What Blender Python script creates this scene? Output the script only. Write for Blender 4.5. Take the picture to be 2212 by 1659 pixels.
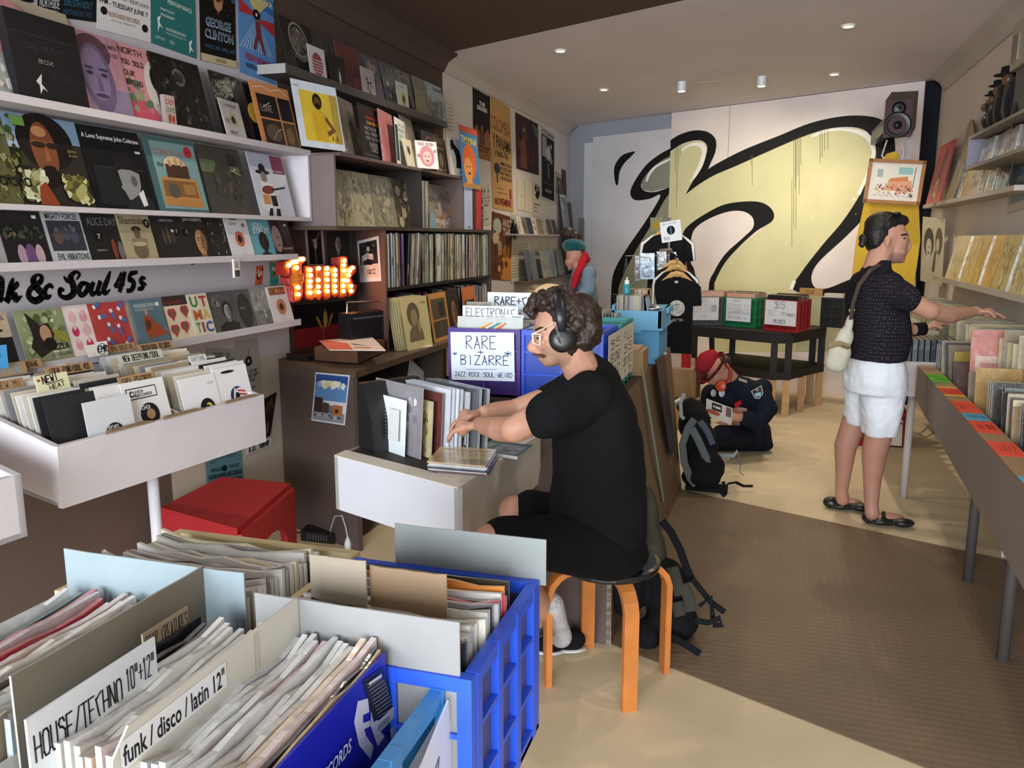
import bpy,bmesh,math,random
from mathutils import Vector,Matrix
S=bpy.context.scene
for o in list(bpy.data.objects):bpy.data.objects.remove(o)
COL=S.collection
rnd=random.Random(7)
pi=math.pi
# ---------------------------------------------------------------- camera, world, light
FPX,CX,CY,HC=1780.0,1106.0,829.5,1.6
PITCH=math.atan((CY-516.0)/FPX)
YAW=math.atan((1665-CX)/FPX*math.cos(PITCH))
cam=bpy.data.cameras.new('camera');camo=bpy.data.objects.new('camera',cam);COL.objects.link(camo)
cam.sensor_fit='HORIZONTAL';cam.sensor_width=36;cam.lens=36*FPX/2212
camo.location=(0,0,HC);camo.rotation_euler=(pi/2-PITCH,0,YAW);cam.clip_start=0.05
S.camera=camo
S.view_settings.view_transform='Standard';S.view_settings.look='None'
S.view_settings.exposure=0.38;S.view_settings.gamma=1.0;S.view_settings.use_curve_mapping=False
w=bpy.data.worlds.new('world');S.world=w;w.use_nodes=True
bg=w.node_tree.nodes['Background'];bg.inputs[0].default_value=(0.80,0.90,1.0,1);bg.inputs[1].default_value=1.4
def area(name,loc,target,sx,sy,power,col):
    l=bpy.data.lights.new(name,'AREA');l.shape='RECTANGLE';l.size=sx;l.size_y=sy;l.energy=power;l.color=col
    o=bpy.data.objects.new(name,l);COL.objects.link(o);o.location=loc
    o.rotation_euler=(Vector(target)-Vector(loc)).to_track_quat('-Z','Y').to_euler()
    return o
# daylight through the open shop front behind the photographer
area('shopfront_daylight',(-0.6,-5.2,1.95),(-0.8,4,1.15),5.2,2.8,760,(0.86,0.93,1.0))
ZC=3.03
SPOTS=[(-1.62,4.95),(0.43,6.35),(-1.62,6.5),(-1.62,8.25),(0.46,8.1),(0.45,4.4),(-1.6,2.6),(0.5,2.4)]
for i,(x,y) in enumerate(SPOTS):
    l=bpy.data.lights.new('ceiling_spot_lamp','SPOT');l.energy=(46 if y>4.5 else 26);l.color=(1.0,0.86,0.68)
    l.spot_size=math.radians(125);l.spot_blend=0.8;l.shadow_soft_size=0.04
    o=bpy.data.objects.new('ceiling_spot_lamp',l);COL.objects.link(o);o.location=(x,y,ZC-0.03)
# two surface spots that wash the mural wall
for x,y,tx,ty in [(-0.86,8.1,-0.45,9.7),(-0.15,8.05,0.35,9.2)]:
    l=bpy.data.lights.new('mural_spot_lamp','SPOT');l.energy=40;l.color=(1.0,0.90,0.72)
    l.spot_size=math.radians(95);l.spot_blend=1.0;l.shadow_soft_size=0.04
    o=bpy.data.objects.new('mural_spot_lamp',l);COL.objects.link(o);o.location=(x,y,ZC-0.12)
    o.rotation_euler=(Vector((tx,ty,1.7))-o.location).to_track_quat('-Z','Y').to_euler()
# ---------------------------------------------------------------- projecting helpers: a pixel of the photo to a point of a plane
_f=Vector((-math.sin(YAW)*math.cos(PITCH),math.cos(YAW)*math.cos(PITCH),-math.sin(PITCH)))
_r=Vector((math.cos(YAW),math.sin(YAW),0));_u=_r.cross(_f);CAM=Vector((0,0,HC))
def ray(x,y):return _f+_r*((x-CX)/FPX)-_u*((y-CY)/FPX)
def pz(x,y,z=0.0):d=ray(x,y);return CAM+d*((z-HC)/d.z)
def px(x,y,X):d=ray(x,y);return CAM+d*(X/d.x)
def py(x,y,Y):d=ray(x,y);return CAM+d*(Y/d.y)
def pd(x,y,D):return CAM+ray(x,y)*D
def pp(x,y,P,N):d=ray(x,y);N=Vector(N);return CAM+d*(N.dot(Vector(P)-CAM)/N.dot(d))
def proj(P):
    v=Vector(P)-CAM;z=v.dot(_f);return CX+FPX*v.dot(_r)/z,CY-FPX*v.dot(_u)/z
def yfor(x,X,z):
    k=(x-CX)/FPX;return (k*(X*_f.x+(z-HC)*_f.z)-X*_r.x)/(_r.y-k*_f.y)
def xfor(x,Y,z):
    k=(x-CX)/FPX;return (k*(Y*_f.y+(z-HC)*_f.z)-Y*_r.y)/(_r.x-k*_f.x)
# ---------------------------------------------------------------- materials (all procedural; the colour comes from the mesh's own colour attribute)
def lin(c):
    if isinstance(c,int) and 0<c<0x1000:c=((c>>8&15)*17<<16)|((c>>4&15)*17<<8)|(c&15)*17
    if isinstance(c,int):c=((c>>16&255)/255,(c>>8&255)/255,(c&255)/255)
    return tuple((v/12.92 if v<=0.04045 else ((v+0.055)/1.055)**2.4) for v in c[:3])
def shade(c,k):
    r,g,b=(c>>16&255),(c>>8&255),(c&255)
    q=lambda v:max(0,min(255,int(v*k)))
    return q(r)<<16|q(g)<<8|q(b)
def mixc(a,b,t):
    f=lambda s:int((a>>s&255)*(1-t)+(b>>s&255)*t)
    return f(16)<<16|f(8)<<8|f(0)
MATS={}
def mk(name,rough=0.7,spec=0.4,metal=0.0,coat=0.0,coat_rough=0.1,nscale=8.0,namt=0.08,bump=0.0,bscale=60.0,sheen=0.0,emit=0.0,sss=0.0,alpha=1.0,trans=0.0,kind='noise',bdist=0.01):
    m=bpy.data.materials.new(name);m.use_nodes=True;nt=m.node_tree;N=nt.nodes;L=nt.links
    b=N['Principled BSDF'];a=N.new('ShaderNodeAttribute');a.attribute_name='Col'
    tc=N.new('ShaderNodeTexCoord')
    nz=N.new('ShaderNodeTexNoise');nz.inputs['Scale'].default_value=nscale;nz.inputs['Detail'].default_value=5
    L.new(tc.outputs['Object'],nz.inputs['Vector'])
    mr=N.new('ShaderNodeMapRange');mr.inputs['From Min'].default_value=0.3;mr.inputs['From Max'].default_value=0.7
    mr.inputs['To Min'].default_value=1-namt;mr.inputs['To Max'].default_value=1+namt
    L.new(nz.outputs['Fac'],mr.inputs['Value'])
    vm=N.new('ShaderNodeVectorMath');vm.operation='SCALE'
    L.new(a.outputs['Color'],vm.inputs[0]);L.new(mr.outputs[0],vm.inputs['Scale']);L.new(vm.outputs[0],b.inputs['Base Color'])
    b.inputs['Roughness'].default_value=rough;b.inputs['Specular IOR Level'].default_value=spec;b.inputs['Metallic'].default_value=metal
    b.inputs['Coat Weight'].default_value=coat;b.inputs['Coat Roughness'].default_value=coat_rough
    if sheen:b.inputs['Sheen Weight'].default_value=sheen;b.inputs['Sheen Roughness'].default_value=0.5
    if sss:b.inputs['Subsurface Weight'].default_value=sss;b.inputs['Subsurface Radius'].default_value=(0.02,0.008,0.004);b.inputs['Subsurface Scale'].default_value=0.4
    if trans:b.inputs['Transmission Weight'].default_value=trans
    if alpha<1:b.inputs['Alpha'].default_value=alpha
    if emit:L.new(a.outputs['Color'],b.inputs['Emission Color']);b.inputs['Emission Strength'].default_value=emit
    if bump:
        if kind=='noise':t=N.new('ShaderNodeTexNoise');t.inputs['Scale'].default_value=bscale;t.inputs['Detail'].default_value=4;out=t.outputs['Fac']
        elif kind=='stud':
            t=N.new('ShaderNodeTexVoronoi');t.inputs['Scale'].default_value=bscale;t.inputs['Randomness'].default_value=0.0;out=t.outputs['Distance']
        elif kind=='weave':
            t=N.new('ShaderNodeTexWave');t.inputs['Scale'].default_value=bscale;t.inputs['Distortion'].default_value=1.0;out=t.outputs['Fac']
        L.new(tc.outputs['Object'],t.inputs['Vector'])
        bp=N.new('ShaderNodeBump');bp.inputs['Strength'].default_value=bump;bp.inputs['Distance'].default_value=bdist
        L.new(out,bp.inputs['Height']);L.new(bp.outputs[0],b.inputs['Normal'])
        if coat:L.new(bp.outputs[0],b.inputs['Coat Normal'])
    MATS[name]=m;return m
mk('paint',0.65,0.35,nscale=3,namt=0.05,bump=0.05,bscale=25)
mk('plaster',0.85,0.25,nscale=1.5,namt=0.05,bump=0.12,bscale=18)
mk('concrete',0.55,0.35,nscale=2.2,namt=0.10,bump=0.08,bscale=12)
mk('rubber',0.5,0.4,nscale=2.0,namt=0.12,bump=0.35,bscale=28,kind='stud',bdist=0.004)
mk('checker',0.42,0.5,nscale=3.0,namt=0.12,bump=0.6,bscale=30,kind='stud',bdist=0.006)
mk('card',0.55,0.35,nscale=10,namt=0.04)
mk('glossy_card',0.35,0.5,nscale=14,namt=0.10)
mk('sleeve',0.4,0.5,coat=1.0,coat_rough=0.12,nscale=9,namt=0.14,bump=0.35,bscale=16,bdist=0.012)
mk('foil',0.30,0.6,metal=0.5,nscale=30,namt=0.3,bump=0.6,bscale=55,bdist=0.008)
mk('paper',0.8,0.2,nscale=6,namt=0.03,bump=0.15,bscale=9)
mk('plastic',0.38,0.5,nscale=6,namt=0.06,bump=0.03,bscale=40)
mk('black_gloss',0.22,0.5,nscale=6,namt=0.05)
mk('metal',0.3,0.5,metal=1.0,nscale=20,namt=0.08)
mk('fabric',0.9,0.15,nscale=5,namt=0.10,bump=0.25,bscale=14,bdist=0.02)
mk('knit',0.95,0.1,nscale=30,namt=0.2,bump=0.8,bscale=90,sheen=0.4)
mk('skin',0.5,0.35,nscale=12,namt=0.07,bump=0.08,bscale=120,sss=0.08,bdist=0.002)
mk('hair',0.45,0.4,nscale=50,namt=0.35,bump=0.7,bscale=110,bdist=0.006)
mk('wood',0.5,0.4,nscale=9,namt=0.16,bump=0.05,bscale=20)
mk('bulb',0.4,emit=6.0,namt=0.0)
mk('glow',0.4,emit=25.0,namt=0.0)
mk('led',0.3,0.5,coat=0.5,nscale=60,namt=0.35,bump=0.4,bscale=150)
mk('glass',0.05,0.5,trans=1.0,namt=0.0)
mk('clear_film',0.12,0.6,alpha=0.22,namt=0.0,bump=0.4,bscale=14)
# ---------------------------------------------------------------- mesh builder
def V(*a):return Vector(a if len(a)>1 else a[0])
class MB:
    def __init__(s):s.v=[];s.f=[];s.c=[];s.m=[];s.cur=0
    def quad(s,pts,col):
        i=len(s.v);s.v+=[V(p) for p in pts];s.f.append(tuple(range(i,i+len(pts))));s.c.append(col);s.m.append(s.cur);return s
    def pbox(s,o,a,b,c,col,cols=None):      # parallelepiped from a corner and three edges; cols: -c,+c,-b,+b,-a,+a
        o,a,b,c=V(o),V(a),V(b),V(c)
        if a.cross(b).dot(c)<0:o=o+a;a=-a
        i=len(s.v);s.v+=[o,o+a,o+a+b,o+b,o+c,o+a+c,o+a+b+c,o+b+c]
        F=[(0,3,2,1),(4,5,6,7),(0,1,5,4),(2,3,7,6),(3,0,4,7),(1,2,6,5)]
        for k,f in enumerate(F):
            s.f.append(tuple(i+q for q in f));s.c.append(cols[k]if cols and cols[k]is not None else col);s.m.append(s.cur)
        return s
    def box(s,lo,hi,col,cols=None):
        lo,hi=V(lo),V(hi);return s.pbox(lo,(hi.x-lo.x,0,0),(0,hi.y-lo.y,0),(0,0,hi.z-lo.z),col,cols)
    def cbox(s,c,sz,col,R=None):
        R=R or Matrix.Identity(3);a,b,d=R@V(sz[0],0,0),R@V(0,sz[1],0),R@V(0,0,sz[2])
        return s.pbox(V(c)-(a+b+d)/2,a,b,d,col)
    def prism(s,pts,vec,col,side=None):
        pts=[V(p) for p in pts];vec=V(vec);n=len(pts)
        nn=Vector((0,0,0))
        for k in range(n):nn+=pts[k].cross(pts[(k+1)%n])
        if nn.dot(vec)<0:pts=pts[::-1]
        i=len(s.v);s.v+=pts+[p+vec for p in pts]
        s.f.append(tuple(i+k for k in reversed(range(n))));s.c.append(col);s.m.append(s.cur)
        s.f.append(tuple(i+n+k for k in range(n)));s.c.append(col);s.m.append(s.cur)
        for k in range(n):
            j=(k+1)%n;s.f.append((i+k,i+j,i+n+j,i+n+k));s.c.append(side or col);s.m.append(s.cur)
        return s
    def tube(s,pts,r,n,col,cap=True,flat=1.0,up=None):
        pts=[V(p) for p in pts];R=r if isinstance(r,(list,tuple)) else [r]*len(pts)
        base=len(s.v);prev=None
        for k,p in enumerate(pts):
            d=(pts[min(k+1,len(pts)-1)]-pts[max(k-1,0)]).normalized()
            if prev is None:
                q=V(up) if up else (V(0,0,1) if abs(d.z)<0.9 else V(1,0,0))
                a=d.cross(q).normalized()
            else:a=(prev-d*prev.dot(d)).normalized()
            prev=a;b=d.cross(a)
            for j in range(n):
                t=2*pi*j/n+(pi/n if n==4 else 0);s.v.append(p+a*(math.cos(t)*R[k])+b*(math.sin(t)*R[k]*flat))
        for k in range(len(pts)-1):
            for j in range(n):
                q=(j+1)%n;s.f.append((base+k*n+j,base+k*n+q,base+(k+1)*n+q,base+(k+1)*n+j));s.c.append(col);s.m.append(s.cur)
        if cap:
            s.f.append(tuple(base+j for j in reversed(range(n))));s.c.append(col);s.m.append(s.cur)
            s.f.append(tuple(base+(len(pts)-1)*n+j for j in range(n)));s.c.append(col);s.m.append(s.cur)
        return s
    def lathe(s,c,prof,n,col,axis=(0,0,1),cap=True):      # prof: (radius, height) pairs
        ax=V(axis).normalized();q=V(0,0,1) if abs(ax.z)<0.9 else V(1,0,0);a=ax.cross(q).normalized();b=ax.cross(a)
        base=len(s.v);c=V(c);cols=col if isinstance(col,(list,tuple)) else [col]*len(prof)
        for r,h in prof:
            for j in range(n):
                t=2*pi*j/n;s.v.append(c+ax*h+(a*math.cos(t)+b*math.sin(t))*r)
        for k in range(len(prof)-1):
            for j in range(n):
                q2=(j+1)%n;s.f.append((base+k*n+j,base+k*n+q2,base+(k+1)*n+q2,base+(k+1)*n+j));s.c.append(cols[k]);s.m.append(s.cur)
        if cap:
            s.f.append(tuple(base+j for j in reversed(range(n))));s.c.append(cols[0]);s.m.append(s.cur)
            s.f.append(tuple(base+(len(prof)-1)*n+j for j in range(n)));s.c.append(cols[-1]);s.m.append(s.cur)
        return s
    def ball(s,c,r,col,n=10,m=7,R=None):
        r=(r,r,r) if isinstance(r,(int,float)) else r;base=len(s.v);c=V(c)
        for k in range(m+1):
            th=pi*k/m
            for j in range(n):
                p=V(math.sin(th)*math.cos(2*pi*j/n)*r[0],math.sin(th)*math.sin(2*pi*j/n)*r[1],math.cos(th)*r[2])
                s.v.append(c+(R@p if R else p))
        for k in range(m):
            for j in range(n):
                q=(j+1)%n;s.f.append((base+k*n+j,base+(k+1)*n+j,base+(k+1)*n+q,base+k*n+q));s.c.append(col);s.m.append(s.cur)
        return s
    def data(s,name,org=(0,0,0),smooth=False):
        o=V(org);me=bpy.data.meshes.new(name);me.from_pydata([tuple(p-o) for p in s.v],[],s.f)
        at=me.color_attributes.new('Col','FLOAT_COLOR','CORNER');arr=[]
        cache={}
        for f,c in zip(s.f,s.c):
            if c not in cache:cache[c]=(*lin(c),1.0)
            arr+=list(cache[c])*len(f)
        at.data.foreach_set('color',arr)
        if any(s.m):me.polygons.foreach_set('material_index',s.m)
        if smooth:me.polygons.foreach_set('use_smooth',[True]*len(s.f))
        me.update();return me
    def build(s,name,mat='paint',parent=None,smooth=False,org=None):
        if parent is not None:o0=WL[parent.name]
        elif org is not None:o0=V(org)
        else:
            xs=[p.x for p in s.v];ys=[p.y for p in s.v];zs=[p.z for p in s.v]
            o0=V((min(xs)+max(xs))/2,(min(ys)+max(ys))/2,min(zs))
        me=s.data(name,o0,smooth);ob=bpy.data.objects.new(name,me);COL.objects.link(ob)
        for mm in (mat if isinstance(mat,(list,tuple)) else [mat]):me.materials.append(MATS[mm])
        if parent is not None:ob.parent=parent
        else:ob.location=o0
        WL[ob.name]=o0;return ob
WL={}
def thing(name,label,cat,loc,group=None):
    o=bpy.data.objects.new(name,None);COL.objects.link(o);o.location=loc;WL[o.name]=V(loc);o.empty_display_size=0.05
    return tag(o,label,cat,group)
def tag(o,label,cat,group=None):
    o['label']=label;o['category']=cat
    if group:o['group']=group
    return o
def struct(o):o['kind']='structure';return o
def lab(o,l):o['label']=l;return o
# ---------------------------------------------------------------- printing on surfaces
_tc={}
def text_polys(txt,bold=0.0,shear=0.0):
    k=(txt,bold,shear)
    if k in _tc:return _tc[k]
    cu=bpy.data.curves.new('t','FONT');cu.body=txt;cu.size=1.0;cu.shear=shear;cu.offset=bold;cu.resolution_u=2;cu.fill_mode='FRONT' if False else 'BOTH'
    ob=bpy.data.objects.new('t',cu);COL.objects.link(ob);dg=bpy.context.evaluated_depsgraph_get()
    me=bpy.data.meshes.new_from_object(ob.evaluated_get(dg));v=[(q.co.x,q.co.y) for q in me.vertices];f=[tuple(p.vertices) for p in me.polygons]
    bpy.data.objects.remove(ob);bpy.data.curves.remove(cu);bpy.data.meshes.remove(me)
    if v:
        x0=min(p[0]for p in v);x1=max(p[0]for p in v);y0=min(p[1]for p in v);y1=max(p[1]for p in v)
        v=[(p[0]-x0,p[1]-y0) for p in v];r=(v,f,x1-x0,y1-y0)
    else:r=([],[],1,1)
    _tc[k]=r;return r
# a one-stroke marker hand, letters on a 4 x 6 grid
HAND={'A':'0024 2640,1232','B':'0006 36453403,0333423000','C':'46150512 2040','D':'000636454230 00','E':'46060040,0333','F':'000646,0333','G':'4615 051130414323','H':'0006,4046,0343','I':'2026',
 'J':'1646,36 3120 1001','K':'0006,460340','L':'060040','M':'000623 4640','N':'00064046','O':'16050110304145361 6','P':'0006364 53303','Q':'1605011030414536 16,2240','R':'0006364534 03 40',
 'S':'45361605142443 413010 01','T':'0646,2620','U':'060110 304146','V':'062046','W':'061023 3046','X':'0046,0640','Y':'062346,2320','Z':'06460040','+':'2125,0343','-':'0333','/':'0046','*':'2125,0442,0244',
 '0':'16050110304145361 6','1':'152620','2':'0516364500 40','3':'06362330 41 302001','4':'36 0242,3530','5':'460604 3443413001','6':'36 1403011030 41 331303','7':'064620','8':'13040516364544331302 01103041 4233','9':'43330 4 0516364640','$':'45361605142443413010 01,2026','.':'2021','!':'2622,2120','"':'1614,3634','&':'4005 16263522 02011020 43','·':'2324',':':'2425,2122','x':'0044,0440',"'":'2624'}
class Sheet:
    """A flat print area: origin (lower left), unit vectors u, v, size w x h; draws in 0..1 coordinates."""
    def __init__(s,mb,o,u,v,w,h,off=0.0006):
        s.mb=mb;s.o=V(o);s.u=V(u).normalized();s.v=V(v).normalized();s.w=w;s.h=h;s.n=s.u.cross(s.v).normalized();s.k=off
    def P(s,x,y):return s.o+s.u*(x*s.w)+s.v*(y*s.h)+s.n*s.k
    def step(s):s.k+=0.00022
    def poly(s,pts,col):s.mb.quad([s.P(x,y) for x,y in pts],col);s.step();return s
    def rect(s,x0,y0,x1,y1,col):return s.poly([(x0,y0),(x1,y0),(x1,y1),(x0,y1)],col)
    def ell(s,cx,cy,rx,ry,col,n=20,a=0.0):
        ca,sa=math.cos(a),math.sin(a)
        return s.poly([(cx+rx*math.cos(2*pi*k/n)*ca-ry*math.sin(2*pi*k/n)*sa,cy+rx*math.cos(2*pi*k/n)*sa+ry*math.sin(2*pi*k/n)*ca) for k in range(n)],col)
    def ring(s,cx,cy,r,t,col,n=24,asp=1.0):
        for k in range(n):
            a,b=2*pi*k/n,2*pi*(k+1)/n
            s.mb.quad([s.P(cx+q*math.cos(c),cy+q*math.sin(c)*asp) for q,c in ((r,a),(r,b),(r-t,b),(r-t,a))][::-1],col)
        s.step();return s
    def line(s,pts,t,col):      # t in fraction of width
        for a,b in zip(pts,pts[1:]):
            A=V(a[0]*s.w,a[1]*s.h,0);B=V(b[0]*s.w,b[1]*s.h,0);d=(B-A)
            if d.length<1e-9:continue
            d=d.normalized()*t*s.w*0.5;q=V(-d.y,d.x,0);c=[A-d-q,B+d-q,B+d+q,A-d+q]
            s.mb.quad([s.o+s.u*p.x+s.v*p.y+s.n*s.k for p in c],col)
        s.step();return s
    def text(s,t,x,y,wd,ht,col,bold=0.0,shear=0.0,rot=0.0):
        v,f,W,H=text_polys(t,bold,shear)
        if not v:return s
        i=len(s.mb.v);sx=wd/W;sy=ht/H
        for p in v:s.mb.v.append(s.P(x+p[0]*sx,y+p[1]*sy+rot*p[0]*sx))
        for q in f:s.mb.f.append(tuple(i+k for k in q));s.mb.c.append(col);s.mb.m.append(s.mb.cur)
        s.step();return s
    def hand(s,t,x,y,wd,ht,col,th=0.012,rot=0.0):
        n=len(t);cw=wd/max(n,1)
        for k,ch in enumerate(t):
            g=HAND.get(ch) or HAND.get(ch.upper())
            if not g:continue
            for st in g.split(','):
                st=st.replace(' ','');
                pts=[(x+cw*(k+0.72*(int(st[i])+0.0)/4+0.08),y+ht*int(st[i+1])/6+rot*cw*k) for i in range(0,len(st)-1,2)]
                s.line(pts,th,col);s.k-=0.00022
        s.step();return s
    def noise(s,seed,n,cols,r0=0.03,r1=0.12,box=(0,0,1,1)):
        R=random.Random(seed);bw,bh=box[2]-box[0],box[3]-box[1]
        for k in range(n):
            r=R.uniform(r0,r1);a=s.h/s.w
            cx=box[0]+r+R.random()*max(bw-2*r,0.01);cy=box[1]+r+R.random()*max(bh-2*r,0.01);m=R.randint(4,7);ph=R.random()*6
            s.mb.quad([s.P(min(max(cx+r*R.uniform(.5,1)*math.cos(ph+2*pi*j/m),box[0]),box[2]),min(max(cy+r*R.uniform(.5,1)*math.sin(ph+2*pi*j/m),box[1]),box[3])) for j in range(m)],R.choice(cols))
            s.k+=0.00004
        return s
    def bust(s,cx,cy,r,skin,hair,cloth,hairk=1.15,beard=None,base=0.0,turn=0.0):
        """a plain generic portrait: shoulders, neck, hair, face; r = half face height"""
        sk2=shade(skin,.72)
        s.poly([(max(cx-2.2*r,0.01),base+0.01),(min(cx+2.2*r,.99),base+0.01),(min(cx+2*r,.99),cy-1.75*r),(cx+.6*r,cy-1.2*r),(cx-.6*r,cy-1.2*r),(max(cx-2*r,.01),cy-1.75*r)],cloth)
        s.ell(cx,cy+.15*r,.85*r*hairk,1.0*r*hairk,hair,18)
        s.poly([(cx-.35*r,cy-1.4*r),(cx+.35*r,cy-1.4*r),(cx+.35*r,cy-.5*r),(cx-.35*r,cy-.5*r)],sk2)
        s.ell(cx+turn*r*.15,cy-.08*r,.66*r,.92*r,skin,18)
        s.ell(cx+.3*r+turn*r*.2,cy-.1*r,.30*r,.75*r,sk2,12)
        if beard is not None:s.ell(cx+turn*r*.2,cy-.62*r,.52*r,.42*r,beard,12)
        for q in (-1,1):
            s.ell(cx+q*.27*r+turn*.25*r,cy+.05*r,.11*r,.05*r,0x16100e,6)
            s.rect(cx+q*.27*r-.14*r+turn*.25*r,cy+.2*r,cx+q*.27*r+.14*r+turn*.25*r,cy+.26*r,shade(hair,.9))
        s.poly([(cx-.07*r+turn*.3*r,cy-.3*r),(cx+.1*r+turn*.3*r,cy-.3*r),(cx+.03*r+turn*.3*r,cy+.1*r)],sk2)
        s.ell(cx+turn*.25*r,cy-.5*r,.2*r,.06*r,shade(skin,.55),8)
        return s
def solve_yaw(o,w,pxr,z,a0,a1):
    """direction in the ground plane between two angles so that a width w starting at o ends at photo column pxr"""
    best=None
    for k in range(61):
        a=a0+(a1-a0)*k/60;e=V(o)+V(math.cos(a),math.sin(a),0)*w;d=abs(proj(e)[0]-pxr)
        if best is None or d<best[0]:best=(d,a)
    return best[1]
ART={}
def art(fn):ART[fn.__name__]=fn;return fn
def cover(label,x0,x1,X,z,draw,w=.315,h=.315,lean=13,bg=0x888888,t=.004,name='record_sleeve',cat='record',group=None,mat='card',fit=False,side=1,edge=None,dy=0.0):
    """a sleeve whose lower left corner is seen at photo column x0 and stands at X, z; with fit it turns so its lower right corner is seen at x1"""
    y0=yfor(x0,X,z);o=V(X,y0+dy,z)
    if side>0:ang=pi/2
    else:ang=-pi/2
    if fit and x1:ang=solve_yaw(o,w,x1,z,ang-1.2,ang+.25)
    elif x1 and w is None:w=abs(yfor(x1,X,z)-y0)
    u=V(math.cos(ang),math.sin(ang),0);n=V(u.y,-u.x,0)          # faces the shop
    L=math.radians(lean);v=V(0,0,1)*math.cos(L)-n*math.sin(L)
    nn=u.cross(v).normalized()
    mb=MB();mb.pbox(o-nn*t,u*w,v*h,nn*t,bg,cols=[edge or shade(bg,.8)]+[bg]+[edge or shade(bg,.8)]*4)
    sh=Sheet(mb,o,u,v,w,h)
    if draw:draw(sh)
    ob=mb.build(name,mat);tag(ob,label,cat,group);return ob
def poster(label,P,draw,bg=0xeeeeee,name='poster',cat='poster',mat='paper',group=None,parent=None,t=.0012):
    """P: lower left, lower right, upper left corner points"""
    o,b,c=[V(p) for p in P];u=(b-o);v=(c-o);mb=MB();n=u.cross(v).normalized()
    mb.pbox(o,u,v,n*t,bg);sh=Sheet(mb,o+n*t,u,v,u.length,v.length)
    sh.v=v.normalized();sh.u=u.normalized();sh.n=n
    if draw:draw(sh)
    if parent is not None:return mb.build(name,mat,parent)
    ob=mb.build(name,mat);tag(ob,label,cat,group);return ob
# ================================================================ THE SETTING
XL,XR,YF=-2.55,1.42,-2.6
N_B=V(.47,.88,0).normalized();U_B=V(N_B.y,-N_B.x,0)         # back wall: normal away from the room, direction to the right
P_B=V(.83,8.9,0)                                               # plane of the mural boards
def pb(x,y,off=0.0):return pp(x,y,P_B+N_B*off,N_B)
def yb(X,off=0.0):return (N_B.dot(P_B)+off-N_B.x*X)/N_B.y
CREAM,BROWN,CEILB,WHITE,LAV=0xd8c6a4,0x54463e,0x57483e,0xd6d0cc,0xcfc9cf
YW=4.02;YB2=6.38
mb=MB();mb.prism([(XL-.1,YF,0),(XR+.1,YF,0),(XR+.1,yb(XR,.2),0),(XL-.1,yb(XL,.2),0)],(0,0,-.1),CREAM);struct(mb.build('floor','concrete'))
yc=lambda x:5.41-.4818*(x+.572)
mb=MB();mb.prism([(XL,YF,ZC),(XR,YF,ZC),(XR,yc(XR),ZC),(XL,yc(XL),ZC)],(0,0,.08),CEILB);struct(mb.build('ceiling','plaster'))
mb=MB();mb.prism([(XL,yc(XL),ZC),(XR,yc(XR),ZC),(XR,yb(XR,.1),ZC),(XL,yb(XL,.1),ZC)],(0,0,.08),0xdcd6dc);struct(mb.build('ceiling','plaster'))
mb=MB();T=.12
for y0,y1,z0,z1,c in [(YF,3.0,0,.98,0x6a5a52),(3.0,YW,0,.98,0xc9c0b2),(YF,YW,.98,ZC,LAV),(YW,YB2,0,ZC,BROWN),(YB2,yb(XL,.1),0,ZC,0xd6cfca)]:
    mb.box((XL-T,y0,z0),(XL,y1,z1),c)
struct(mb.build('wall_left','plaster'))
mb=MB();mb.box((XR,YF,0),(XR+T,yb(XR,.1),ZC),0xdacfc2);struct(mb.build('wall_right','plaster'))
mb=MB();o=V(XL-.1,yb(XL-.1,.08),0);L=(V(XR+.1,yb(XR+.1,.08),0)-o).length
k=L-.1/U_B.x-.235
mb.pbox(o,U_B*k,N_B*.1,(0,0,ZC),0xa6a9b2);mb.pbox(o+U_B*k,U_B*(L-k),N_B*.1,(0,0,ZC),0x1b1f27);struct(mb.build('wall_back','plaster'))
def cornice(x,s,y0,y1,col,name):
    prof=[(0,0),(0,-.13),(.018,-.13),(.03,-.105),(.055,-.06),(.105,-.03),(.13,-.018),(.13,0)]
    m=MB();m.prism([(x+s*a,y0,ZC+b) for a,b in prof],(0,y1-y0,0),col);struct(m.build(name,'plaster',smooth=False))
cornice(XL,1,YF,YB2,BROWN,'trim_1');cornice(XL,1,YB2,yb(XL)-.05,0xc4bcb6,'trim_2');cornice(XR,-1,YF,yb(XR)-.1,0xbfb5ac,'trim_3')
# mural boards in front of the back wall, painted; each board is a part of the wall dressing
def M_(x,y):return 1240+x/2.836,160+y/2.836
def mural(mb,pts,col,lay,off=0.0):
    q=[pb(*M_(*p),off)-N_B*(.0015+.0007*lay) for p in pts];mb.quad(q,col)
def smooth_poly(pts,n=5):
    out=[];m=len(pts)
    for i in range(m):
        p0,p1,p2,p3=[V(*pts[(i+k-1)%m],0) for k in range(4)]
        if (p1-p2).length<1e-6:continue
        for k in range(n):
            t=k/n;q=0.5*((2*p1)+(p2-p0)*t+(2*p0-5*p1+4*p2-p3)*t*t+(3*p1-p0-3*p2+p3)*t**3)
            if not out or abs(out[-1][0]-q.x)+abs(out[-1][1]-q.y)>.5:out.append((q.x,q.y))
    return out
def fill(mb,pts,col,lay,off=0.0,sm=True):      # triangulated fill of a concave outline
    P=smooth_poly(pts) if sm else pts
    tr=__import__('mathutils').geometry.tessellate_polygon([[V(a,b,0) for a,b in P]])
    base=len(mb.v);mb.v+=[pb(*M_(*p),off)-N_B*(.0015+.0007*lay) for p in P]
    for t in tr:mb.f.append(tuple(base+k for k in t));mb.c.append(col);mb.m.append(mb.cur)
PINK,OLIVE,YEL,INK=0xe9ddd6,0xa5a17c,0xd5cfa0,0x100f0e
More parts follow.
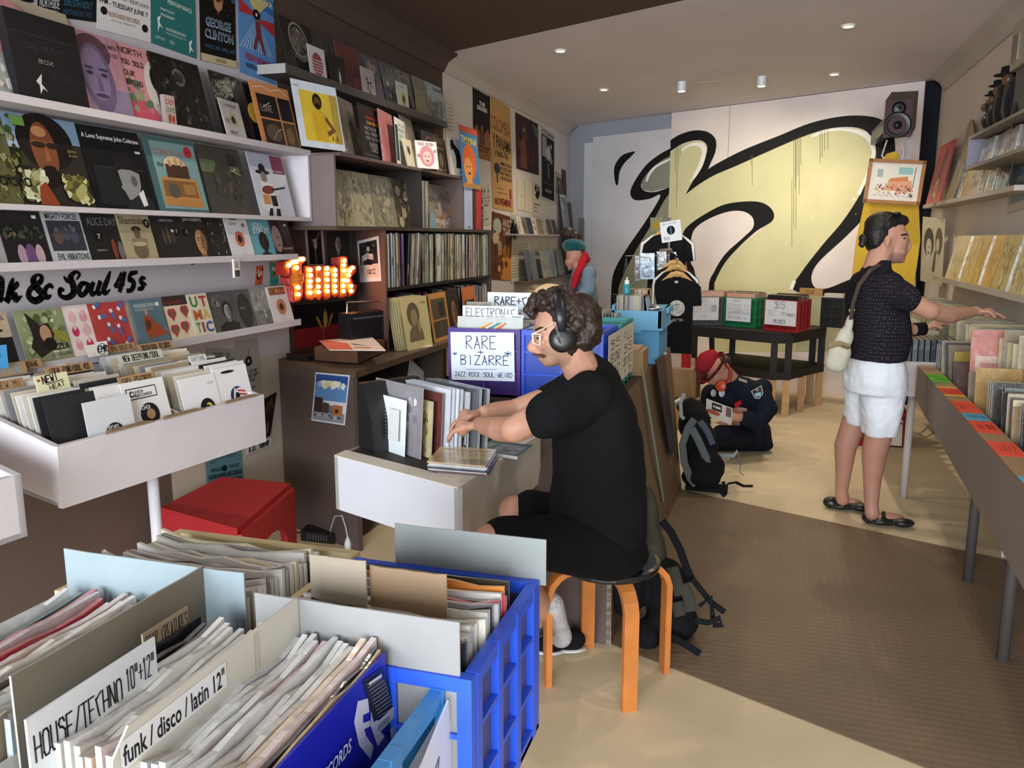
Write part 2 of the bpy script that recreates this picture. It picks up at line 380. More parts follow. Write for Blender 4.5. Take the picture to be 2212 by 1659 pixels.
def board(x0,x1,ztop,col,off,zbot=0.0,name='mural_board'):
    a,b=pb(*M_(x0,700),off),pb(*M_(x1,700),off);m=MB();m.pbox((a.x,a.y,zbot),V(b.x-a.x,b.y-a.y,0),N_B*.02,(0,0,ztop-zbot),col);return m
root=thing('mural_wall','white boards across the back of the shop painted with thick black graffiti curves','wall art',(P_B.x-1,P_B.y+.55,0))
zt=pb(1700,211).z
b1=board(584,932,ZC-.005,PINK,0).build('panel','paint',root);b2=board(936,2096,ZC-.005,PINK,0).build('panel','paint',root)
b3=board(112,600,pb(1365,287,.05).z,0xd9d6da,.05).build('panel','paint',root)
b4=board(60,116,pb(1275,308,.075).z,0xdcdde0,.075).build('panel','paint',root)
mb=MB()
# fills on the main board
fill(mb,[(590,480),(640,440),(700,415),(770,410),(815,440),(815,520),(780,600),(735,665),(700,720),(800,640),(900,580),(1100,490),(1350,380),(1600,335),(1760,330),(1830,400),(1850,520),(1790,680),(1700,860),(1580,1010),(1440,1180),(1370,1300),(1370,1700),(860,1700),(840,1290),(900,1180),(1030,1040),(1150,950),(1215,880),(1180,800),(1040,790),(900,830),(740,920),(680,1000),(640,1010),(586,1010)],YEL,0,sm=False)
fill(mb,[(730,960),(800,900),(900,850),(1000,838),(1080,860),(1100,920),(1040,1000),(950,1090),(880,1200),(835,1330),(840,1700),(700,1700),(720,1330),(712,1100)],PINK,1)
fill(mb,[(1700,980),(1600,1080),(1480,1200),(1440,1280),(1500,1320),(1640,1290),(1760,1240),(1860,1000),(1800,900)],PINK,1)
fill(mb,[(1360,1320),(1560,1345),(1760,1290),(2094,1200),(2094,1700),(1360,1700)],0xbcb994,1,sm=False)
# black outlines
fill(mb,[(650,370),(740,345),(820,355),(868,400),(868,470),(840,540),(822,582),(822,582),(822,582),(900,535),(1050,460),(1250,380),(1450,300),(1650,258),(1800,258),(1900,290),(1960,380),(1965,520),(1930,640),(1850,800),(1760,900),(1650,1010),(1500,1150),(1455,1240),(1480,1310),(1560,1310),(1700,1255),(1900,1190),(2090,1150),(2090,1150),(2090,1260),(2090,1260),(1900,1310),(1700,1340),(1560,1360),(1345,1322),(1390,1220),(1520,1050),(1640,910),(1740,760),(1810,620),(1850,500),(1835,420),(1790,350),(1700,325),(1560,335),(1400,385),(1200,470),(1000,560),(860,620),(760,680),(684,738),(684,738),(684,738),(720,670),(770,590),(808,500),(815,440),(780,408),(720,410),(660,430),(592,472),(592,472),(592,405),(592,405)],INK,2)
fill(mb,[(665,990),(700,930),(800,860),(920,800),(1060,780),(1160,790),(1220,840),(1215,900),(1120,960),(1020,1050),(930,1150),(870,1260),(860,1330),(862,1700),(862,1700),(830,1700),(830,1700),(825,1320),(860,1210),(930,1100),(1040,1000),(1098,940),(1095,880),(1040,842),(950,842),(830,885),(740,950),(715,1040),(715,1150),(745,1250),(755,1700),(755,1700),(700,1700),(700,1700),(690,1180),(670,1080)],INK,3)
# white highlight strokes and dots, runs of paint
W_=0xfaf6ec
fill(mb,[(660,460),(720,425),(790,425),(812,470),(790,560),(740,640),(728,632),(765,550),(785,470),(750,440),(700,448),(665,472)],W_,4)
fill(mb,[(1465,385),(1580,350),(1700,355),(1790,400),(1825,470),(1820,520),(1840,520),(1850,470),(1835,400),(1780,352),(1690,335),(1560,338),(1470,370)],W_,4)
fill(mb,[(1735,735),(1770,660),(1800,590),(1790,660),(1755,740)],W_,4,sm=False)
fill(mb,[(1320,1320),(1340,1262),(1362,1268),(1340,1322)],W_,4,sm=False)
fill(mb,[(1560,1370),(1640,1356),(1640,1368),(1565,1382)],W_,5,sm=False)
for x,y,r in [(718,650,7),(1716,768,9),(1728,858,3),(1456,885,4),(965,1160,5)]:mural(mb,[(x+r*math.cos(k*pi/4),y+r*math.sin(k*pi/4)) for k in range(8)][::-1],W_,6)
for x,y0,y1 in [(622,450,600),(632,450,710),(628,700,820),(640,450,560),(652,450,500),(1085,500,560),(1092,495,685),(1335,640,1055),(1346,400,940),(1360,400,955),(1380,380,740),(1390,380,560),(1370,390,620),(1356,400,700),(1508,340,545),(1520,340,510),(1535,335,470),(1555,335,460)]:
    mural(mb,[(x,y0),(x,y1),(x+2.2,y1),(x+2.2,y0)],0x6b6748,6)
mb.build('painted_curves','paint',root)
mb=MB()
fill(mb,[(590,500),(520,540),(455,600),(410,660),(420,710),(480,720),(560,700),(590,690)],0x8e8f80,0,.05,sm=False)
fill(mb,[(575,735),(520,800),(440,960),(350,1120),(290,1250),(262,1400),(262,1700),(600,1700),(600,735)],0x96967e,0,.05,sm=False)
fill(mb,[(592,455),(520,495),(440,560),(370,660),(345,730),(375,772),(460,765),(530,745),(440,900),(330,1060),(250,1200),(228,1340),(228,1700),(228,1700),(265,1700),(265,1700),(270,1360),(300,1240),(380,1080),(470,930),(545,790),(592,720),(592,720),(592,690),(592,690),(500,722),(430,715),(412,670),(460,595),(530,535),(592,500),(592,500),(592,455)],INK,1,.05)
fill(mb,[(255,672),(245,600),(255,550),(300,495),(372,474),(355,500),(310,545),(280,600),(270,675)],INK,1,.05)
fill(mb,[(440,655),(455,610),(500,560),(585,518),(588,528),(510,570),(465,622),(452,656)],W_,2,.05)
mb.build('painted_curves','paint',root)
# ceiling fittings
for i,(x,y) in enumerate(SPOTS[:6]):
    L_=['round recessed downlight in the brown ceiling above the white shelves','bright recessed downlight in the white ceiling, rightmost and nearest','round recessed downlight in the white ceiling above the tall posters','small recessed downlight in the white ceiling near the left mural board','small recessed downlight in front of the mural board by the red speaker','recessed downlight in the brown ceiling above the counter on the right'][i]
    t=thing('ceiling_light',L_,'light',(x,y,ZC),'ceiling lights')
    m=MB();m.lathe((x,y,ZC-.012),[(.030,.012),(.034,0),(.046,0),(.05,.012)],20,0xe8e2da,cap=False);m.build('rim','plastic',t,smooth=True)
    m=MB();m.lathe((x,y,ZC-.006),[(.031,0),(.031,.004)],20,0xfff0d8);m.build('lamp_face','glow',t)
for i,(x,y) in enumerate([(-.86,8.1),(-.15,8.05)]):
    t=thing('surface_spotlight',['short white cylindrical spotlight on the ceiling, left of the pair before the mural','short white cylindrical spotlight on the ceiling, right of the pair before the mural'][i],'light',(x,y,ZC),'ceiling lights')
    m=MB();m.lathe((x,y,ZC),[(.04,0),(.04,-.07),(.034,-.085)],18,0xdfe3e8,cap=False);m.build('housing','plastic',t,smooth=True)
    m=MB();m.lathe((x,y,ZC-.08),[(.033,0),(.033,.003)],18,0xfff0d8);m.build('lamp_face','glow',t)
m=MB();a=pz(1500,178,ZC-.002);b=pz(1577,175,ZC-.002);m.pbox(a,b-a,(0,.05,0),(0,0,-.004),0xc6bdb8);struct(m.build('trim_4','paint'))
# floor mat of studded brown rubber laid across the shop
mb=MB();P=[(-.56,5.25,0),(XR-.01,4.42,0),(XR-.01,2.155,0),(-.56,3.065,0)]
mb.prism(P,(0,0,.006),0x7b6752,0x5d4c3c)
tag(mb.build('floor_mat','rubber'),'wide brown studded rubber mat lying across the cream floor between the counters','floor mat')
# ================================================================ WHITE DISPLAY SHELVES ON THE LEFT WALL
SH=0xd2ccd0;XS=-2.38
t=thing('display_shelving','long white wall shelving with stepped ledges of records and a painted 45s sign','shelf',(-2.5,3.0,1.1))
zs=[2.057,1.713,1.515,1.172];Y0S=.6
for z,y1,th in [(2.057,4.03,.02),(1.713,4.03,.019),(1.515,3.86,.02),(1.172,3.86,.024)]:
    m=MB();m.box((XL+.001,Y0S,z-th),(XS,y1,z),SH);m.build('shelf_board','paint',t)
    if z in (2.057,1.515,1.172):m=MB();m.box((XS,Y0S,z-th),(XS+.008,y1,z+.008),SH);m.build('shelf_lip','paint',t)
m=MB();m.box((XL+.001,4.03-.02,1.713),(XS,4.03,2.037),SH);m.build('end_panel','paint',t)
m=MB();m.box((XL+.001,Y0S,1.172),(XL+.02,3.93,1.495),0xc9c4ca);m.build('sign_board','paint',t)
# painted lettering: a brush script "nk & Soul 45s"
m=MB();A=px(0,655,XL+.022);B=px(316,635,XL+.022)
w_=B.y-A.y+.3;sh=Sheet(m,(XL+.0215,A.y-.3,A.z-.02),(0,1,0),(0,0,1),w_,.3)
sx=lambda p,q:((px(p,q,XL+.022).y-(A.y-.3))/w_,(px(p,q,XL+.022).z-(A.z-.02))/.3)
def brush(pts,r,mb,col=0x0c0b0d):
    """pts: photo pixels (x, y, width factor) drawn as a swelling stroke on the sign board"""
    P=[];n=len(pts)
    for i in range(n-1):
        p0,p1,p2,p3=[Vector(pts[max(0,min(n-1,i+k))]) for k in (-1,0,1,2)]
        for k in range(5):
            q=k/5;P.append(0.5*((2*p1)+(p2-p0)*q+(2*p0-5*p1+4*p2-p3)*q*q+(3*p1-p0-3*p2+p3)*q**3))
    P.append(Vector(pts[-1]));W=[(px(p.x,p.y,XL+.022),p.z) for p in P]
    for i in range(len(W)-1):
        a,ra=W[i];b,rb_=W[i+1];d=(b-a)
        if d.length<1e-6:continue
        q=V(0,d.z,-d.y).normalized();e=d.normalized()*r*.3
        mb.quad([a-e-q*r*ra,a-e+q*r*ra,b+e+q*r*rb_,b+e-q*r*rb_][::-1],col)
for st in [  # n, k, &, S, o, u, l, 4, 5, s
    [(-14,652,.9),(-10,610,1.2),(2,603,1.3),(3,625,1.4),(-1,648,1.2),(8,644,.4)],
    [(28,602,.5),(24,630,1.4),(14,652,1.3)],[(28,602,.5),(22,618,1.0),(14,650,.9)],[(22,632,.5),(36,616,1.1),(34,612,.9)],[(22,632,.6),(32,638,1.4),(34,648,1.3),(46,640,.4)],
    [(112,617,.4),(100,622,.9),(92,640,1.5),(76,650,1.5),(62,640,1.3),(66,624,1.2),(86,610,1.2),(90,598,.9),(80,594,.6),(72,604,1.4),(76,618,1.5),(90,632,1.6),(102,642,1.2),(110,638,.4)],[(96,622,.5),(108,616,1.0),(114,622,.5)],
    [(166,603,.5),(172,592,.7),(162,588,.8),(152,600,1.5),(158,616,1.7),(158,634,1.6),(144,643,1.2),(130,638,.9),(130,626,1.2),(138,627,.6)],[(138,598,.4),(146,607,1.0),(154,606,.6)],
    [(186,612,.8),(176,614,1.3),(170,628,1.4),(176,638,1.1),(186,630,1.3),(190,616,1.1),(184,611,.6),(196,614,.4)],
    [(202,610,1.1),(197,626,1.3),(199,636,1.1),(208,630,.8),(217,608,1.3)],[(217,608,1.1),(211,628,1.3),(214,635,1.0),(221,629,.4)],
    [(238,587,.6),(232,604,1.3),(224,626,1.4),(228,634,1.0),(237,626,.4)],
    [(264,591,1.3),(252,612,.9),(250,618,1.1),(268,614,.7)],[(270,588,1.0),(264,610,1.4),(258,630,1.2)],
    [(282,592,1.2),(278,605,.9),(286,606,1.3),(289,615,1.5),(283,627,1.2),(274,628,1.1)],[(282,591,1.2),(296,588,.9)],
    [(314,602,.5),(308,600,1.0),(303,607,1.2),(309,614,1.4),(306,623,1.2),(298,624,.9)],[(306,620,.8),(312,612,.6),(316,616,.4)]]:
    brush(st,.0088,m)
m.build('sign_lettering','paint',t)
# small stickers and a little hanging bag on the sign board
def on_wall(x0,y0,x1,y1,X=XL+.003):return [px(x0,y1,X),V(X,px(x1,y1,X).y,px(x0,y1,X).z),px(x0,y0,X)+V(0,px(x0,y1,X).y-px(x0,y0,X).y,0)]
def wq(bl,br,tl,X=XL+.003):a,b,c=px(*bl,X),px(*br,X),px(*tl,X);return [a,b,c]
poster('small torn orange and white picture on the white board right of the 45s lettering',wq((550,617),(566,615),(553,575),XL+.0205),lambda s:s.noise(3,12,[0xb5442a,0xe8d9c8,0x6b2a20,0x3a2620],.08,.25),0xc9643f,'picture_card','picture')
poster('small green and teal printed card near the right end of the white board',wq((583,617),(601,616),(581,567),XL+.0205),lambda s:s.rect(.1,.1,.9,.25,0x2d8c86).noise(4,12,[0x2c6a4c,0x7db08a,0x8a5a3c,0xd8e0d0],.08,.2,(.05,.3,.95,.95)),0x5f9a80,'picture_card','picture')
m=MB();a=px(503,600,XS+.012);m.box((a.x,a.y,a.z),(a.x+.01,a.y+.045,a.z+.085),0xd8d4d6);sh=Sheet(m,(a.x+.01,a.y,a.z),(0,1,0),(0,0,1),.045,.085);sh.rect(.1,.05,.9,.4,0x2a2526);sh.hand('SALE',.15,.55,.7,.3,0x555560,.04)
t_=m.build('hanging_bag','clear_film' if False else 'sleeve');tag(t_,'little clear plastic bag hanging under the white ledge beside the record covers','bag')
BK,WH,GR=0x16151a,0xe8e6e6,0x8e8c8c
R1,R2,R3,R4='records on the top white ledge','records in the white box shelf','singles on the ledge above the lettering','singles on the ledge below the lettering'
XB=XS-.022
# ---- top ledge
cover('silvery plastic sleeve with a pale pink balloon shape, leftmost on the top ledge',-70,46,XB-.03,2.058,lambda s:s.ell(.75,.75,.33,.36,0xc98a8c).ell(.8,.78,.16,.2,0xdda5a0).noise(5,14,[0x8c8d8a,0xd8d8d4,0x6b6d6c],.04,.12,(.3,0,1,.4)),bg=0xa5a7a2,mat='sleeve',group=R1)
cover('cream card with thin handwriting, standing behind the black box set',36,150,XB-.055,2.058,lambda s:s.hand('TO THE SUPER',.1,.82,.85,.07,0x55504a,.008).hand('STEREO',.15,.68,.45,.07,0x55504a,.008).hand('THANK YOU',.25,.52,.6,.07,0x55504a,.008),bg=0xb7aa94,group=R1,h=.37,w=.33)
cover('thick black box set with faint grey scribbles and a small white dancing figure',45,156,XB-.006,2.058,lambda s:s.line([(0,.76),(1,.76)],.012,0x2e2d30).hand('BOX',.35,.46,.22,.04,0x9a9a9a,.007).poly([(.3,.28),(.36,.34),(.33,.22),(.4,.14),(.34,.17),(.29,.1),(.3,.2),(.26,.24)],0xd0d0d0).hand('LOVE MUSIC',.15,.6,.6,.06,0x4a4648,.006).hand('XOX',.5,.3,.3,.07,0x3c3a3c,.006),w=.30,h=.30,bg=0x17161a,t=.035,name='box_set',cat='box',group=R1,lean=8)
cover('pink and mauve record cover with a large plain face of a short-haired man',157,289,XB-.02,2.058,lambda s:s.rect(0,0,1,.35,0x8e7d9c).rect(0,0,.3,1,0xc98b96).ell(.56,.78,.27,.2,0x5d4350).ell(.54,.45,.25,.42,0x6e5f80).ell(.52,.5,.2,.32,0x85769a).rect(.36,.55,.48,.58,0x4b3e58).rect(.58,.55,.72,.58,0x4b3e58).ell(.42,.5,.05,.025,0x43384f).ell(.64,.5,.05,.025,0x43384f).poly([(.5,.3),(.58,.3),(.55,.5)],0x6a5c80).ell(.53,.24,.1,.025,0x4b3e58).hand('TO NORTH',.74,.86,.22,.04,0x4a3a48,.006).hand('SIDE',.8,.76,.16,.04,0x4a3a48,.006),bg=0xb98898,group=R1,mat='sleeve')
cover('pink palm-leaf record cover with handwriting and a dark-haired figure in black',289,358,XB-.03,2.058,lambda s:s.rect(0,0,.5,.3,0xc75468).ell(.62,.5,.22,.36,0xd6d0c6).noise(11,16,[0x5f7a5c,0x8aa07a,0xc07a84],.04,.1,(.0,.1,.5,.6)).hand('NORTH SIDE',.05,.88,.85,.07,0x3a2028,.012).hand('YOU SOLD',.05,.74,.4,.06,0x3a2028,.01).hand('OUR',.05,.6,.2,.06,0x3a2028,.01).hand('BREAD',.05,.48,.3,.06,0x3a2028,.01).ell(.68,.62,.16,.2,0x17120f).ell(.7,.6,.06,.1,0xa07a62).poly([(.55,.05),(.9,.05),(.88,.5),(.6,.5)],0x141216).ell(.72,.3,.1,.05,0xa87f6a).text('DIANNE',.55,.16,.42,.08,0xe8d8da).text('SHAW',.6,.04,.34,.08,0xe8d8da),bg=0xd3959b,group=R1,w=.31)
cover('black box-like record with glittering foil that shines gold at the bottom',361,474,XB-.022,2.058,lambda s:s.ell(.5,.74,.13,.12,0x8d8a84).ell(.5,.74,.09,.08,0x4c4a48).noise(6,30,[0x3b3a38,0x55534e,0x77736a],.02,.09),bg=0x34322f,mat='foil',t=.012,group=R1)
cover('tiny upright box with red and green shapes before the foil record',361,388,XB+.008,2.058,lambda s:s.text('DEF',.1,.7,.8,.16,0xc03a34).text('LIVE',.1,.45,.8,.16,0x3f7a58).noise(8,8,[0xb33,0xd8a13a,0x4a7a4a],.1,.2,(.05,.05,.95,.4)),w=.062,h=.125,bg=0xb9a7a4,t=.02,name='cassette_box',cat='box',group=R1,lean=3)
cover('black record in crinkled clear plastic with its disc sliding out behind',486,558,XB-.03,2.058,lambda s:s.ell(.5,.8,.4,.12,0x6e6c62).noise(9,14,[0x2a2a2a,0x8e8b80,0xb5b2a4],.02,.08,(.1,.6,1,1)),bg=0x23231f,mat='sleeve',group=R1)
a=V(XB-.06,yfor(556,XB-.05,2.06),2.21);m=MB();m.lathe(a,[(.15,0),(.15,.003)],40,BK,axis=(.97,0,.22));m.lathe(a+V(.003,0,0),[(.05,0),(.05,.002)],30,0xc9a13a,axis=(.97,0,.22));tag(m.build('vinyl_disc','black_gloss'),'bare black vinyl disc peeping out between the plastic sleeve and the orange cover','record',R1)
cover('white paper single sleeve with a cream and black centre label, signed in pen',493,536,XB+.01,2.058,lambda s:s.ell(.5,.5,.2,.2,0xd9cfa0).ell(.5,.5,.1,.1,0x1a1a18).hand('PETER',.3,.82,.5,.06,0x444,.012).hand('XO',.1,.4,.2,.1,0x444,.012).hand('BEST',.2,.12,.4,.07,0x444,.012),w=.18,h=.18,bg=0xe2dfda,group=R1,name='single_sleeve',mat='sleeve',fit=True)
cover('orange-bordered record cover with four dark photo panels of players',569,651,XB+.0,2.058,lambda s:s.rect(.1,.45,.6,.82,0x1d1a1c).rect(.64,.45,.97,.82,0x15151b).rect(.1,.04,.6,.42,0x3a2f28).rect(.64,.04,.97,.42,0x4e4032).ell(.36,.22,.2,.14,0x6b5444).ell(.78,.2,.1,.14,0x83623f).line([(.05,.9),(.3,.95),(.5,.9),(.75,.96),(.93,.88)],.014,0xf0e4d4).hand('LOVE',.15,.55,.3,.1,0xc8c0b8,.01).line([(.3,.1),(.45,.25),(.58,.3)],.01,0xd0c0a0).line([(.2,.6),(.4,.7)],.012,0xd9d0c8),bg=0xe0955a,group=R1,fit=True)
cover('white-bordered yellow record cover with a smiling bearded man, hand on hip',652,746,-2.24,2.054,lambda s:s.rect(.13,.1,.97,.86,0xe3c23d).rect(.8,.1,.97,.86,0xb49a44).ell(.5,.72,.105,.12,0x1b1310).ell(.5,.7,.075,.09,0x6b4228).ell(.5,.645,.06,.05,0x1a1210).poly([(.36,.12),(.62,.12),(.68,.3),(.64,.55),(.52,.6),(.42,.58),(.34,.5),(.36,.3)],0xdcae2a).poly([(.64,.52),(.84,.3),(.66,.2),(.62,.26),(.74,.32),(.62,.44)],0x7a4a2a).hand('A.A.',.72,.14,.2,.08,0x2a2a30,.01).text('FRED',.02,.9,.12,.02,0x555),bg=0xdfe4ec,group=R1,fit=True,w=.32,h=.33,lean=10,mat='glossy_card')
# ---- box shelf
cover('busy green and khaki patterned cover with small letters, leftmost in the box shelf',-95,50,XB,1.714,lambda s:s.noise(12,120,[0x5b5a32,0x7b7a48,0x33351f,0x8a8a60,0x44502c],.03,.07).hand('OCHO',.55,.2,.4,.08,0x1a1a12,.02),bg=0x5b5c38,group=R2)
cover('colour cover of a shadowed bearded man in a shaggy pale fur coat',53,211,XB,1.714,lambda s:s.rect(0,.72,1,1,0x7f9bb8).rect(0,.62,.2,.8,0x9fb0c8).ell(.5,.72,.38,.32,0x120e0d,24).ell(.46,.62,.17,.32,0x80492d,22).ell(.44,.83,.1,.06,0xc08a60).ell(.4,.68,.1,.035,0x2a1612).ell(.58,.68,.09,.035,0x2a1612).poly([(.44,.5),(.52,.5),(.49,.7)],0x9a5f3c).ell(.47,.43,.08,.025,0x4a221c).ell(.46,.33,.13,.12,0x150d0b).noise(13,60,[0xa9a67c,0xc9c8a8,0x86834c,0x55532f,0xd8dcc0],.04,.1,(0,0,.42,.44)).noise(14,60,[0xa9a46a,0xc9c48c,0x7a7436,0x4f4c2c,0xcdd0a8],.04,.1,(.55,0,1,.4)).poly([(.2,0),(.46,0),(.34,.26),(.24,.2)],0x8a3f22).rect(.08,.86,.26,.96,0x6d9a4a).text('BEN',.76,.62,.12,.03,0x9a8a4a).text('SUN',.76,.57,.12,.03,0x9a8a4a),bg=0x2a2620,group=R2)
cover('black cover with white title A Love Supreme John Coltrane over a grey portrait',211,347,XB,1.714,lambda s:s.rect(.1,.05,.6,.5,0x1c1f22).rect(.12,.5,.95,.52,0x2c2f32).text('A Love Supreme John Coltrane',.04,.83,.93,.075,0xe8e8e8,.02).ell(.63,.5,.2,.19,0x17171a,22).poly([(.48,.48),(.5,.3),(.47,.27),(.52,.22),(.56,.12),(.72,.12),(.82,.3),(.84,.46),(.7,.5),(.55,.5)],0x8d8d8e).ell(.72,.36,.05,.07,0x5c5c60).poly([(.46,0),(.98,0),(.98,.12),(.8,.22),(.6,.12)],0x24262a).poly([(.74,.2),(.84,.26),(.86,.06),(.78,.04)],0xdcdcde).rect(.86,.72,.95,.75,0xd8dcd8),bg=0x0e1013,group=R2)
cover('teal record cover with a small band standing in an open wooden tool case',348,458,XB,1.714,lambda s:s.rect(.1,.04,.98,.94,0x7fa3a2).text('COOKIN ON 3 BURNERS',.12,.76,.8,.08,0xb6504e).ell(.83,.84,.08,.08,0xb42a36).ell(.5,.62,.22,.14,0xe8cda8).rect(.3,.46,.75,.64,0x4f3527).ell(.4,.66,.04,.05,0xc29a78).ell(.52,.68,.04,.05,0xc29a78).ell(.63,.67,.04,.05,0xc29a78).poly([(.12,.08),(.9,.06),(.86,.46),(.16,.46)],0xb98953).poly([(.16,.2),(.84,.2),(.82,.42),(.18,.42)],0x8a5f36).ell(.36,.28,.12,.1,0x5b5648).rect(.56,.24,.8,.38,0xa87a46).rect(.16,.08,.86,.17,0xb5824a).text('the',.14,.6,.12,.06,0x222),bg=0x4a6a6b,group=R2,t=.006)
cover('dark olive record in shiny plastic with a faint group photograph',459,563,XB,1.714,lambda s:s.rect(0,.6,.35,.78,0x5a6a48).rect(.68,.64,.9,.72,0x64704e).rect(.66,.74,.9,.92,0x12100f).ell(.45,.5,.2,.25,0x2c2a24).noise(15,22,[0x3a3a30,0x2b2b22,0x4a4a3c],.03,.1,(.2,.1,.9,.7)).line([(.7,.66),(.9,.6)],.015,0xc8c8b0).rect(.76,.66,.8,.69,0xe0e0e0),bg=0x33332a,mat='sleeve',group=R2)
cover('white cover with a drawn guitarist in a black hat and striped trousers',565,640,XB+.002,1.714,lambda s:s.rect(0,.78,1,1,0xb7bacb).rect(.62,.7,.98,.99,0x8c3b56).ell(.32,.7,.2,.035,0x16161a).ell(.32,.76,.09,.08,0x16161a).ell(.32,.62,.08,.09,0x8a7a74).poly([(.15,.3),(.48,.3),(.52,.52),(.2,.56)],0xefeff2).ell(.36,.42,.18,.07,0x8a3a32,16,.1).line([(.45,.42),(.85,.48)],.03,0x1a1a1e).ell(.34,.2,.3,.15,0xe9e9ea).rect(.16,.18,.36,.34,0xd09a5a).rect(.38,.16,.54,.33,0x1c1a1c).poly([(.2,0),(.32,0),(.36,.12),(.28,.12)],0x17171b).poly([(.42,0),(.54,0),(.56,.12),(.46,.12)],0x17171b).text('BURKE',.6,.72,.3,.03,0xeee),bg=0xd9dbe2,group=R2,fit=True)
# ---- singles above the lettering
q=dict(w=None,h=.19,name='single_sleeve',mat='glossy_card',lean=14)
cover('plain grey single sleeve cut by the left edge above the lettering',-40,19,XB,1.517,None,bg=0x9a9a9c,group=R3,**q)
cover('dark single with a stage photograph of pink and violet figures',20,115,XB+.002,1.517,lambda s:s.text('STUBBORN',.05,.8,.6,.12,0x3a3236).noise(16,30,[0x3d4a38,0x6b604a,0x2b3a30],.03,.08,(.0,.4,1,.72)).ell(.35,.15,.1,.2,0xa88ea0).ell(.55,.16,.12,.2,0x6a4a78).ell(.75,.15,.1,.2,0xb89aa0).rect(.78,.82,.88,.88,0xe0e0e0),bg=0x1e1a1d,group=R3,**q)
cover('single with silver border reading Mighty Evil Vibrations around a group photo',116,200,XB,1.517,lambda s:s.rect(.08,.22,.95,.8,0x31343d).text('MIGHTY FORCES',.1,.82,.8,.12,0x23232a,.01).text('EVIL VIBRATIONS',.15,.05,.8,.12,0x23232a,.01).ell(.3,.5,.12,.16,0x5b4b44).ell(.5,.55,.1,.14,0x4a4a58).ell(.7,.52,.12,.16,0x46485a).noise(17,12,[0x6b6a72,0x43404a],.03,.07,(.2,.55,.8,.75)),bg=0xb6b8be,group=R3,**q)
cover('black single titled Alice Day with a small circular 7 sticker',201,275,XB+.003,1.517,lambda s:s.text('ALICE DAY',.12,.72,.85,.16,0x77777c).ell(.35,.5,.13,.1,0x0c0c0e).text('7',.32,.45,.08,.1,WH).ell(.72,.24,.07,.22,0x7a3a24).ell(.9,.2,.08,.2,0x6b6260).text('MANIFESTO',.2,.2,.3,.04,0xa0a0a0),bg=0x1b1b1e,group=R3,**q)
cover('sand-coloured single with a man in a flat cap behind a drum',276,345,XB+.006,1.517,lambda s:s.text('Shambala',.05,.76,.75,.16,0x5f4a3a,.02).ell(.5,.66,.15,.06,0x2c2620).ell(.5,.55,.09,.12,0x6b5140).rect(.3,.3,.75,.46,0x8a7a60).ell(.5,.2,.22,.17,0x6e5f45).ell(.5,.34,.22,.05,0xb5a788).ell(.87,.78,.1,.1,0x15140f).text('7',.84,.74,.06,.08,WH),bg=0xa59a7c,group=R3,**q)
cover('black single with four small standing figures and two stickers',346,407,XB,1.517,lambda s:s.text('CLARENCE WHEELER',.3,.84,.5,.05,0xd0d0d0).ell(.35,.5,.06,.18,0x4a433a).ell(.5,.52,.06,.2,0x55493a).ell(.65,.5,.06,.18,0x3a3a3a).ell(.82,.62,.1,.1,0x0c0c0e).text('7',.79,.58,.06,.08,WH).rect(.62,.6,.72,.66,0xddd),bg=0x1d1d1e,group=R3,**q)
cover('black single titled Judy Roberts with a warm-toned woman portrait',408,461,XB+.003,1.517,lambda s:s.bust(.66,.4,.32,0xb98a64,0x1f1512,0x1a1413).text('JUDY ROBERTS',.12,.84,.75,.09,0xe0d8d8,.01).ell(.18,.6,.12,.1,0x0c0c0e).text('7',.14,.56,.06,.08,WH),bg=0x241b1a,group=R3,**q)
cover('black single with fine white sketch lines, narrow between portrait and white sleeve',462,503,XB,1.517,lambda s:s.noise(18,26,[0x44444a,0x2c2c30,0x8a8a90],.02,.07),bg=0x151518,group=R3,**q)
cover('white company sleeve with orange centre label above the lettering',504,552,XB+.004,1.517,lambda s:s.ell(.5,.45,.2,.2,0xc96450).ell(.5,.45,.1,.1,0x17120f).ell(.4,.96,.2,.03,0x151515).text('BIG CROWN',.2,.8,.3,.06,0x555).rect(.7,.76,.85,.84,0x777),bg=0xd9d6da,group=R3,**q)
cover('sky blue single titled Soul Strut with a dark laughing man',553,598,XB,1.517,lambda s:s.text('SOUL',.2,.74,.5,.14,WH,.01).text('STRUT',.15,.58,.75,.16,WH,.02).bust(.55,.35,.22,0x2d2a28,0x15110f,0x1a2a30),bg=0x5fa6b4,group=R3,**q)
cover('dark brown single with half a woman face and the word Fragment',599,638,XB+.004,1.517,lambda s:s.ell(.3,.5,.3,.46,0x1c1514).ell(.22,.45,.24,.36,0x9a8078).ell(.25,.5,.06,.02,0x2a1a18).ell(.25,.28,.06,.025,0x6b3a38).text('FRAGMENT',.42,.15,.55,.06,0xd0c8c0).rect(.75,.8,.85,.86,WH),bg=0x3a2c2c,group=R3,**q)
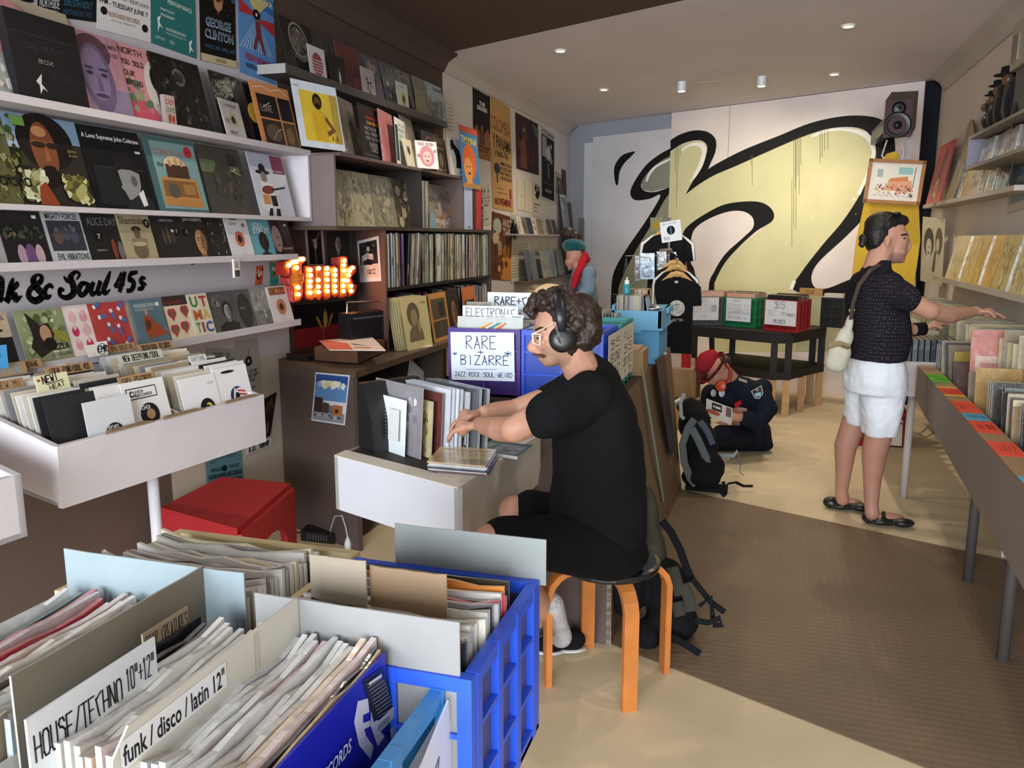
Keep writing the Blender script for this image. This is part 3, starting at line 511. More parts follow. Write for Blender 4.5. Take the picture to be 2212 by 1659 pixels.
# ---- singles below the lettering
Z4=1.174
cover('black and cream single with a cross above dark heads, cut by the left edge',-45,46,XB,Z4,lambda s:s.rect(0,.55,1,1,0xb9a88e).rect(.54,.35,.58,.9,0x1a1616).rect(.35,.66,.8,.7,0x1a1616).ell(.72,.42,.12,.14,0x16120f).ell(.4,.38,.14,.14,0x16120f).text('IRS',.6,.86,.3,.08,0x3a2f2a),bg=0x1c1818,group=R4,**q)
cover('green and cream single reading Sizzla with a dreadlocked bearded man',62,161,XB+.004,Z4,lambda s:s.noise(19,40,[0xa9b48c,0xd4d6bc,0x6b7a4a,0x4a5a30],.05,.12).poly([(.6,.45),(.98,.3),(.98,.5),(.75,.6)],0x8e8a3c).poly([(.2,.95),(.45,.7),(.62,.72),(.7,.5),(.55,.2),(.3,.1),(.15,.3),(.25,.5)],0x241c18).ell(.52,.52,.12,.17,0xb98f72).ell(.56,.33,.13,.12,0x15100e).text('SIZZLA',.52,.2,.44,.12,0x15140f,.02).text('RISIN LIVING',.55,.08,.42,.08,0x232a18),bg=0x8c946e,group=R4,**q)
cover('pale single printed with six pink cartoonish animal drawings',162,217,XB,Z4,lambda s:[s.ell(.3+.4*i,.22+.27*j,.13,.1,[0xd99aa4,0xc8305c,0xe0b0b4][(i+j)%3]).ell(.3+.4*i,.3+.27*j,.06,.06,0xe9b8bc) for i in range(2) for j in range(3)],bg=0xe6d8d6,group=R4,**q)
def pills(s):
    for x,y,a in [(.3,.72,.1),(.6,.75,-1.2),(.85,.9,.8),(.45,.48,-1.1),(.85,.62,-.5),(.68,.42,-1.4),(.35,.2,-.8),(.82,.17,.8),(.2,.95,.4)]:
        c,d=math.cos(a),math.sin(a)
        s.line([(x-.07*c,y-.07*d),(x,y)],.085,0xe6e2e2);s.line([(x,y),(x+.07*c,y+.07*d)],.085,0x4a6ba4)
cover('red single scattered with blue and white capsules',218,294,XB+.004,Z4,pills,bg=0xb03d40,group=R4,**q)
cover('cream record edge with brown speckles behind the red capsule single',255,308,XB-.012,Z4,lambda s:s.noise(20,10,[0xb59a7a,0xd0bea0],.02,.04),bg=0xd8cfc2,group=R4,w=.17,h=.18,name='single_sleeve')
cover('grey-blue single with a person lying in an orange robe',306,371,XB+.006,Z4,lambda s:s.text('MADELINE LEMAN',.1,.82,.65,.08,0xd8dce0).text('AND THE DESERT SWELLS',.1,.75,.6,.04,0xc8ccd0).poly([(.25,.3),(.3,.6),(.45,.65),(.6,.5),(.85,.3),(.95,.18),(.5,.15),(.35,.12)],0x9a4524).poly([(.3,.3),(.34,.56),(.5,.5),(.45,.35)],0x5c2c20).ell(.42,.7,.04,.06,0xc29074).rect(.78,.82,.9,.9,0xddd),bg=0x566e7c,group=R4,**q)
cover('cream single with red-rimmed heart photographs and a dark title band',373,427,XB,Z4,lambda s:[s.rect(0,.78,1,1,0x2e211e),s.text('Les Bracelets',.05,.82,.7,.1,0x8c2f32)]+[s.ell(x-.06,y,.1,.1,0xb8343c,14).ell(x+.06,y,.1,.1,0xb8343c,14).poly([(x-.15,y),(x+.15,y),(x,y-.2)],0xb8343c).ell(x,y-.02,.09,.09,0x6b5a4c,12) for x,y in ((.25,.62),(.75,.66),(.2,.25),(.6,.3))]and None,bg=0xdccdb2,group=R4,**q)
cover('cream single spelling Automatic in big letters, each another colour',426,468,XB+.004,Z4,lambda s:s.text('U',.1,.68,.36,.26,0x3f7a4a,.04).text('T',.56,.68,.36,.26,0xb8383a,.04).text('M',.12,.38,.4,.24,0xc0602c,.04).text('A',.56,.38,.36,.24,0xd0b04a,.04).text('T',.1,.08,.2,.24,0x5a8a4a,.04).text('I',.38,.08,.1,.24,0x8a3a34,.04).text('C',.56,.06,.36,.27,0x39589a,.04),bg=0xd9cfbc,group=R4,**q)
cover('charcoal single with a man in a black hood and flat cap',469,522,XB,Z4,lambda s:s.bust(.62,.5,.2,0x9a9a98,0x1c1c1e,0x19191b).ell(.3,.7,.06,.08,0xa0a0a0).text('BADBADNOT',.1,.88,.3,.03,0xaaa).noise(21,10,[0x6a6c6e,0x515356],.05,.14,(0,.5,.5,1)),bg=0x4b4d50,group=R4,**q)
cover('dark grey single showing a black disc through its sleeve',523,556,XB+.004,Z4,lambda s:s.ell(.5,.45,.42,.46,0x232426).text('TOM',.2,.5,.3,.05,0xbbb),bg=0x505254,group=R4,**q)
cover('misty grey single in crinkled plastic beside the orange label sleeve',557,593,XB,Z4,lambda s:s.rect(0,0,1,.4,0x5d5f62).noise(22,14,[0xa8aaac,0x7c7e80,0x6a6c6e],.05,.15),bg=0x8a8c8e,group=R4,w=None,h=.19,name='single_sleeve',mat='sleeve',lean=14)
cover('white single with an orange centre label and a strip of brown photo',594,636,XB+.004,Z4,lambda s:s.rect(.1,.76,.9,.97,0x9a5a38).noise(23,8,[0x6b4a38,0xc9844a],.05,.1,(.12,.78,.88,.95)).ell(.52,.42,.22,.22,0xc97a50).ell(.52,.42,.1,.1,0x2a1a14),bg=0xddd8d8,group=R4,**q)
# ================================================================ POSTERS ABOVE THE SHELVES
def wp(label,bl,br,tl,draw,bg,X=XL+.004,**k):return poster(label,wq(bl,br,tl,X),draw,bg,**k)
wp('black poster with white and teal lines of lettering, top left corner of the wall',(80,30),(207,48),(85,-140),lambda s:s.text('NORTHSIDE',.03,.1,.32,.12,0xdcdcdc).text('RECORDS',.03,.02,.3,.06,0xb0b0b0).text('SUN.15TH NOV.7',.42,.16,.5,.1,0x3f6f86,.01).text('NORTHSIDE RECORDS',.42,.05,.5,.07,0x3f5f76),0x16171c)
wp('second black poster edge at the extreme left of the wall above the ledge',(-60,3),(72,5),(-60,-140),None,0x14141a)
wp('white poster announcing an album launch on Tuesday June 7',(209,62),(325,92),(207,-120),lambda s:s.text('LAUNCH OF HUMANITY ALBUM LAUNCH',.04,.44,.92,.05,0x22,.0,.0,-.02).text('7PM - TUESDAY JUNE 7',.04,.31,.9,.08,0x1a1a1e,.02,0,-.02).text('NORTHSIDE RECORDS',.2,.19,.58,.06,0xa0705c,.01).ell(.12,.24,.06,.05,0x1a1a1a).ell(.88,.16,.06,.05,0x1a1a1a).text('ROCK STEADY',.25,.14,.45,.02,0x777).ell(.7,.55,.1,.04,0x1a1a1a),0xe3dfdf)
wp('teal poster headed Performance with small white running figures',(328,93),(424,127),(322,-110),lambda s:s.text('PERFORMANCE',.36,.5,.55,.05,0xdfe8e4,.01).text('PARTOUT',.2,.4,.3,.03,0xdfe8e4,.01).text('PROBLEM',.2,.34,.3,.03,0xdfe8e4,.01).text('NORTHSIDE RECORDS',.3,.2,.45,.03,0xe8efec,.01).text('WOORABINDA ST',.3,.16,.45,.02,0xc8d8d4).poly([(.12,.3),(.2,.34),(.16,.26),(.24,.2),(.17,.22),(.12,.14),(.13,.22)],0xe6efec).poly([(.82,.16),(.9,.2),(.86,.12),(.94,.06),(.87,.08),(.82,0.02),(.83,.1)],0xe6efec).text('AIRPORT',.06,.07,.22,.03,0xc8d8d4).text('PBS',.38,.06,.1,.04,0xc8d8d4),0x2f7672)
wp('dark poster with an orange-bearded face and blocky blue letters George Clinton',(433,130),(510,148),(428,-110),lambda s:s.rect(0,.62,1,1,0x2f5870).ell(.5,.62,.38,.2,0x17120f).poly([(.3,1),(.7,1),(.66,.6),(.5,.46),(.34,.6)],0x8a4326).ell(.5,.56,.12,.06,0xb98a66).ell(.5,.6,.06,.02,0x4a1c14).text('GEORGE',.15,.33,.7,.09,0x9fb6cc,.05).text('CLINTON',.12,.22,.8,.09,0x9fb6cc,.05).text('GEORGE',.17,.345,.66,.07,0x2b2f40,.0).text('CLINTON',.14,.235,.76,.07,0x2b2f40,.0).text('THURS 3RD APRIL 6PM',.1,.13,.85,.035,0x3f6d8c,.01).rect(0,0,1,.07,0xcdbb96).text('NORTHSIDE',.4,.02,.3,.03,0x332,.01).noise(25,10,[0xc9c9c0],.005,.01,(.05,.3,.95,.6)),0x16130f)
def rays(s):
    for k in range(12):
        a=-pi*.95+k*.16;s.poly([(.5,.72),(.5+1.0*math.cos(a),.72+.9*math.sin(a)),(.5+1.0*math.cos(a+.07),.72+.9*math.sin(a+.07))]if False else [(.5,.7),(.02+.08*k,.3),(.06+.08*k,.3)],0x9fc0e2)
    s.poly([(.02,.86),(.98,.8),(.98,.98),(.02,.98)],0x3a6cae).poly([(.5,.72),(.15,.95),(.85,.93)],0xc9c07a).poly([(.02,.84),(.4,.74),(.4,.7),(.02,.68)],0xb8343a).poly([(.98,.72),(.56,.7),(.56,.66),(.98,.56)],0xb8343a)
    s.ell(.48,.73,.1,.06,0x141418).ell(.48,.73,.03,.02,0xe0d8d0).text('VILLANOVA',.1,.88,.84,.08,0xd6cfae,.02)
    s.poly([(.44,.66),(.56,.66),(.6,.5),(.72,.3),(.66,.3),(.52,.46),(.42,.3),(.36,.34),(.46,.5)],0x7a3440)
    s.text('FRIDAY 3RD MARCH',.14,.17,.76,.08,0xc0283c,.02,0,-.02).text('NORTHSIDE RECORDS',.16,.08,.74,.06,0x17202e,.02,0,-.02)
wp('bright blue poster with a red burst, a dancer and Friday 3rd March',(517,155),(595,183),(511,-40),rays,0x5f92cc)
# posters low on the wall under the ledge
wp('grey notice with a small drawn record deck, left of the cream one under the ledge',(452,800),(512,800),(445,752),lambda s:s.hand('STORE US',.2,.6,.6,.2,0x44484a,.015).ell(.9,.4,.1,.2,0x7a7a7a),0xa9a9a8)
wp('pale hand-drawn notice with a black vinyl disc, pinned under the ledge',(520,860),(566,845),(508,740),lambda s:s.ell(.5,.62,.16,.09,0x2a2a2a).ell(.5,.62,.05,.03,0xb0b0b0).line([(.5,.72),(.55,.82)],.02,0x333).hand('VINYL IS THE',.15,.4,.7,.05,0x333,.015).hand('PERFECT GIFT',.15,.32,.75,.05,0x333,.015).hand('EVERY TIME',.3,.24,.4,.04,0x555,.012).hand('HOT LOVE',.3,.1,.4,.05,0x6a8a8c,.012),0xaeaca8)
wp('teal and white gig poster reading Northside Records Sat April 22 above the red stool',(448,1060),(526,1042),(443,985),lambda s:s.text('WINTER PARTY',.15,.84,.7,.1,0x3a4a50).text('JOY',.1,.72,.16,.1,0x222).text('BRIGGS',.12,.5,.3,.1,0x2a3a40,.02).ell(.48,.55,.07,.09,0x22).text('THE TEST',.62,.52,.28,.1,0x2a3a40,.02).text('NORTHSIDE RECORDS',.05,.3,.9,.13,0x14181a,.02).text('SAT APRIL 22',.06,.1,.88,.16,0xeef0f0,.02).text('SAT APRIL 22',.06,.12,.88,.13,0x12,.02),0x5d8a98)
wp('dark photograph strip on the wall behind the end of the white bin',(556,958),(584,940),(570,862),lambda s:s.noise(27,8,[0x3a2a24,0x241c1c,0x6b4a3a],.1,.25),0x1f1a1c,name='picture_card')
wp('narrow white strip with black signatures below the dark photograph',(532,982),(586,961),(532,965),lambda s:s.hand('K.O.',.1,.2,.3,.5,0x222,.03).hand('XBXR',.5,.2,.4,.5,0x222,.03),0xdad6d2,name='picture_card')
# ================================================================ BIN OF SINGLES
BIN=0xd3cdd1
t=thing('singles_bin','white wooden bin of seven inch singles on a slim post below the ledge','record bin',(-2.2,2.3,.81))
A=V(-1.968,1.848,0);B=V(-1.866,2.743,0);d=(B-A).normalized();nn=V(-d.y,d.x,0)         # nn points to the wall
DW=.55
def side(p,name,zf=1.0,zb=1.14,th=.02):
    m=MB();q=p+nn*DW;m.prism([V(p.x,p.y,.815),V(q.x,q.y,.90),V(q.x,q.y,zb),V(p.x,p.y,zf)],d*th,BIN);m.build(name,'paint',t)
m=MB();m.pbox(V(A.x,A.y,.81),d*(B-A).length,nn*.02,(0,0,.19),BIN);m.build('front_board','paint',t)
side(A+nn*.02,'side_panel');side(B-d*.02+nn*.02,'side_panel')
side(A+d*.52+nn*.02,'divider',.985,1.12,.014)
m=MB();m.prism([V(*(A+nn*.02).to_2d(),.815),V(*(B+nn*.02).to_2d(),.815),V(*(B+nn*(DW+.02)).to_2d(),.905),V(*(A+nn*(DW+.02)).to_2d(),.905)],(0,0,.012),BIN);m.build('base','paint',t)
pp_=V(-1.96,2.21,0);m=MB();m.lathe((-2.0,2.26,0),[(.019,0),(.019,.815)],14,0xcfcbd0);m.build('post','paint',t,smooth=True)
def single(p,label,draw=None,bg=0xe3e0da,h=.178,w=.178,lean=20,grp='singles in the white bin',t=.003,dd=None,mat='card',name='single_sleeve',cat='record',mb=None):
    """p: lower left corner; faces the shop, leaning back to the wall"""
    dd=dd or d;n2=V(dd.y,-dd.x,0);L=math.radians(lean);v=V(0,0,1)*math.cos(L)-n2*math.sin(L);q=dd.cross(v).normalized()
    own=mb is None;mb=mb or MB();mb.pbox(p-q*t,dd*w,v*h,q*t,bg,cols=[shade(bg,.85),bg]+[shade(bg,.9)]*4);s=Sheet(mb,p,dd,v,w,h)
    if draw:draw(s)
    if own:o=mb.build(name,mat);tag(o,label,cat,grp);return o
def label_disc(c1,c2,cx=.5,cy=.4,r=.2):
    return lambda s:s.ell(cx,cy,r,r,c1).ell(cx,cy,r*.38,r*.38,c2)
cols=[(.03,4,1.0),(.225,4,1.0),(.545,2,1.0),(.72,1,1.0)]
PAL=[0xe3dfd6,0xd9d2c4,0xcfc4ae,0xe8e6e2,0xbfb8aa,0x2a2a2e,0xd8d8da,0xe8e4da,0xa7977c,0x8a8a8c]
for ci,(off,k0,_) in enumerate(cols):
    nrec=17
    for k in range(nrec-1,-1,-1):
        f=k/(nrec-1);depth=.035+.40*f;zb_=.945+.055*f+rnd.uniform(-.006,.01);jit=rnd.uniform(-.008,.012)
        if k==0:continue
        single(A+d*(off+jit)+nn*depth+V(0,0,zb_),['plain single sleeve filed in the first stack of the white bin','plain single sleeve filed in the second stack, behind the Choi divider','plain single sleeve filed in the third stack, behind the yellow label single','plain single sleeve filed in the last stack at the right end of the bin'][ci],
               None,rnd.choice(PAL),lean=12+10*f,grp='singles in stack %s of the white bin'%['one','two','three','four'][ci])
G='front singles of the white bin'
single(A+d*.135+nn*.022+V(0,0,.925),'grey-white single sleeve showing a black label, frontmost on the left',lambda s:s.ell(.55,.35,.2,.2,0x121214).ell(.55,.35,.07,.07,0xbfbdbb).hand('REVEL',.42,.44,.26,.06,0xd8d8d8,.012).text('REV',.48,.22,.16,.05,0xd8d8d8),0xd7d8dc,lean=9,grp=G)
single(A+d*.315+nn*.05+V(0,0,.955),'white Choi Records single with boxed logo and black label',lambda s:s.rect(.08,.66,.78,.88,0x1a1a1a).rect(.1,.68,.76,.86,0xe9e8e6).ell(.2,.77,.06,.06,0x1a1a1a).ell(.21,.77,.035,.035,0xe9e8e6).text('HOI',.28,.77,.18,.06,0x1a1a1a,.02).text('RECORDS',.26,.7,.4,.06,0x1a1a1a,.02).ell(.5,.34,.22,.22,0x131315).ell(.52,.34,.1,.1,0xa5825a).text('CHOI',.33,.44,.2,.08,0xe8e8e8,.02),0xe8e7e6,lean=14,grp=G,dd=d)
single(A+d*.545+nn*.035+V(0,0,.935),'white single sleeve with a black disc and yellow centre, right of the divider',lambda s:s.ell(.62,.32,.2,.2,0x141416).ell(.66,.3,.1,.12,0xd9d05a).ell(.62,.3,.07,.09,0x4a4a4c).rect(.74,.8,.9,.84,0xc8c8c8),0xe7e6e8,lean=14,grp=G)
single(A+d*.72+nn*.04+V(0,0,.945),'white single sleeve with a striped red, white and navy label at the right end',lambda s:s.ell(.56,.34,.22,.22,0x27305a).ell(.64,.34,.16,.18,0xe6e0e0).line([(.6,.46),(.78,.42)],.035,0xc0343c).line([(.62,.38),(.8,.34)],.035,0xc0343c).line([(.62,.3),(.78,.26)],.035,0xc0343c).ell(.54,.36,.07,.07,0x141414).line([(.4,.2),(.5,.5)],.05,0xe6e0e0).ell(.4,.9,.2,.03,0x141414),0xeae9ea,lean=14,grp=G)
DC=0xa88762;DG='divider cards in the white bin'
def divider(off,dep,z,w,h,txt,label,bg=DC,col=0x2a1d14,x=.08,ht=.6,**k):
    single(A+d*off+nn*dep+V(0,0,z),label,lambda s:s.hand(txt,x,(1-ht)/2,1-2*x,ht,col,.014) if txt else None,bg,h,w,name='divider_card',cat='divider card',grp=DG,**k)
divider(.03,.40,1.16,.19,.042,'NORTHSIDE','brown divider card lettered Northside in pale blue',col=0x7db4d8,lean=14)
single(A+d*.055+nn*.405+V(0,0,1.2),'pale blue cut-out letter N standing on the first divider',None,0x5aa8dc,.001,.001,grp=DG,name='divider_card',cat='letter') if False else None
m=MB();o_=A+d*.06+nn*.39+V(0,0,1.19);u_=d*.085;v_=V(0,0,.075)
m.prism([o_+u_*a+v_*b for a,b in [(0,0),(.26,0),(.26,.5),(.74,0),(1,0),(1,1),(.74,1),(.74,.5),(.26,1),(0,1)]],-nn*.006,0x4fa3dc,0x2c5f86);tag(m.build('letter_n','card'),'pale blue cut-out letter N standing up at the back of the white bin','letter')
divider(.035,.30,1.135,.1,.032,'NEW MI','brown divider lettered New Mi at the front left of the bin')
single(A+d*.105+nn*.20+V(0,0,1.125),'tilted white and yellow card reading New! Heat',lambda s:s.ell(.1,.72,.05,.08,0xb8343c).hand('NEW!',.2,.5,.5,.4,0x1a1a1a,.03,.3).hand('HEAT',.35,.1,.5,.25,0x1a1a1a,.02,.3).line([(.3,.42),(.8,.58)],.02,0x1a1a1a),0xe2dfb6,.055,.115,lean=16,grp=DG,name='divider_card',cat='divider card')
divider(.23,.32,1.15,.18,.032,'LOCAL FUNK+SOUL 45S','brown divider lettered Local Funk and Soul 45s')
divider(.14,.42,1.17,.15,.03,'FUNK SOUL REGGAE','brown divider lettered Funk Soul behind the Local one')
divider(.325,.10,1.11,.15,.04,'CHOI RECORDS','brown divider lettered Choi Records')
divider(.53,.33,1.15,.2,.036,'NEW DEEPFUNK/SOUL','grey plastic divider lettered New Deep Funk / Soul',bg=0xc5c6b8)
divider(.49,.44,1.175,.075,.045,'','brown and white divider with round EMR logo',bg=0xd8d2c8)
m=MB();s=Sheet(m,A+d*.515+nn*.432+V(0,0,1.178),d,V(0,0,1),.05,.05);s.rect(0,0,1,1,0xe6e6e4);s.ring(.5,.45,.42,.05,0x17171a);s.hand('EMR',.16,.25,.85,.42,0x17171a,.08);tag(m.build('logo_card','card'),'white square with a black ringed logo on the back divider','divider card',DG)
divider(.60,.46,1.175,.12,.03,'BIG CREATIVE','upper brown divider lettered Big Creative at the back right')
divider(.70,.42,1.165,.17,.034,'TRUTH+SOUL RECORDS','brown divider lettered Truth and Soul Records')
divider(.735,.2,1.135,.085,.026,'DAPTONE','small white divider lettered Daptone',bg=0xdfe2e0,col=0x30485a)
for off,w_,l in [(.16,.20,'torn brown cardboard strip lying on the bin front, leftmost'),(.39,.20,'torn brown cardboard strip lying on the bin front, middle one'),(.68,.20,'torn brown cardboard strip lying on the bin front, at the right')]:
    m=MB();p=A+d*off+V(0,0,1.0);q=[p-nn*.012,p+d*w_-nn*.002,p+d*(w_-.02)+nn*.03,p+d*.03+nn*.022]
    m.prism([a+V(0,0,.002) for a in q],(0,0,.004),0x9a8264);s=Sheet(m,q[0]+V(0,0,.0065),d,nn,w_,.03);s.hand('RECORDS',.15,.25,.7,.5,0x54432f,.008);tag(m.build('cardboard_strip','card'),l,'card','cardboard strips on the bin')
# neighbouring bin cut by the left edge of the picture
t=thing('singles_bin','second white wooden record bin, cut off by the left edge of the picture','record bin',(-2.0,1.3,.77))
A2=V(-1.90,1.63,0);m=MB();m.pbox((-1.90,1.66,.80),d*-.75,nn*.02,(0,0,.175),BIN);m.build('front_board','paint',t)
m=MB();p=V(-1.90,1.66,0);q=p+nn*.55;m.prism([V(p.x,p.y,.80),V(q.x,q.y,.86),V(q.x,q.y,1.1),V(p.x,p.y,.975)],d*-.02,BIN);m.build('side_panel','paint',t)
m=MB();m.prism([V(p.x,p.y,.80),V(q.x,q.y,.86),V(q.x,q.y,.875),V(p.x,p.y,.815)],d*-.75,BIN);m.build('base','paint',t)
# ================================================================ RED STEP STOOL
t=thing('step_stool','red painted wooden step stool with arched cut-outs by the wall','stool',(-2.25,3.1,0))
RD=0xb02a2e;a,b,c,e=V(-2.46,2.76,.44),V(-2.0,2.66,.44),V(-2.13,3.25,.44),V(-2.50,3.25,.44)
a,b,c,e=pz(347,1108,.44),pz(513,1155,.44),pz(628,1055,.44),pz(480,1040,.44)
m=MB();m.prism([a,b,c,e],(0,0,.025),RD);m.build('top','paint',t)
def arch(p,q,name):      # a side board between p and q with an arched opening
    w=(q-p);z1=.44;pts=[p+V(0,0,-z1)];pts+=[p,q,q+V(0,0,-z1),p+w*.82+V(0,0,-z1)]
    for k in range(9):
        an=pi*k/8;pts.append(p+w*(.5+.32*math.cos(an))+V(0,0,-z1+.20+.13*math.sin(an)))
    pts.append(p+w*.18+V(0,0,-z1));n=V(-w.y,w.x,0).normalized()*.018
    m=MB()
    tr=__import__('mathutils').geometry.tessellate_polygon([pts]);base=len(m.v)
    m.v+=pts+[x+n for x in pts];N_=len(pts)
    for f in tr:m.f+=[tuple(base+k for k in f),tuple(base+N_+k for k in reversed(f))];m.c+=[RD,RD];m.m+=[0,0]
    for k in range(N_):j=(k+1)%N_;m.f.append((base+k,base+j,base+N_+j,base+N_+k));m.c.append(RD);m.m.append(0)
    m.build(name,'paint',t)
arch(a,b,'side_panel');arch(c,b,'side_panel');arch(a,e,'side_panel');arch(e,c,'side_panel')
m=MB();m.lathe(c+V(.004,-.09,-.06),[(.012,0),(.012,.006)],12,0x501417,axis=(.8,-.6,0));m.build('screw_cap','plastic',t)
# ================================================================ BROWN CABINETS ON THE LEFT WALL
BR,BR2=0x6a5a55,0x4a3d35
CF=-2.2
t=thing('wall_cabinet','brown open wall cabinet of plastic-wrapped records with covers standing on top','cabinet',(-2.4,4.9,1.66))
yl,yr=4.035,5.9
m=MB();m.box((XL+.001,yl,2.035),(CF,yr,2.053),BR);m.build('top_board','paint',t)
m=MB();m.prism([(XL+.001,yl,1.668),(XL+.001,6.36,1.668),(-2.1,6.36,1.668),(-2.1,4.335,1.668),(CF,3.97,1.668)],(0,0,-.02),BR2);m.build('base_board','paint',t)
m=MB();m.prism([(XL+.001,yl+.07,1.668),(CF,yl-.07,1.668),(CF,yl-.052,1.668),(XL+.001,yl+.088,1.668)],(0,0,.367),0x7c6c6c);m.build('side_panel','paint',t)
m=MB();m.box((XL+.001,yr-.018,1.668),(CF,yr,2.035),BR);m.build('side_panel','paint',t)
ydv=yfor(912,-2.2,1.8);m=MB();m.box((XL+.001,ydv,1.668),(CF-.01,ydv+.02,2.035),0x2e2724);m.build('divider','paint',t)
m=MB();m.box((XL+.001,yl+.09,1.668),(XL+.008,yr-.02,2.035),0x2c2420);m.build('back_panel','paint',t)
G5='wrapped records in the brown wall cabinet'
OL=[0x8a8468,0xa39c80,0x6f6c56,0xb5ad92,0x55523f]
for i,(a,b,l,sd) in enumerate([(724,768,'leftmost wrapped olive record in the brown cabinet, dark branch drawn on it',31),(768,812,'second wrapped olive record in the brown cabinet, pale and mottled',32),(813,861,'third wrapped olive record in the brown cabinet, faint blue figure',33),(862,899,'fourth wrapped record in the brown cabinet, dark with round cream faces',34),(928,984,'wrapped pinkish-grey record standing alone in the right bay of the cabinet',35)]):
    def dr(s,sd=sd,i=i):
        s.noise(sd,46,OL if i<3 else [0x3a3428,0x55483a,0x8a7c68]if i==3 else [0x8c7b70,0xa5958a,0x6b5c58,0xb5aaa2],.04,.13)
        if i==0:s.line([(.5,.02),(.55,.2),(.62,.32),(.72,.36)],.04,0x1c1a16).line([(.55,.2),(.45,.3)],.03,0x1c1a16)
        if i==3:[s.ell(x,y,.14,.11,0xb5a68a,10) for x,y in ((.2,.75),(.6,.66),(.4,.3),(.8,.4),(.75,.85),(.2,.12))]
        if i==4:s.line([(.1,.3),(.5,.25),(.9,.4)],.05,0x9a6a48)
    cover(l,a,b,-2.28,1.67,dr,w=None,h=.315,bg=OL[i%5]if i<3 else 0x4a4234 if i==3 else 0x7d706a,mat='sleeve',group=G5,lean=8,t=.012)
for i in range(5):
    y=ydv+.05+i*.022;c=[0xa9a8a2,0x3a3a40,0x8e8c86,0xc5c3bc,0x55504a][i];m=MB();m.box((-2.5,y,1.67),(-2.215,y+.014,1.98),c);tag(m.build('record','sleeve'),'upright record edge-on just right of the cabinet divider','record','edge-on records by the cabinet divider')
m=MB();a=px(929,463,CF+.004);m.quad([a,a+V(0,.06,.02),a+V(0,.1,-.06),a+V(0,.06,-.13),a+V(0,.02,-.09)],0x7fa9bf);tag(m.build('paper_note','paper'),'small pale blue torn note taped at the cabinet divider','note')
# on top of the cabinet
R5='records on top of the brown cabinet';ZT=2.054
cover('thick grey crinkled plastic record right of the yellow cover',749,785,-2.27,ZT,lambda s:s.noise(41,26,[0x7d746c,0x958c84,0x6a6058,0xc9c4bc],.03,.1),bg=0x867c74,mat='sleeve',group=R5,t=.02,fit=True,w=.3,h=.33,lean=10)
cover('black cover with red and orange title Sharon Jones and white handwriting',786,829,-2.26,ZT,lambda s:s.text('NATURALLY',.02,.83,.95,.12,0x5a2a22).text('SHARON JONES',.3,.74,.68,.07,0xc8402c,.02).text('DAP-KINGS',.35,.66,.6,.06,0xd8963a,.02).hand('NORTHSIDE',.2,.56,.6,.05,0xb0b0b0,.008).hand('SOUL FOREVER',.2,.47,.7,.05,0xb0b0b0,.008).hand('KEEP ON FUNK',.22,.38,.7,.05,0xb0b0b0,.008).hand('SHARON',.35,.26,.4,.07,0xb0b0b0,.008).hand('JONES',.4,.17,.35,.07,0xb0b0b0,.008).line([(.05,.1),(.95,.08)],.006,0x999),bg=0x141316,group=R5,fit=True,lean=6,w=.3,h=.315)
cover('salmon pink record in crinkled plastic right of the black titled cover',830,857,-2.25,ZT,lambda s:s.noise(42,8,[0xd9949a,0xc77a7c],.05,.15),bg=0xcf7f80,mat='sleeve',group=R5,fit=True,lean=5,w=.3,h=.315,t=.01)
cover('white cover bent forward, covered in pale blue handwriting',859,880,-2.24,ZT,lambda s:s.rect(.0,.1,.25,.85,0x2c4a44).hand('WALL OF',.3,.85,.6,.06,0x6a9ac0,.01).hand('BROOME',.3,.74,.6,.06,0x6a9ac0,.01).hand('SOUL',.35,.62,.5,.07,0x6a9ac0,.01).hand('THANKS',.3,.5,.6,.06,0x6a9ac0,.01).hand('SOUL',.35,.36,.5,.08,0x6a9ac0,.01),bg=0xe3e6dc,group=R5,fit=True,lean=3,w=.28,h=.29)
cover('tall cream cover with a thin ink drawing, behind the small centre-hole sleeve',893,917,-2.34,ZT,lambda s:s.line([(.5,.9),(.45,.6),(.55,.3)],.03,0x7a7268).noise(43,14,[0xb5ad9c,0x8e8474,0xcfc8b8],.02,.06),bg=0xcfc7b4,group=R5,fit=True,lean=14,w=.3,h=.44)
cover('small cream sleeve with a black centre hole on the cabinet top',881,901,-2.215,ZT,lambda s:s.ell(.5,.6,.18,.18,0x8e8a80).ell(.5,.6,.09,.12,0x151515),bg=0xd8cfb8,group=R5,fit=True,w=.178,h=.178,name='single_sleeve')
cover('white single sleeve with a drawn pink-haired face and scribbles',902,948,-2.213,ZT,lambda s:s.ell(.5,.45,.34,.38,0xd48a94).ell(.5,.4,.2,.25,0xecc0b8).ell(.42,.45,.04,.02,0x5a3a40).ell(.58,.45,.04,.02,0x5a3a40).ell(.5,.28,.08,.03,0xb8404c).hand('RAD RUSH',.15,.84,.7,.1,0xa04050,.014).hand('XO',.05,.4,.12,.1,0x333,.012).hand('OX',.82,.6,.14,.1,0x333,.012),bg=0xe6dfdf,group=R5,fit=True,w=.178,h=.178,lean=8,name='single_sleeve',t=.004)
cover('brown record cover with a pale ornate frame, near the right end of the cabinet',944,972,-2.27,ZT,lambda s:s.rect(.2,.1,.8,.75,0x9c8870).rect(.27,.16,.73,.68,0x5f4a38).ell(.5,.4,.15,.2,0xb09878).text('PROFOUND',.1,.84,.8,.08,0xc0b090),bg=0x6b5a48,group=R5,fit=True,w=.27,h=.26,lean=8)
cover('grey record cover with a pale pink loop drawn on it, behind the pink-face single',925,960,-2.32,ZT,lambda s:s.ring(.4,.6,.3,.06,0xb87a7c),bg=0x5c5450,group=R5,fit=True,w=.28,h=.30,lean=10)
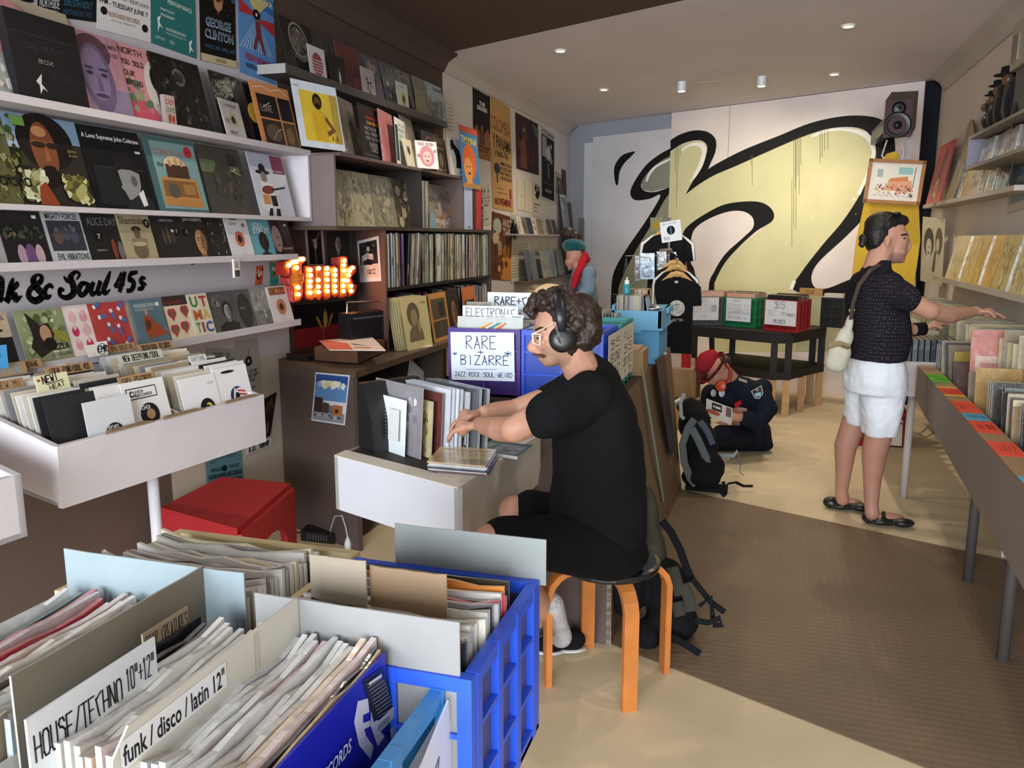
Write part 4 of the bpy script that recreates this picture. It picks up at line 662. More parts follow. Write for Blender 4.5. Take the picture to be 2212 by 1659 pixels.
cover('white-fronted black cover with a plain rounded white-bellied bird shape',975,1003,-2.225,ZT,lambda s:s.poly([(.1,.1),(.9,.1),(.98,.3),(.8,.7),(.45,.85),(.2,.8)],0x15161a).ell(.3,.82,.14,.14,0x101014).ell(.28,.42,.2,.28,0xe6e3de).rect(.0,.08,1,.22,0xe0dedc).rect(.75,.1,.85,.17,0x222),bg=0xdedad4,group=R5,fit=True,w=.26,h=.27,lean=6)
for i in range(4):cover('tiny dark picture card in a row on the brown wall above the cabinet',907+i*12,918+i*12,-2.5,2.24+.0*i,lambda s:s.ell(.5,.5,.25,.3,0x6b5a54),w=.075,h=.13,bg=0x1c1718,name='picture_card',cat='picture',group='tiny cards above the brown cabinet',lean=0)
poster('poster reading Tim Maia, orange round head on blue ground',[px(1000,402,-2.19),px(1038,408,-2.19),px(990,268,-2.19)],lambda s:s.rect(0,.9,1,1,0xc05444).text('TIM MAIA',.06,.72,.86,.12,0xe3d26a,.02).ell(.45,.42,.38,.3,0xd96a34).ell(.36,.3,.24,.2,0xe8a05a).poly([(.2,.0),(.6,.0),(.5,.2),(.25,.2)],0xe8a05a).ell(.3,.34,.03,.015,0x3a2018).ell(.45,.35,.03,.015,0x3a2018).poly([(.3,.22),(.5,.22),(.42,.26)],0x3a1a14).rect(0,0,1,.06,0xb98a4a),0x4a80b4)
bx=[('wide pale blue box file standing on the lower shelf end',0xb8c6e0,1005,1021),('narrow black boxed set with red spine lettering beside the blue box file',0x231c1e,1021,1028),('bright red box set with black lettering at the shelf end',0xb52e34,1028,1043)]
for l,c,a,b in bx:
    y0_,y1_=max(yfor(a,-2.2,1.8),yr+.004),yfor(b,-2.2,1.8);m=MB();m.box((-2.42,y0_,1.669),(-2.2,y1_-.003,1.98),c);s=Sheet(m,(-2.2,y0_,1.669),(0,1,0),(0,0,1),y1_-y0_,.31)
    if c==0x231c1e:s.text('S\nO\nU\nL\nB\nO\nX',.2,.05,.6,.88,0xb52e34)
    if c==0xb52e34:s.rect(.8,0,1,1,0x2a1a1c).noise(44,20,[0xd8c0b0,0x1a1416],.03,.06,(.82,.03,.98,.97))
    if c==0xb8c6e0:s.rect(.35,.04,.7,.08,0x5a6a9a)
    tag(m.build('box_set','card'),l,'box')
# ---- grey picture ledge high on the brown wall
t=thing('picture_ledge','dark grey picture ledge high on the brown wall, lined with records','shelf',(-2.46,5,2.44))
ya,yb_=px(618,150,-2.38).y,px(966,270,-2.38).y;zl=px(640,158,-2.38).z
m=MB();m.box((XL+.001,ya,zl-.016),(-2.38,yb_,zl),0x55504e);m.build('shelf_board','paint',t)
m=MB();m.box((-2.392,ya,zl),(-2.38,yb_,zl+.03),0x5a5450);m.build('shelf_lip','paint',t)
m=MB();m.box((XL+.001,ya-.008,zl-.016),(-2.38,ya,zl+.03),0x9a9692);m.build('end_cap','paint',t)
R6='records on the high grey ledge';XG=-2.42;zl+=.002
k6=dict(w=.315,h=.315,lean=12,group=R6,mat='sleeve')
cover('dark record with a pale curly head, leftmost on the high ledge',629,0,XG-.02,zl,lambda s:s.ell(.5,.6,.26,.3,0x6e6558).noise(51,24,[0x9a9284,0x4e483e,0x837a6c],.03,.07,(.25,.3,.75,.9)).ring(.5,.68,.3,.04,0xa5a096),bg=0x2c2a28,**k6)
cover('dark grey record with small figure, second on the high ledge',690,0,XG-.03,zl,lambda s:s.rect(.02,.3,.12,.95,0x8a6a6c).noise(52,14,[0x3a3a3c,0x5c5c5c],.05,.12,(.3,0,1,1)),bg=0x47474a,**k6)
cover('dusky red record with fine lines of text on the high ledge',745,0,XG-.02,zl,lambda s:[s.line([(.1,.9-i*.05),(.8,.88-i*.05)],.006,0x6a3a3a) for i in range(6)]and s.rect(.5,0,1,.4,0xa06058) and None,bg=0x7a4a48,**k6)
cover('blue and rust record with sketched figures, middle of the high ledge',790,0,XG-.03,zl,lambda s:s.noise(53,36,[0x6b7486,0x9a5a4c,0x8a7a78,0x4a5566,0xb59a90],.05,.14),bg=0x6a6a78,**k6)
cover('grey-green record in shiny crinkled plastic on the high ledge',840,0,XG-.02,zl,lambda s:s.noise(54,26,[0x6e706a,0x8c8e86,0x50524c,0xd0d0c8],.03,.1),bg=0x66685f,**k6)
cover('dark slate record behind the yellow-centred single on the high ledge',876,0,XG-.03,zl,lambda s:s.rect(.1,.85,.9,.9,0x6e6c62).noise(55,14,[0x44453f,0x5c5c52],.05,.12),bg=0x4c4c48,**k6)
cover('mossy grey record second from the right on the high ledge',908,0,XG-.02,zl,lambda s:s.noise(56,20,[0x6c6e60,0x85877a,0x54564a],.05,.14),bg=0x65675c,**k6)
cover('light blue landscape record lettered Les Poems, rightmost on the high ledge',936,0,XG-.02,zl,lambda s:s.rect(0,.55,1,1,0x8fb0bc).noise(57,40,[0x3c4a3c,0x55604c,0x2e3a34,0x8a8a6c],.05,.12,(0,0,1,.7)).text('LES POEMS',.45,.84,.5,.08,0x1c2420,.02).noise(58,8,[0xb5c06a,0xd0d48a],.04,.08,(.6,0,1,.3)),bg=0x6c8890,**k6)
k7=dict(w=.178,h=.19,lean=6,group=R6,name='single_sleeve',t=.003)
cover('white single with a striped red sun disc on the high ledge',673,0,XG+.012,zl,lambda s:[s.ell(.5,.5,.32,.34,0xa04a52)]+[s.rect(.15,.2+i*.08,.85,.225+i*.08,0xdcd8d8) for i in range(6)]and None,bg=0xdcd8d8,**k7)
cover('black single with a small white standing figure on the high ledge',718,0,XG+.012,zl,lambda s:s.ell(.6,.35,.07,.2,0xc8c8c6).ell(.6,.6,.04,.05,0x8a7a70),bg=0x262624,**k7)
cover('pale single with a black ink figure on the high ledge',786,0,XG+.012,zl,lambda s:s.noise(59,14,[0x2a2628,0x4a4446],.03,.09,(.3,.1,.8,.8)),bg=0xb5aaaa,**k7)
cover('white single with a yellow label centre on the high ledge',862,0,XG+.012,zl,lambda s:s.ell(.55,.45,.2,.22,0xb9b84a).ell(.55,.45,.09,.12,0x1a1a1a).text('KYOTO',.2,.84,.5,.06,0x777),bg=0xd9d8cc,**k7)
cover('dull olive single in plastic on the high ledge',902,0,XG+.012,zl,None,bg=0x8a8a6a,**k7)
# ---- shelf unit of upright records above the counter
CT=.95
t=thing('record_shelf','brown shelf unit on the counter packed with upright record spines','shelf',(-2.3,5.2,CT))
yA=yfor(770,XL,1.4)
m=MB();m.prism([(XL+.001,yA,CT),(-2.1,4.335,CT),(-2.1,4.353,CT),(XL+.001,yA+.02,CT)],(0,0,.697),0x6b5048);m.build('side_panel','paint',t)
ysr=6.22
m=MB();m.prism([(XL+.001,yA+.02,1.3),(-2.1,4.355,1.3),(-2.1,ysr,1.3),(XL+.001,ysr,1.3)],(0,0,.018),0x241e1c);m.build('shelf_board','paint',t)
m=MB();m.box((XL+.001,ysr,CT),(-2.1,ysr+.018,1.647),BR2);m.build('side_panel','paint',t)
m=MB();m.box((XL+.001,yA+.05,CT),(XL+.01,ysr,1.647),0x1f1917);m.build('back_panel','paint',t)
SP=[0xd9a86a,0xe0ddd6,0x1c1b1f,0xc9cfe0,0xb8bab8,0xd8d6d0,0xa8a8a4,0xc5c3bc,0x8e8c88,0xb09a5a,0x5a3c86,0xb08a8c,0x2c2838,0x6b6a64,0x96948c,0xdcd8cc,0xc0a89a,0x7a7868,0xe6e2de,0x6a2c48,0xb5a060,0x44443e,0x7c8a60,0x54504c,0x9a9a98]
rr=random.Random(21);SKEW=(yA-4.335)/.45
def spine(x0,x1,y,th,z,h,col,lean,label,grp,mat='sleeve'):
    m=MB();s_=math.tan(lean)*h
    m.prism([(x1,y,z),(x1,y+th,z),(x1,y+th+s_,z+h),(x1,y+s_,z+h)],(x0-x1,(x1-x0)*SKEW,0),col)
    q=Sheet(m,(x1,y,z),(0,1,0),(0,0,1),th,h,.0012)
    c2=rr.choice([shade(col,.55),shade(col,1.25),0xd8d8d0,0x2a2826]);zz=rr.uniform(.1,.6)
    p=[(y+th*.25+s_*zz,z+h*zz),(y+th*.75+s_*zz,z+h*zz)];z2=min(.95,zz+rr.uniform(.15,.4));p+=[(y+th*.75+s_*z2,z+h*z2),(y+th*.25+s_*z2,z+h*z2)]
    m.quad([V(x1+.0012,a,b) for a,b in p],c2)
    o=m.build('record',mat);tag(o,label,'record',grp);return o
y=4.37;i=0
while y<6.18:
    th=rr.uniform(.013,.026);c=SP[i%len(SP)]if i<25 else rr.choice(SP)
    ln=0 if i<12 else (.14 if i<22 else rr.uniform(-.02,.05))
    if i==12:y+=.02
    if i==22:y+=.05-.0
    if y+th+math.tan(ln)*.31>6.2:break
    sec='first few upright record spines at the left end of the upper shelf' if i<12 else 'leaning purple and orange record spines on the upper shelf' if i<22 else 'thin upright record spine in the middle of the upper shelf' if y<5.3 else 'thin upright record spine toward the right end of the upper shelf'
    spine(-2.42,-2.115+rr.uniform(-.01,.008),y,th,1.319,rr.uniform(.305,.318),c,ln,sec,['upper shelf records, left end','upper shelf leaning records','upper shelf records, middle','upper shelf records, right end'][0 if i<12 else 1 if i<22 else 2 if y<5.3 else 3]);y+=th+.0015;i+=1
y=4.38;i=0
while y<6.18:
    th=rr.uniform(.014,.028);c=0x5c3f70 if i<2 else rr.choice(SP)
    spine(-2.42,-2.12+rr.uniform(-.01,.008),y,th,CT+.001,rr.uniform(.29,.315),c,rr.uniform(-.01,.03),'upright record spine on the lower shelf, left half' if y<5.2 else 'upright record spine on the lower shelf, right half','lower shelf records, left half' if y<5.2 else 'lower shelf records, right half');y+=th+.012;i+=1
poster('black and white signed photograph of a man with crossed arms on the brown side panel',[pp(778,610,(-2.1,4.33,0),(yA-4.335,.45,0)),pp(824,607,(-2.1,4.33,0),(yA-4.335,.45,0)),pp(772,521,(-2.1,4.33,0),(yA-4.335,.45,0))],lambda s:s.rect(.08,.4,.92,.93,0x2c2a2c).noise(61,20,[0x111,0x8a8688,0x4a484a],.03,.1,(.1,.55,.9,.92)).rect(.08,.1,.92,.4,0xd9c6bc).ell(.55,.85,.1,.07,0x0c0c0c).ell(.52,.76,.07,.06,0xb8aaa6).poly([(.4,.4),(.66,.38),(.75,.62),(.6,.7),(.42,.68)],0x131214).line([(.2,.3),(.22,.55),(.48,.6),(.7,.56)],.07,0xc4b4ae).text('50',.6,.58,.12,.05,0xddd).hand('X&CO',.4,.18,.4,.1,0x5a4a4c,.012).text('JAM TRIO',.1,.04,.25,.02,0x444),0xe6dfe2,name='photograph',cat='photograph')
# ---- brown counter
t=thing('counter','brown wooden counter along the left wall with open dark shelf beneath','counter',(-2.2,4.7,0))
e1=V(-1.96,3.645,0);e0=V(XL+.001,3.90,0)
m=MB();m.prism([(e0.x,e0.y,CT),(e1.x+.02,e1.y-.01,CT),(-1.94,6.3,CT),(XL+.001,6.3,CT)],(0,0,-.035),0x5c4a3c);m.build('worktop','wood',t)
m=MB();dd_=(e1-e0).normalized();m.pbox(e0,e1-e0,V(-dd_.y,dd_.x,0)*.03,(0,0,CT-.035),0x5a4c47);m.build('end_panel','paint',t)
m=MB();m.box((-2.53,3.95,.45),(-1.98,6.3,.48),0x3a302a);m.build('shelf_board','paint',t)
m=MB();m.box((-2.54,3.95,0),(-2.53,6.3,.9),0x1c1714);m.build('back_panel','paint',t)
m=MB();m.box((-2.5,4.86,0),(-1.97,4.89,.91),0x3a302a);m.build('divider','paint',t)
nE=V(dd_.y,-dd_.x,0);pe=lambda x,y:pp(x,y,e0+nE*.003,nE)
poster('small painting of a street corner under a cloudy blue sky on the counter end panel',[pe(673,908),pe(745,919),pe(682,804)],lambda s:s.rect(.03,.45,.97,.97,0x5f8cc0).rect(.03,.8,.97,.97,0x2f4f8e).noise(62,16,[0xd9cfa8,0xe8e4d0,0x8fb0d8],.05,.14,(.05,.66,.95,.86)).rect(.03,.03,.97,.22,0x8a8c98).rect(.05,.2,.3,.5,0x3a2c28).rect(.3,.2,.5,.4,0x4c3a32).rect(.5,.2,.62,.36,0x6a7078).rect(.62,.18,.9,.38,0xb06a34).rect(.7,.22,.78,.3,0x2a2420).line([(.05,.5),(.5,.38)],.01,0x222).noise(63,16,[0x4a4c58,0xa8aab0,0x5a4a40],.02,.05,(.05,.04,.95,.2)),0xd8dae0,name='painting',cat='picture')
# under the counter: papers and a plastic-wrapped parcel
m=MB();m.prism([px(885,775,-2.1),px(925,812,-2.1),px(908,850,-2.1),px(878,830,-2.1)],(-.02,.05,0),0xd6dde0);tag(m.build('paper_bag','paper'),'white paper bag sticking up from under the brown counter','bag')
m=MB();bb=px(940,845,-2.15);m.ball(bb,(.1,.2,.1),0xa59a88,14,8);tag(m.build('plastic_parcel','sleeve',smooth=True),'crumpled clear plastic parcel under the counter beside the purple crate','bag')
# ---- things in the recess behind the lit sign
xr_=XL+.004
poster('framed dark photograph of a thin white figure above the lit sign',wq((664,574),(703,574),(657,486),xr_),lambda s:s.rect(.12,.04,.86,.97,0x1c1413).line([(.5,.1),(.48,.5)],.08,0x6a5e5c).ell(.5,.55,.1,.13,0xa89e9c).line([(.35,.65),(.5,.55),(.75,.85)],.04,0x8a807e),0xb5a6a2,name='photograph',cat='photograph')
poster('dark portrait photograph of a smiling person in a jacket above the lit sign',wq((709,578),(756,578),(704,487),xr_),lambda s:s.bust(.48,.58,.2,0x9c8c88,0x2c2424,0x232629),0x302b2c,name='photograph',cat='photograph')
poster('small flag poster, black over dark red with a yellow feather shape',wq((637,755),(750,734),(634,660),xr_),lambda s:s.rect(0,.45,1,1,0x141112).line([(.52,.0),(.52,.3),(.55,.65),(.56,.85)],.012,0xb08a3a).ell(.56,.6,.04,.2,0xb8923c).ell(.44,.55,.025,.17,0xa5822f,12,.3).ell(.66,.58,.022,.17,0xa5822f,12,-.25),0x8c2226,name='flag_poster',cat='poster')
def fq(x,y,X=-2.40):return px(600+x/7.9,460+y/7.9,X)
t=thing('light_bulb_sign','glowing red and gold marquee letter sign reading Funk, studded with bulbs','sign',(-2.42,4.15,1.28))
LET={'letter_f':[(110,840),(220,800),(330,750),(460,755),(465,800),(380,870),(380,1040),(425,1045),(425,1170),(395,1180),(400,1400),(350,1490),(250,1515),(245,1250),(190,1210),(185,1110),(215,1080),(210,900),(170,930),(170,1040),(120,1060),(95,960)],
       'letter_u':[(445,915),(590,915),(600,1290),(620,1290),(612,915),(735,910),(740,1390),(690,1480),(610,1440),(560,1480),(480,1460),(450,1380)],
       'letter_n':[(752,915),(865,905),(880,930),(950,905),(1010,960),(1022,1400),(950,1430),(890,1390),(885,1040),(872,1040),(870,1440),(800,1475),(752,1420)],
       'letter_k':[(1040,760),(1100,742),(1165,760),(1170,930),(1250,895),(1318,910),(1315,980),(1225,1090),(1265,1230),(1330,1240),(1290,1370),(1200,1415),(1165,1300),(1150,1310),(1150,1420),(1080,1440),(1035,1430)]}
BU={'letter_f':[(190,895),(262,838),(315,832),(395,790),(430,785),(325,935),(350,1270),(355,1390)],'letter_u':[(555,970),(560,1065),(558,1165),(555,1255),(555,1360),(700,945),(695,1145),(695,1258),(698,1350)],
      'letter_n':[(845,945),(845,1040),(848,1140),(845,1250),(848,1335),(980,975),(980,1058),(978,1150),(980,1250),(980,1335)],'letter_k':[(1140,810),(1130,890),(1135,985),(1135,1150),(1120,1242),(1125,1335),(1280,935),(1235,985),(1215,1062),(1198,1150),(1255,1245),(1260,1330)]}
tess=__import__('mathutils').geometry.tessellate_polygon
def solid(mb,pts,vec,col,side):
    tr=tess([pts]);b=len(mb.v);n=len(pts);vec=V(vec);mb.v+=pts+[p+vec for p in pts]
    for f in tr:mb.f+=[tuple(b+k for k in f),tuple(b+n+k for k in f)];mb.c+=[col,col];mb.m+=[mb.cur]*2
    for k in range(n):j=(k+1)%n;mb.f.append((b+k,b+j,b+n+j,b+n+k));mb.c.append(side);mb.m.append(mb.cur)
for nm,P in LET.items():
    pts=[fq(*p) for p in P];m=MB();solid(m,pts,(-.05,0,0),0xd9902c,0x9c2014);b=m.build(nm,'led',t)
    c=sum(pts,V(0,0,0))/len(pts);m=MB()
    for k in range(len(pts)):m.tube([pts[k]+V(.004,0,0),pts[(k+1)%len(pts)]+V(.004,0,0)],.006,5,0xb8321c)
    r_=m.build('letter_rim','led',t)
    for p in BU[nm]:m=MB();q=fq(*p,-2.385);m.ball(q,.0125,0xffb45e,10,6);m.build('light_bulb','bulb',t,smooth=True)
# ---- things standing on the counter
zc=CT+.001
a,b=pz(760,768,zc),pz(857,753,zc);u_=(b-a);w_=u_.length;u_.normalize();n_=V(-u_.y,u_.x,0)
t=thing('portable_radio','old black portable radio with a chrome carrying handle on the counter','radio',tuple((a+b)/2))
hh=.235;m=MB();m.pbox(a,u_*w_,n_*.1,(0,0,hh),0x17161a);m.build('body','plastic',t)
m=MB();s=Sheet(m,a,u_,(0,0,1),w_,hh);s.rect(.05,.08,.6,.8,0x0f0e11);[s.rect(.05,.1+i*.05,.6,.115+i*.05,0x232227) for i in range(13)];s.rect(.65,.5,.95,.8,0x232227).ell(.8,.3,.1,.14,0x2c2b30).rect(.04,.86,.96,.9,0x55535a);m.build('speaker_grille','plastic',t)
m=MB();q=n_*.05+V(0,0,hh);m.tube([a+u_*.02+q,a+u_*.02+q+V(0,0,.06),a+u_*(w_-.03)+q+V(0,0,.05),a+u_*(w_-.03)+q],.006,8,0xc0bcb8);m.build('handle','metal',t)
a,b,c=pz(680,781,zc),pz(773,788,zc),pz(832,762,zc)
t=thing('wooden_box','dark walnut box standing on the counter under a folded magazine','box',tuple(a))
d_=a+(c-b);m=MB();m.prism([a+V(0,0,.008),b+V(0,0,.008),c+V(0,0,.008),d_+V(0,0,.008)],(0,0,.07),0x5a3d2b);m.build('body','wood',t)
m=MB();ce=(a+b+c+d_)/4;m.prism([ce+(p-ce)*.85 for p in (a,b,c,d_)],(0,0,.008),0x15110f);m.build('foot','plastic',t)
q=[pz(690,737,zc+.085),pz(712,757,zc+.085),pz(833,758,zc+.08),pz(802,727,zc+.085)]
m=MB();m.prism(q,(0,0,.004),0xe6d8cc);s=Sheet(m,q[1]+V(0,0,.004),(q[2]-q[1]),(q[0]-q[1]),(q[2]-q[1]).length,(q[0]-q[1]).length);s.poly([(.0,.0),(.42,.0),(.5,1),(.0,1)],0xe0735c).poly([(.55,.5),(.95,.4),(.8,.95),(.5,.98)],0x5c6a94).rect(.5,.2,.8,.3,0xd98a6a).text('SOUL',.08,.5,.25,.2,0xf0c0a8)
tag(m.build('magazine','paper'),'folded orange and blue magazine lying on the walnut box','magazine')
a,b=pz(619,775,zc),pz(664,781,zc);m=MB();m.pbox(a,b-a,V(.05,.22,0),(0,0,.03),0x1a1718);tag(m.build('black_case','plastic'),'flat black case at the left end of the counter by the wall','case')
# records leaning on the shelf front
R7='records leaning on the counter'
for i in range(5):cover('cream record sleeve fanned behind the sepia portrait cover',855+i*5,905+i*5,-2.08+i*.012,zc,None,bg=mixc(0xd0bd84,0xe0d4a6,rr.random()),group='cream sleeves fanned on the counter',fit=True,lean=9,w=.31,h=.31,t=.005)
cover('cream cover with a sepia portrait of a person with round curly hair',882,936,-2.0,zc,lambda s:s.ell(.38,.66,.24,.24,0x6a5a44,20).ell(.4,.6,.13,.17,0xa08a64).poly([(.12,.15),(.7,.15),(.66,.35),(.5,.45),(.3,.45),(.16,.35)],0x7d6a50).ell(.56,.42,.05,.13,0xa8906a).rect(.7,.86,.92,.89,0xa89868),bg=0xd8c68e,group=R7,fit=True,lean=8,w=.31,h=.31)
cover('orange-bordered record cover with dark photo panels, leaning on the counter',939,976,-2.0,zc,lambda s:s.rect(.1,.45,.9,.88,0x5a503c).rect(.1,.08,.9,.42,0x4c4234).rect(.5,.5,.8,.8,0x2c2622).line([(.5,.08),(.5,.42)],.01,0xd09450),bg=0xd8944e,group=R7,fit=True,lean=8,w=.3,h=.31)
cover('dark record cover with a brown face in long dark hair on the counter',976,1003,-2.03,zc,lambda s:s.bust(.45,.5,.3,0x9c6a48,0x17100e,0x1a1210),bg=0x241c1a,group=R7,fit=True,lean=8,w=.3,h=.31)
cover('small orange-topped record cover with a dark square further along the counter',1010,1036,-2.03,zc,lambda s:s.rect(.1,.1,.9,.7,0x3a2a24),bg=0xd0783c,group=R7,fit=True,lean=8,w=.3,h=.31)
m=MB();q=[pz(858,758,zc),pz(935,748,zc),pz(928,742,zc),pz(855,748,zc)];m.prism(q,(0,0,.002),0xe8e4d8);tag(m.build('paper_sheet','paper'),'white sheet under the fanned cream record sleeves','paper')
# power strip, plug and charger on the floor by the counter
t=thing('power_adapter','black ribbed power box on the floor beside the red stool','power adapter',tuple(pz(688,1172,0)))
a,b=pz(650,1168,0),pz(722,1176,0);m=MB();m.pbox(a,b-a,V(-.02,.1,0),(0,0,.055),0x141416);m.build('body','plastic',t)
m=MB();s=Sheet(m,a,b-a,(0,0,1),(b-a).length,.055);[s.rect(.2+i*.08,.2,.23+i*.08,.8,0x55555a) for i in range(8)];m.build('vent','plastic',t)
m=MB();m.tube([a+V(0,.05,.03),a+V(-.12,.05,.01),a+V(-.2,.15,.006),a+V(-.15,.3,.006)],.004,6,0x111);m.build('cord','plastic',t)
t=thing('plug','white power plug standing upright with its thin cord by the counter foot','plug',tuple(pz(752,1185,0)))
p=pz(752,1185,0);m=MB();m.lathe(p,[(.018,0),(.02,.03),(.012,.05),(.006,.065)],12,0xe0e0de);m.build('body','plastic',t,smooth=True)
m=MB();m.tube([p+V(0,0,.06),p+V(-.01,0,.12),p+V(-.04,.02,.17),p+V(-.1,.05,.15),p+V(-.16,.08,.02)],.0035,6,0xd8d8d4);m.build('cord','plastic',t)
# ================================================================ FAR LEFT WALL: POSTERS, LEDGE, BINS
def wp2(label,bl,br,tl,draw,bg,X=XL+.004,**k):return poster(label,wq(bl,br,tl,X),draw,bg,**k)
wp2('small white sheets with faint handwriting taped above the cabinet end',(963,295),(984,297),(961,214),lambda s:[s.line([(.2,.9-i*.1),(.8,.88-i*.1)],.03,0xa5a29c) for i in range(8)]and None,0xd6d0c8,name='notice')
wp2('black and brown poster titled The Goods with three figures',(1023,337),(1059,349),(1021,189),lambda s:s.rect(0,0,1,.42,0x9a6a44).text('THE',.35,.8,.35,.06,WH,.03).text('GOODS',.22,.72,.6,.07,WH,.04).ell(.5,.45,.18,.14,0x2a1c16).ell(.5,.44,.08,.08,0x7a5238).rect(.35,.22,.65,.38,0x6b4630).ell(.18,.4,.1,.08,0x8a5c3c).ell(.84,.4,.1,.08,0x8a5c3c).text('NORTHSIDE RECORDS',.1,.16,.85,.04,0x2a1a14,.01).text('JUNE 22 - 7PM',.2,.1,.6,.04,0x2a1a14,.01),0x201b18)
wp2('long tan poster with red and black letters Colombia Panama 1960-76',(1065,450),(1109,458),(1055,206),lambda s:s.text('COLOMBIA',.05,.73,.9,.12,0x8c2f28,.0,0,-.02).text('Y PANAMA',.1,.57,.88,.12,0x221f22,.02,0,-.02).text('1960-76',.2,.49,.6,.06,0x221f22,.02).ell(.25,.38,.14,.05,0x3a4048).rect(.22,.25,.28,.38,0x3a4048).text('CUMBIA CLASICA',.38,.42,.58,.035,0x2a2a2a,.01).text('ALTA DESCARGA',.38,.375,.58,.035,0x2a2a2a,.01).text('FUNK TROPICAL',.38,.33,.56,.035,0x2a2a2a,.01).text('LATIN BOOGALOO',.38,.285,.58,.035,0x2a2a2a,.01).line([(.2,.2),(.5,.2)],.01,0x8a7048).line([(.2,.16),(.7,.16)],.01,0x8a7048).text('NOVIEMBRE',.08,.04,.8,.07,0x8c2f28,.02).rect(.82,.12,.9,.22,0x8c2f28),0xc39a62)
wp2('dark maroon painting poster of a tall golden figure',(1116,364),(1164,379),(1113,242),lambda s:s.noise(71,20,[0x4a2a30,0x33202a,0x5c3636],.06,.2).poly([(.15,.05),(.45,.05),(.42,.5),(.3,.62),(.18,.5)],0x7a4a34).poly([(.7,.95),(1,.9),(1,.7),(.85,.75)],0x46626c).ell(.35,.75,.04,.03,0x9a9690),0x3c262c)
for i,(a,b) in enumerate([(1117,1133),(1134,1150)]):wp2('blank cream sheet, %s of two hanging under the maroon painting'%['left','right'][i],(a,452+i*4),(b,456+i*4),(a,386+i*3),lambda s:s.line([(.5,.45),(.55,.5),(.6,.44)],.03,0x8a867c) if i==0 else None,0xdad0b8,name='notice')
wp2('white sheet with jagged black lettering under the black poster',(1152,466),(1167,468),(1152,391),lambda s:s.noise(72,22,[0x1c1b1c],.05,.15,(.05,.45,.95,.98)).line([(.1,.35),(.9,.33)],.04,0x444).line([(.1,.25),(.5,.24)],.04,0x777).line([(.1,.15),(.5,.14)],.04,0x777),0xd0c8b4,name='notice')
wp2('tall black and white poster of a singer, lettered Boutet at the foot',(1169,428),(1198,440),(1168,270),lambda s:s.rect(.04,.03,.96,.9,0x17171a).rect(.1,.6,.4,.88,0x9a9a9a).noise(73,18,[0x8a8a8a,0x3a3a3c,0xc0c0c0],.04,.12,(.25,.5,.85,.88)).line([(.5,.5),(.55,.35)],.05,0xa5a5a5).text('BOUTET',.3,.12,.45,.04,0xc8c8c8,.01).line([(.2,.25),(.8,.24)],.015,0x6a6a6a).text('AT THE NORTHSIDE',.08,.92,.84,.05,0x222),0xbdb9b2)
wp2('small grey poster with a photograph next to the black singer poster',(1200,441),(1215,447),(1200,370),lambda s:s.rect(.1,.35,.9,.85,0x5a564e).noise(74,12,[0x8a867c,0x3a3834],.08,.2,(.1,.35,.9,.85)).poly([(.5,.3),(.95,.25),(.9,.4)],0x222),0xa9a294)
wp2('narrow brown strip of board leaning high on the far left wall',(1215,425),(1224,427),(1213,365),None,0x5c4a40,name='board')
wp2('white poster with pink lettering at the end of the record shelves',(1046,488),(1062,482),(1041,402),lambda s:s.text('Records Meets',.1,.66,.85,.07,0xb06a5c).text('Classic Latin',.1,.57,.85,.07,0xb06a5c).text('Breaks',.1,.47,.6,.08,0x8a4a40).text('THE HOUSE',.1,.12,.5,.06,0x3a4a3a).ell(.25,.86,.1,.05,0x5c8a6a).ell(.75,.84,.05,.04,0x222),0xc6c4b4)
wp2('brown and orange poster of curly-haired heads lettered And The',(1060,603),(1103,606),(1063,456),lambda s:s.rect(.5,0,1,.35,0xc9853c).ell(.25,.8,.2,.12,0xa9b09a).ell(.2,.62,.16,.1,0xc0a888).ell(.4,.45,.1,.14,0x8fa08c).ell(.75,.45,.2,.1,0xa46a34).noise(75,16,[0x7a4a28,0x5a301c,0xb07a3c],.05,.14,(0,0,1,.6)).text('AND',.5,.82,.42,.12,0xbfae9c,.02).text('THE',.52,.68,.4,.12,0xbfae9c,.02).ell(.38,.17,.07,.05,0xc8a070),0x64381f)
wp2('narrow strip of black and white patterned faces on the wall',(1103,521),(1116,523),(1102,461),lambda s:s.noise(76,26,[0x1c1c1a,0x5c5a50],.08,.2),0xc9c4ac,name='notice')
wp2('large notice with many faint ruled lines of text',(1104,612),(1140,603),(1104,524),lambda s:[s.line([(.06,.92-i*.07),(.94,.92-i*.07)],.012,0xa39c8a) for i in range(12)]and None,0xcfc6b0,name='notice')
for i in range(3):wp2('blank cream paper sheet pinned in a row under the far ledge',(1150+i*17,548+i),(1166+i*17,549+i),(1150+i*17,522),None,0xd2c9b2,name='notice',group='cream sheets under the far ledge')
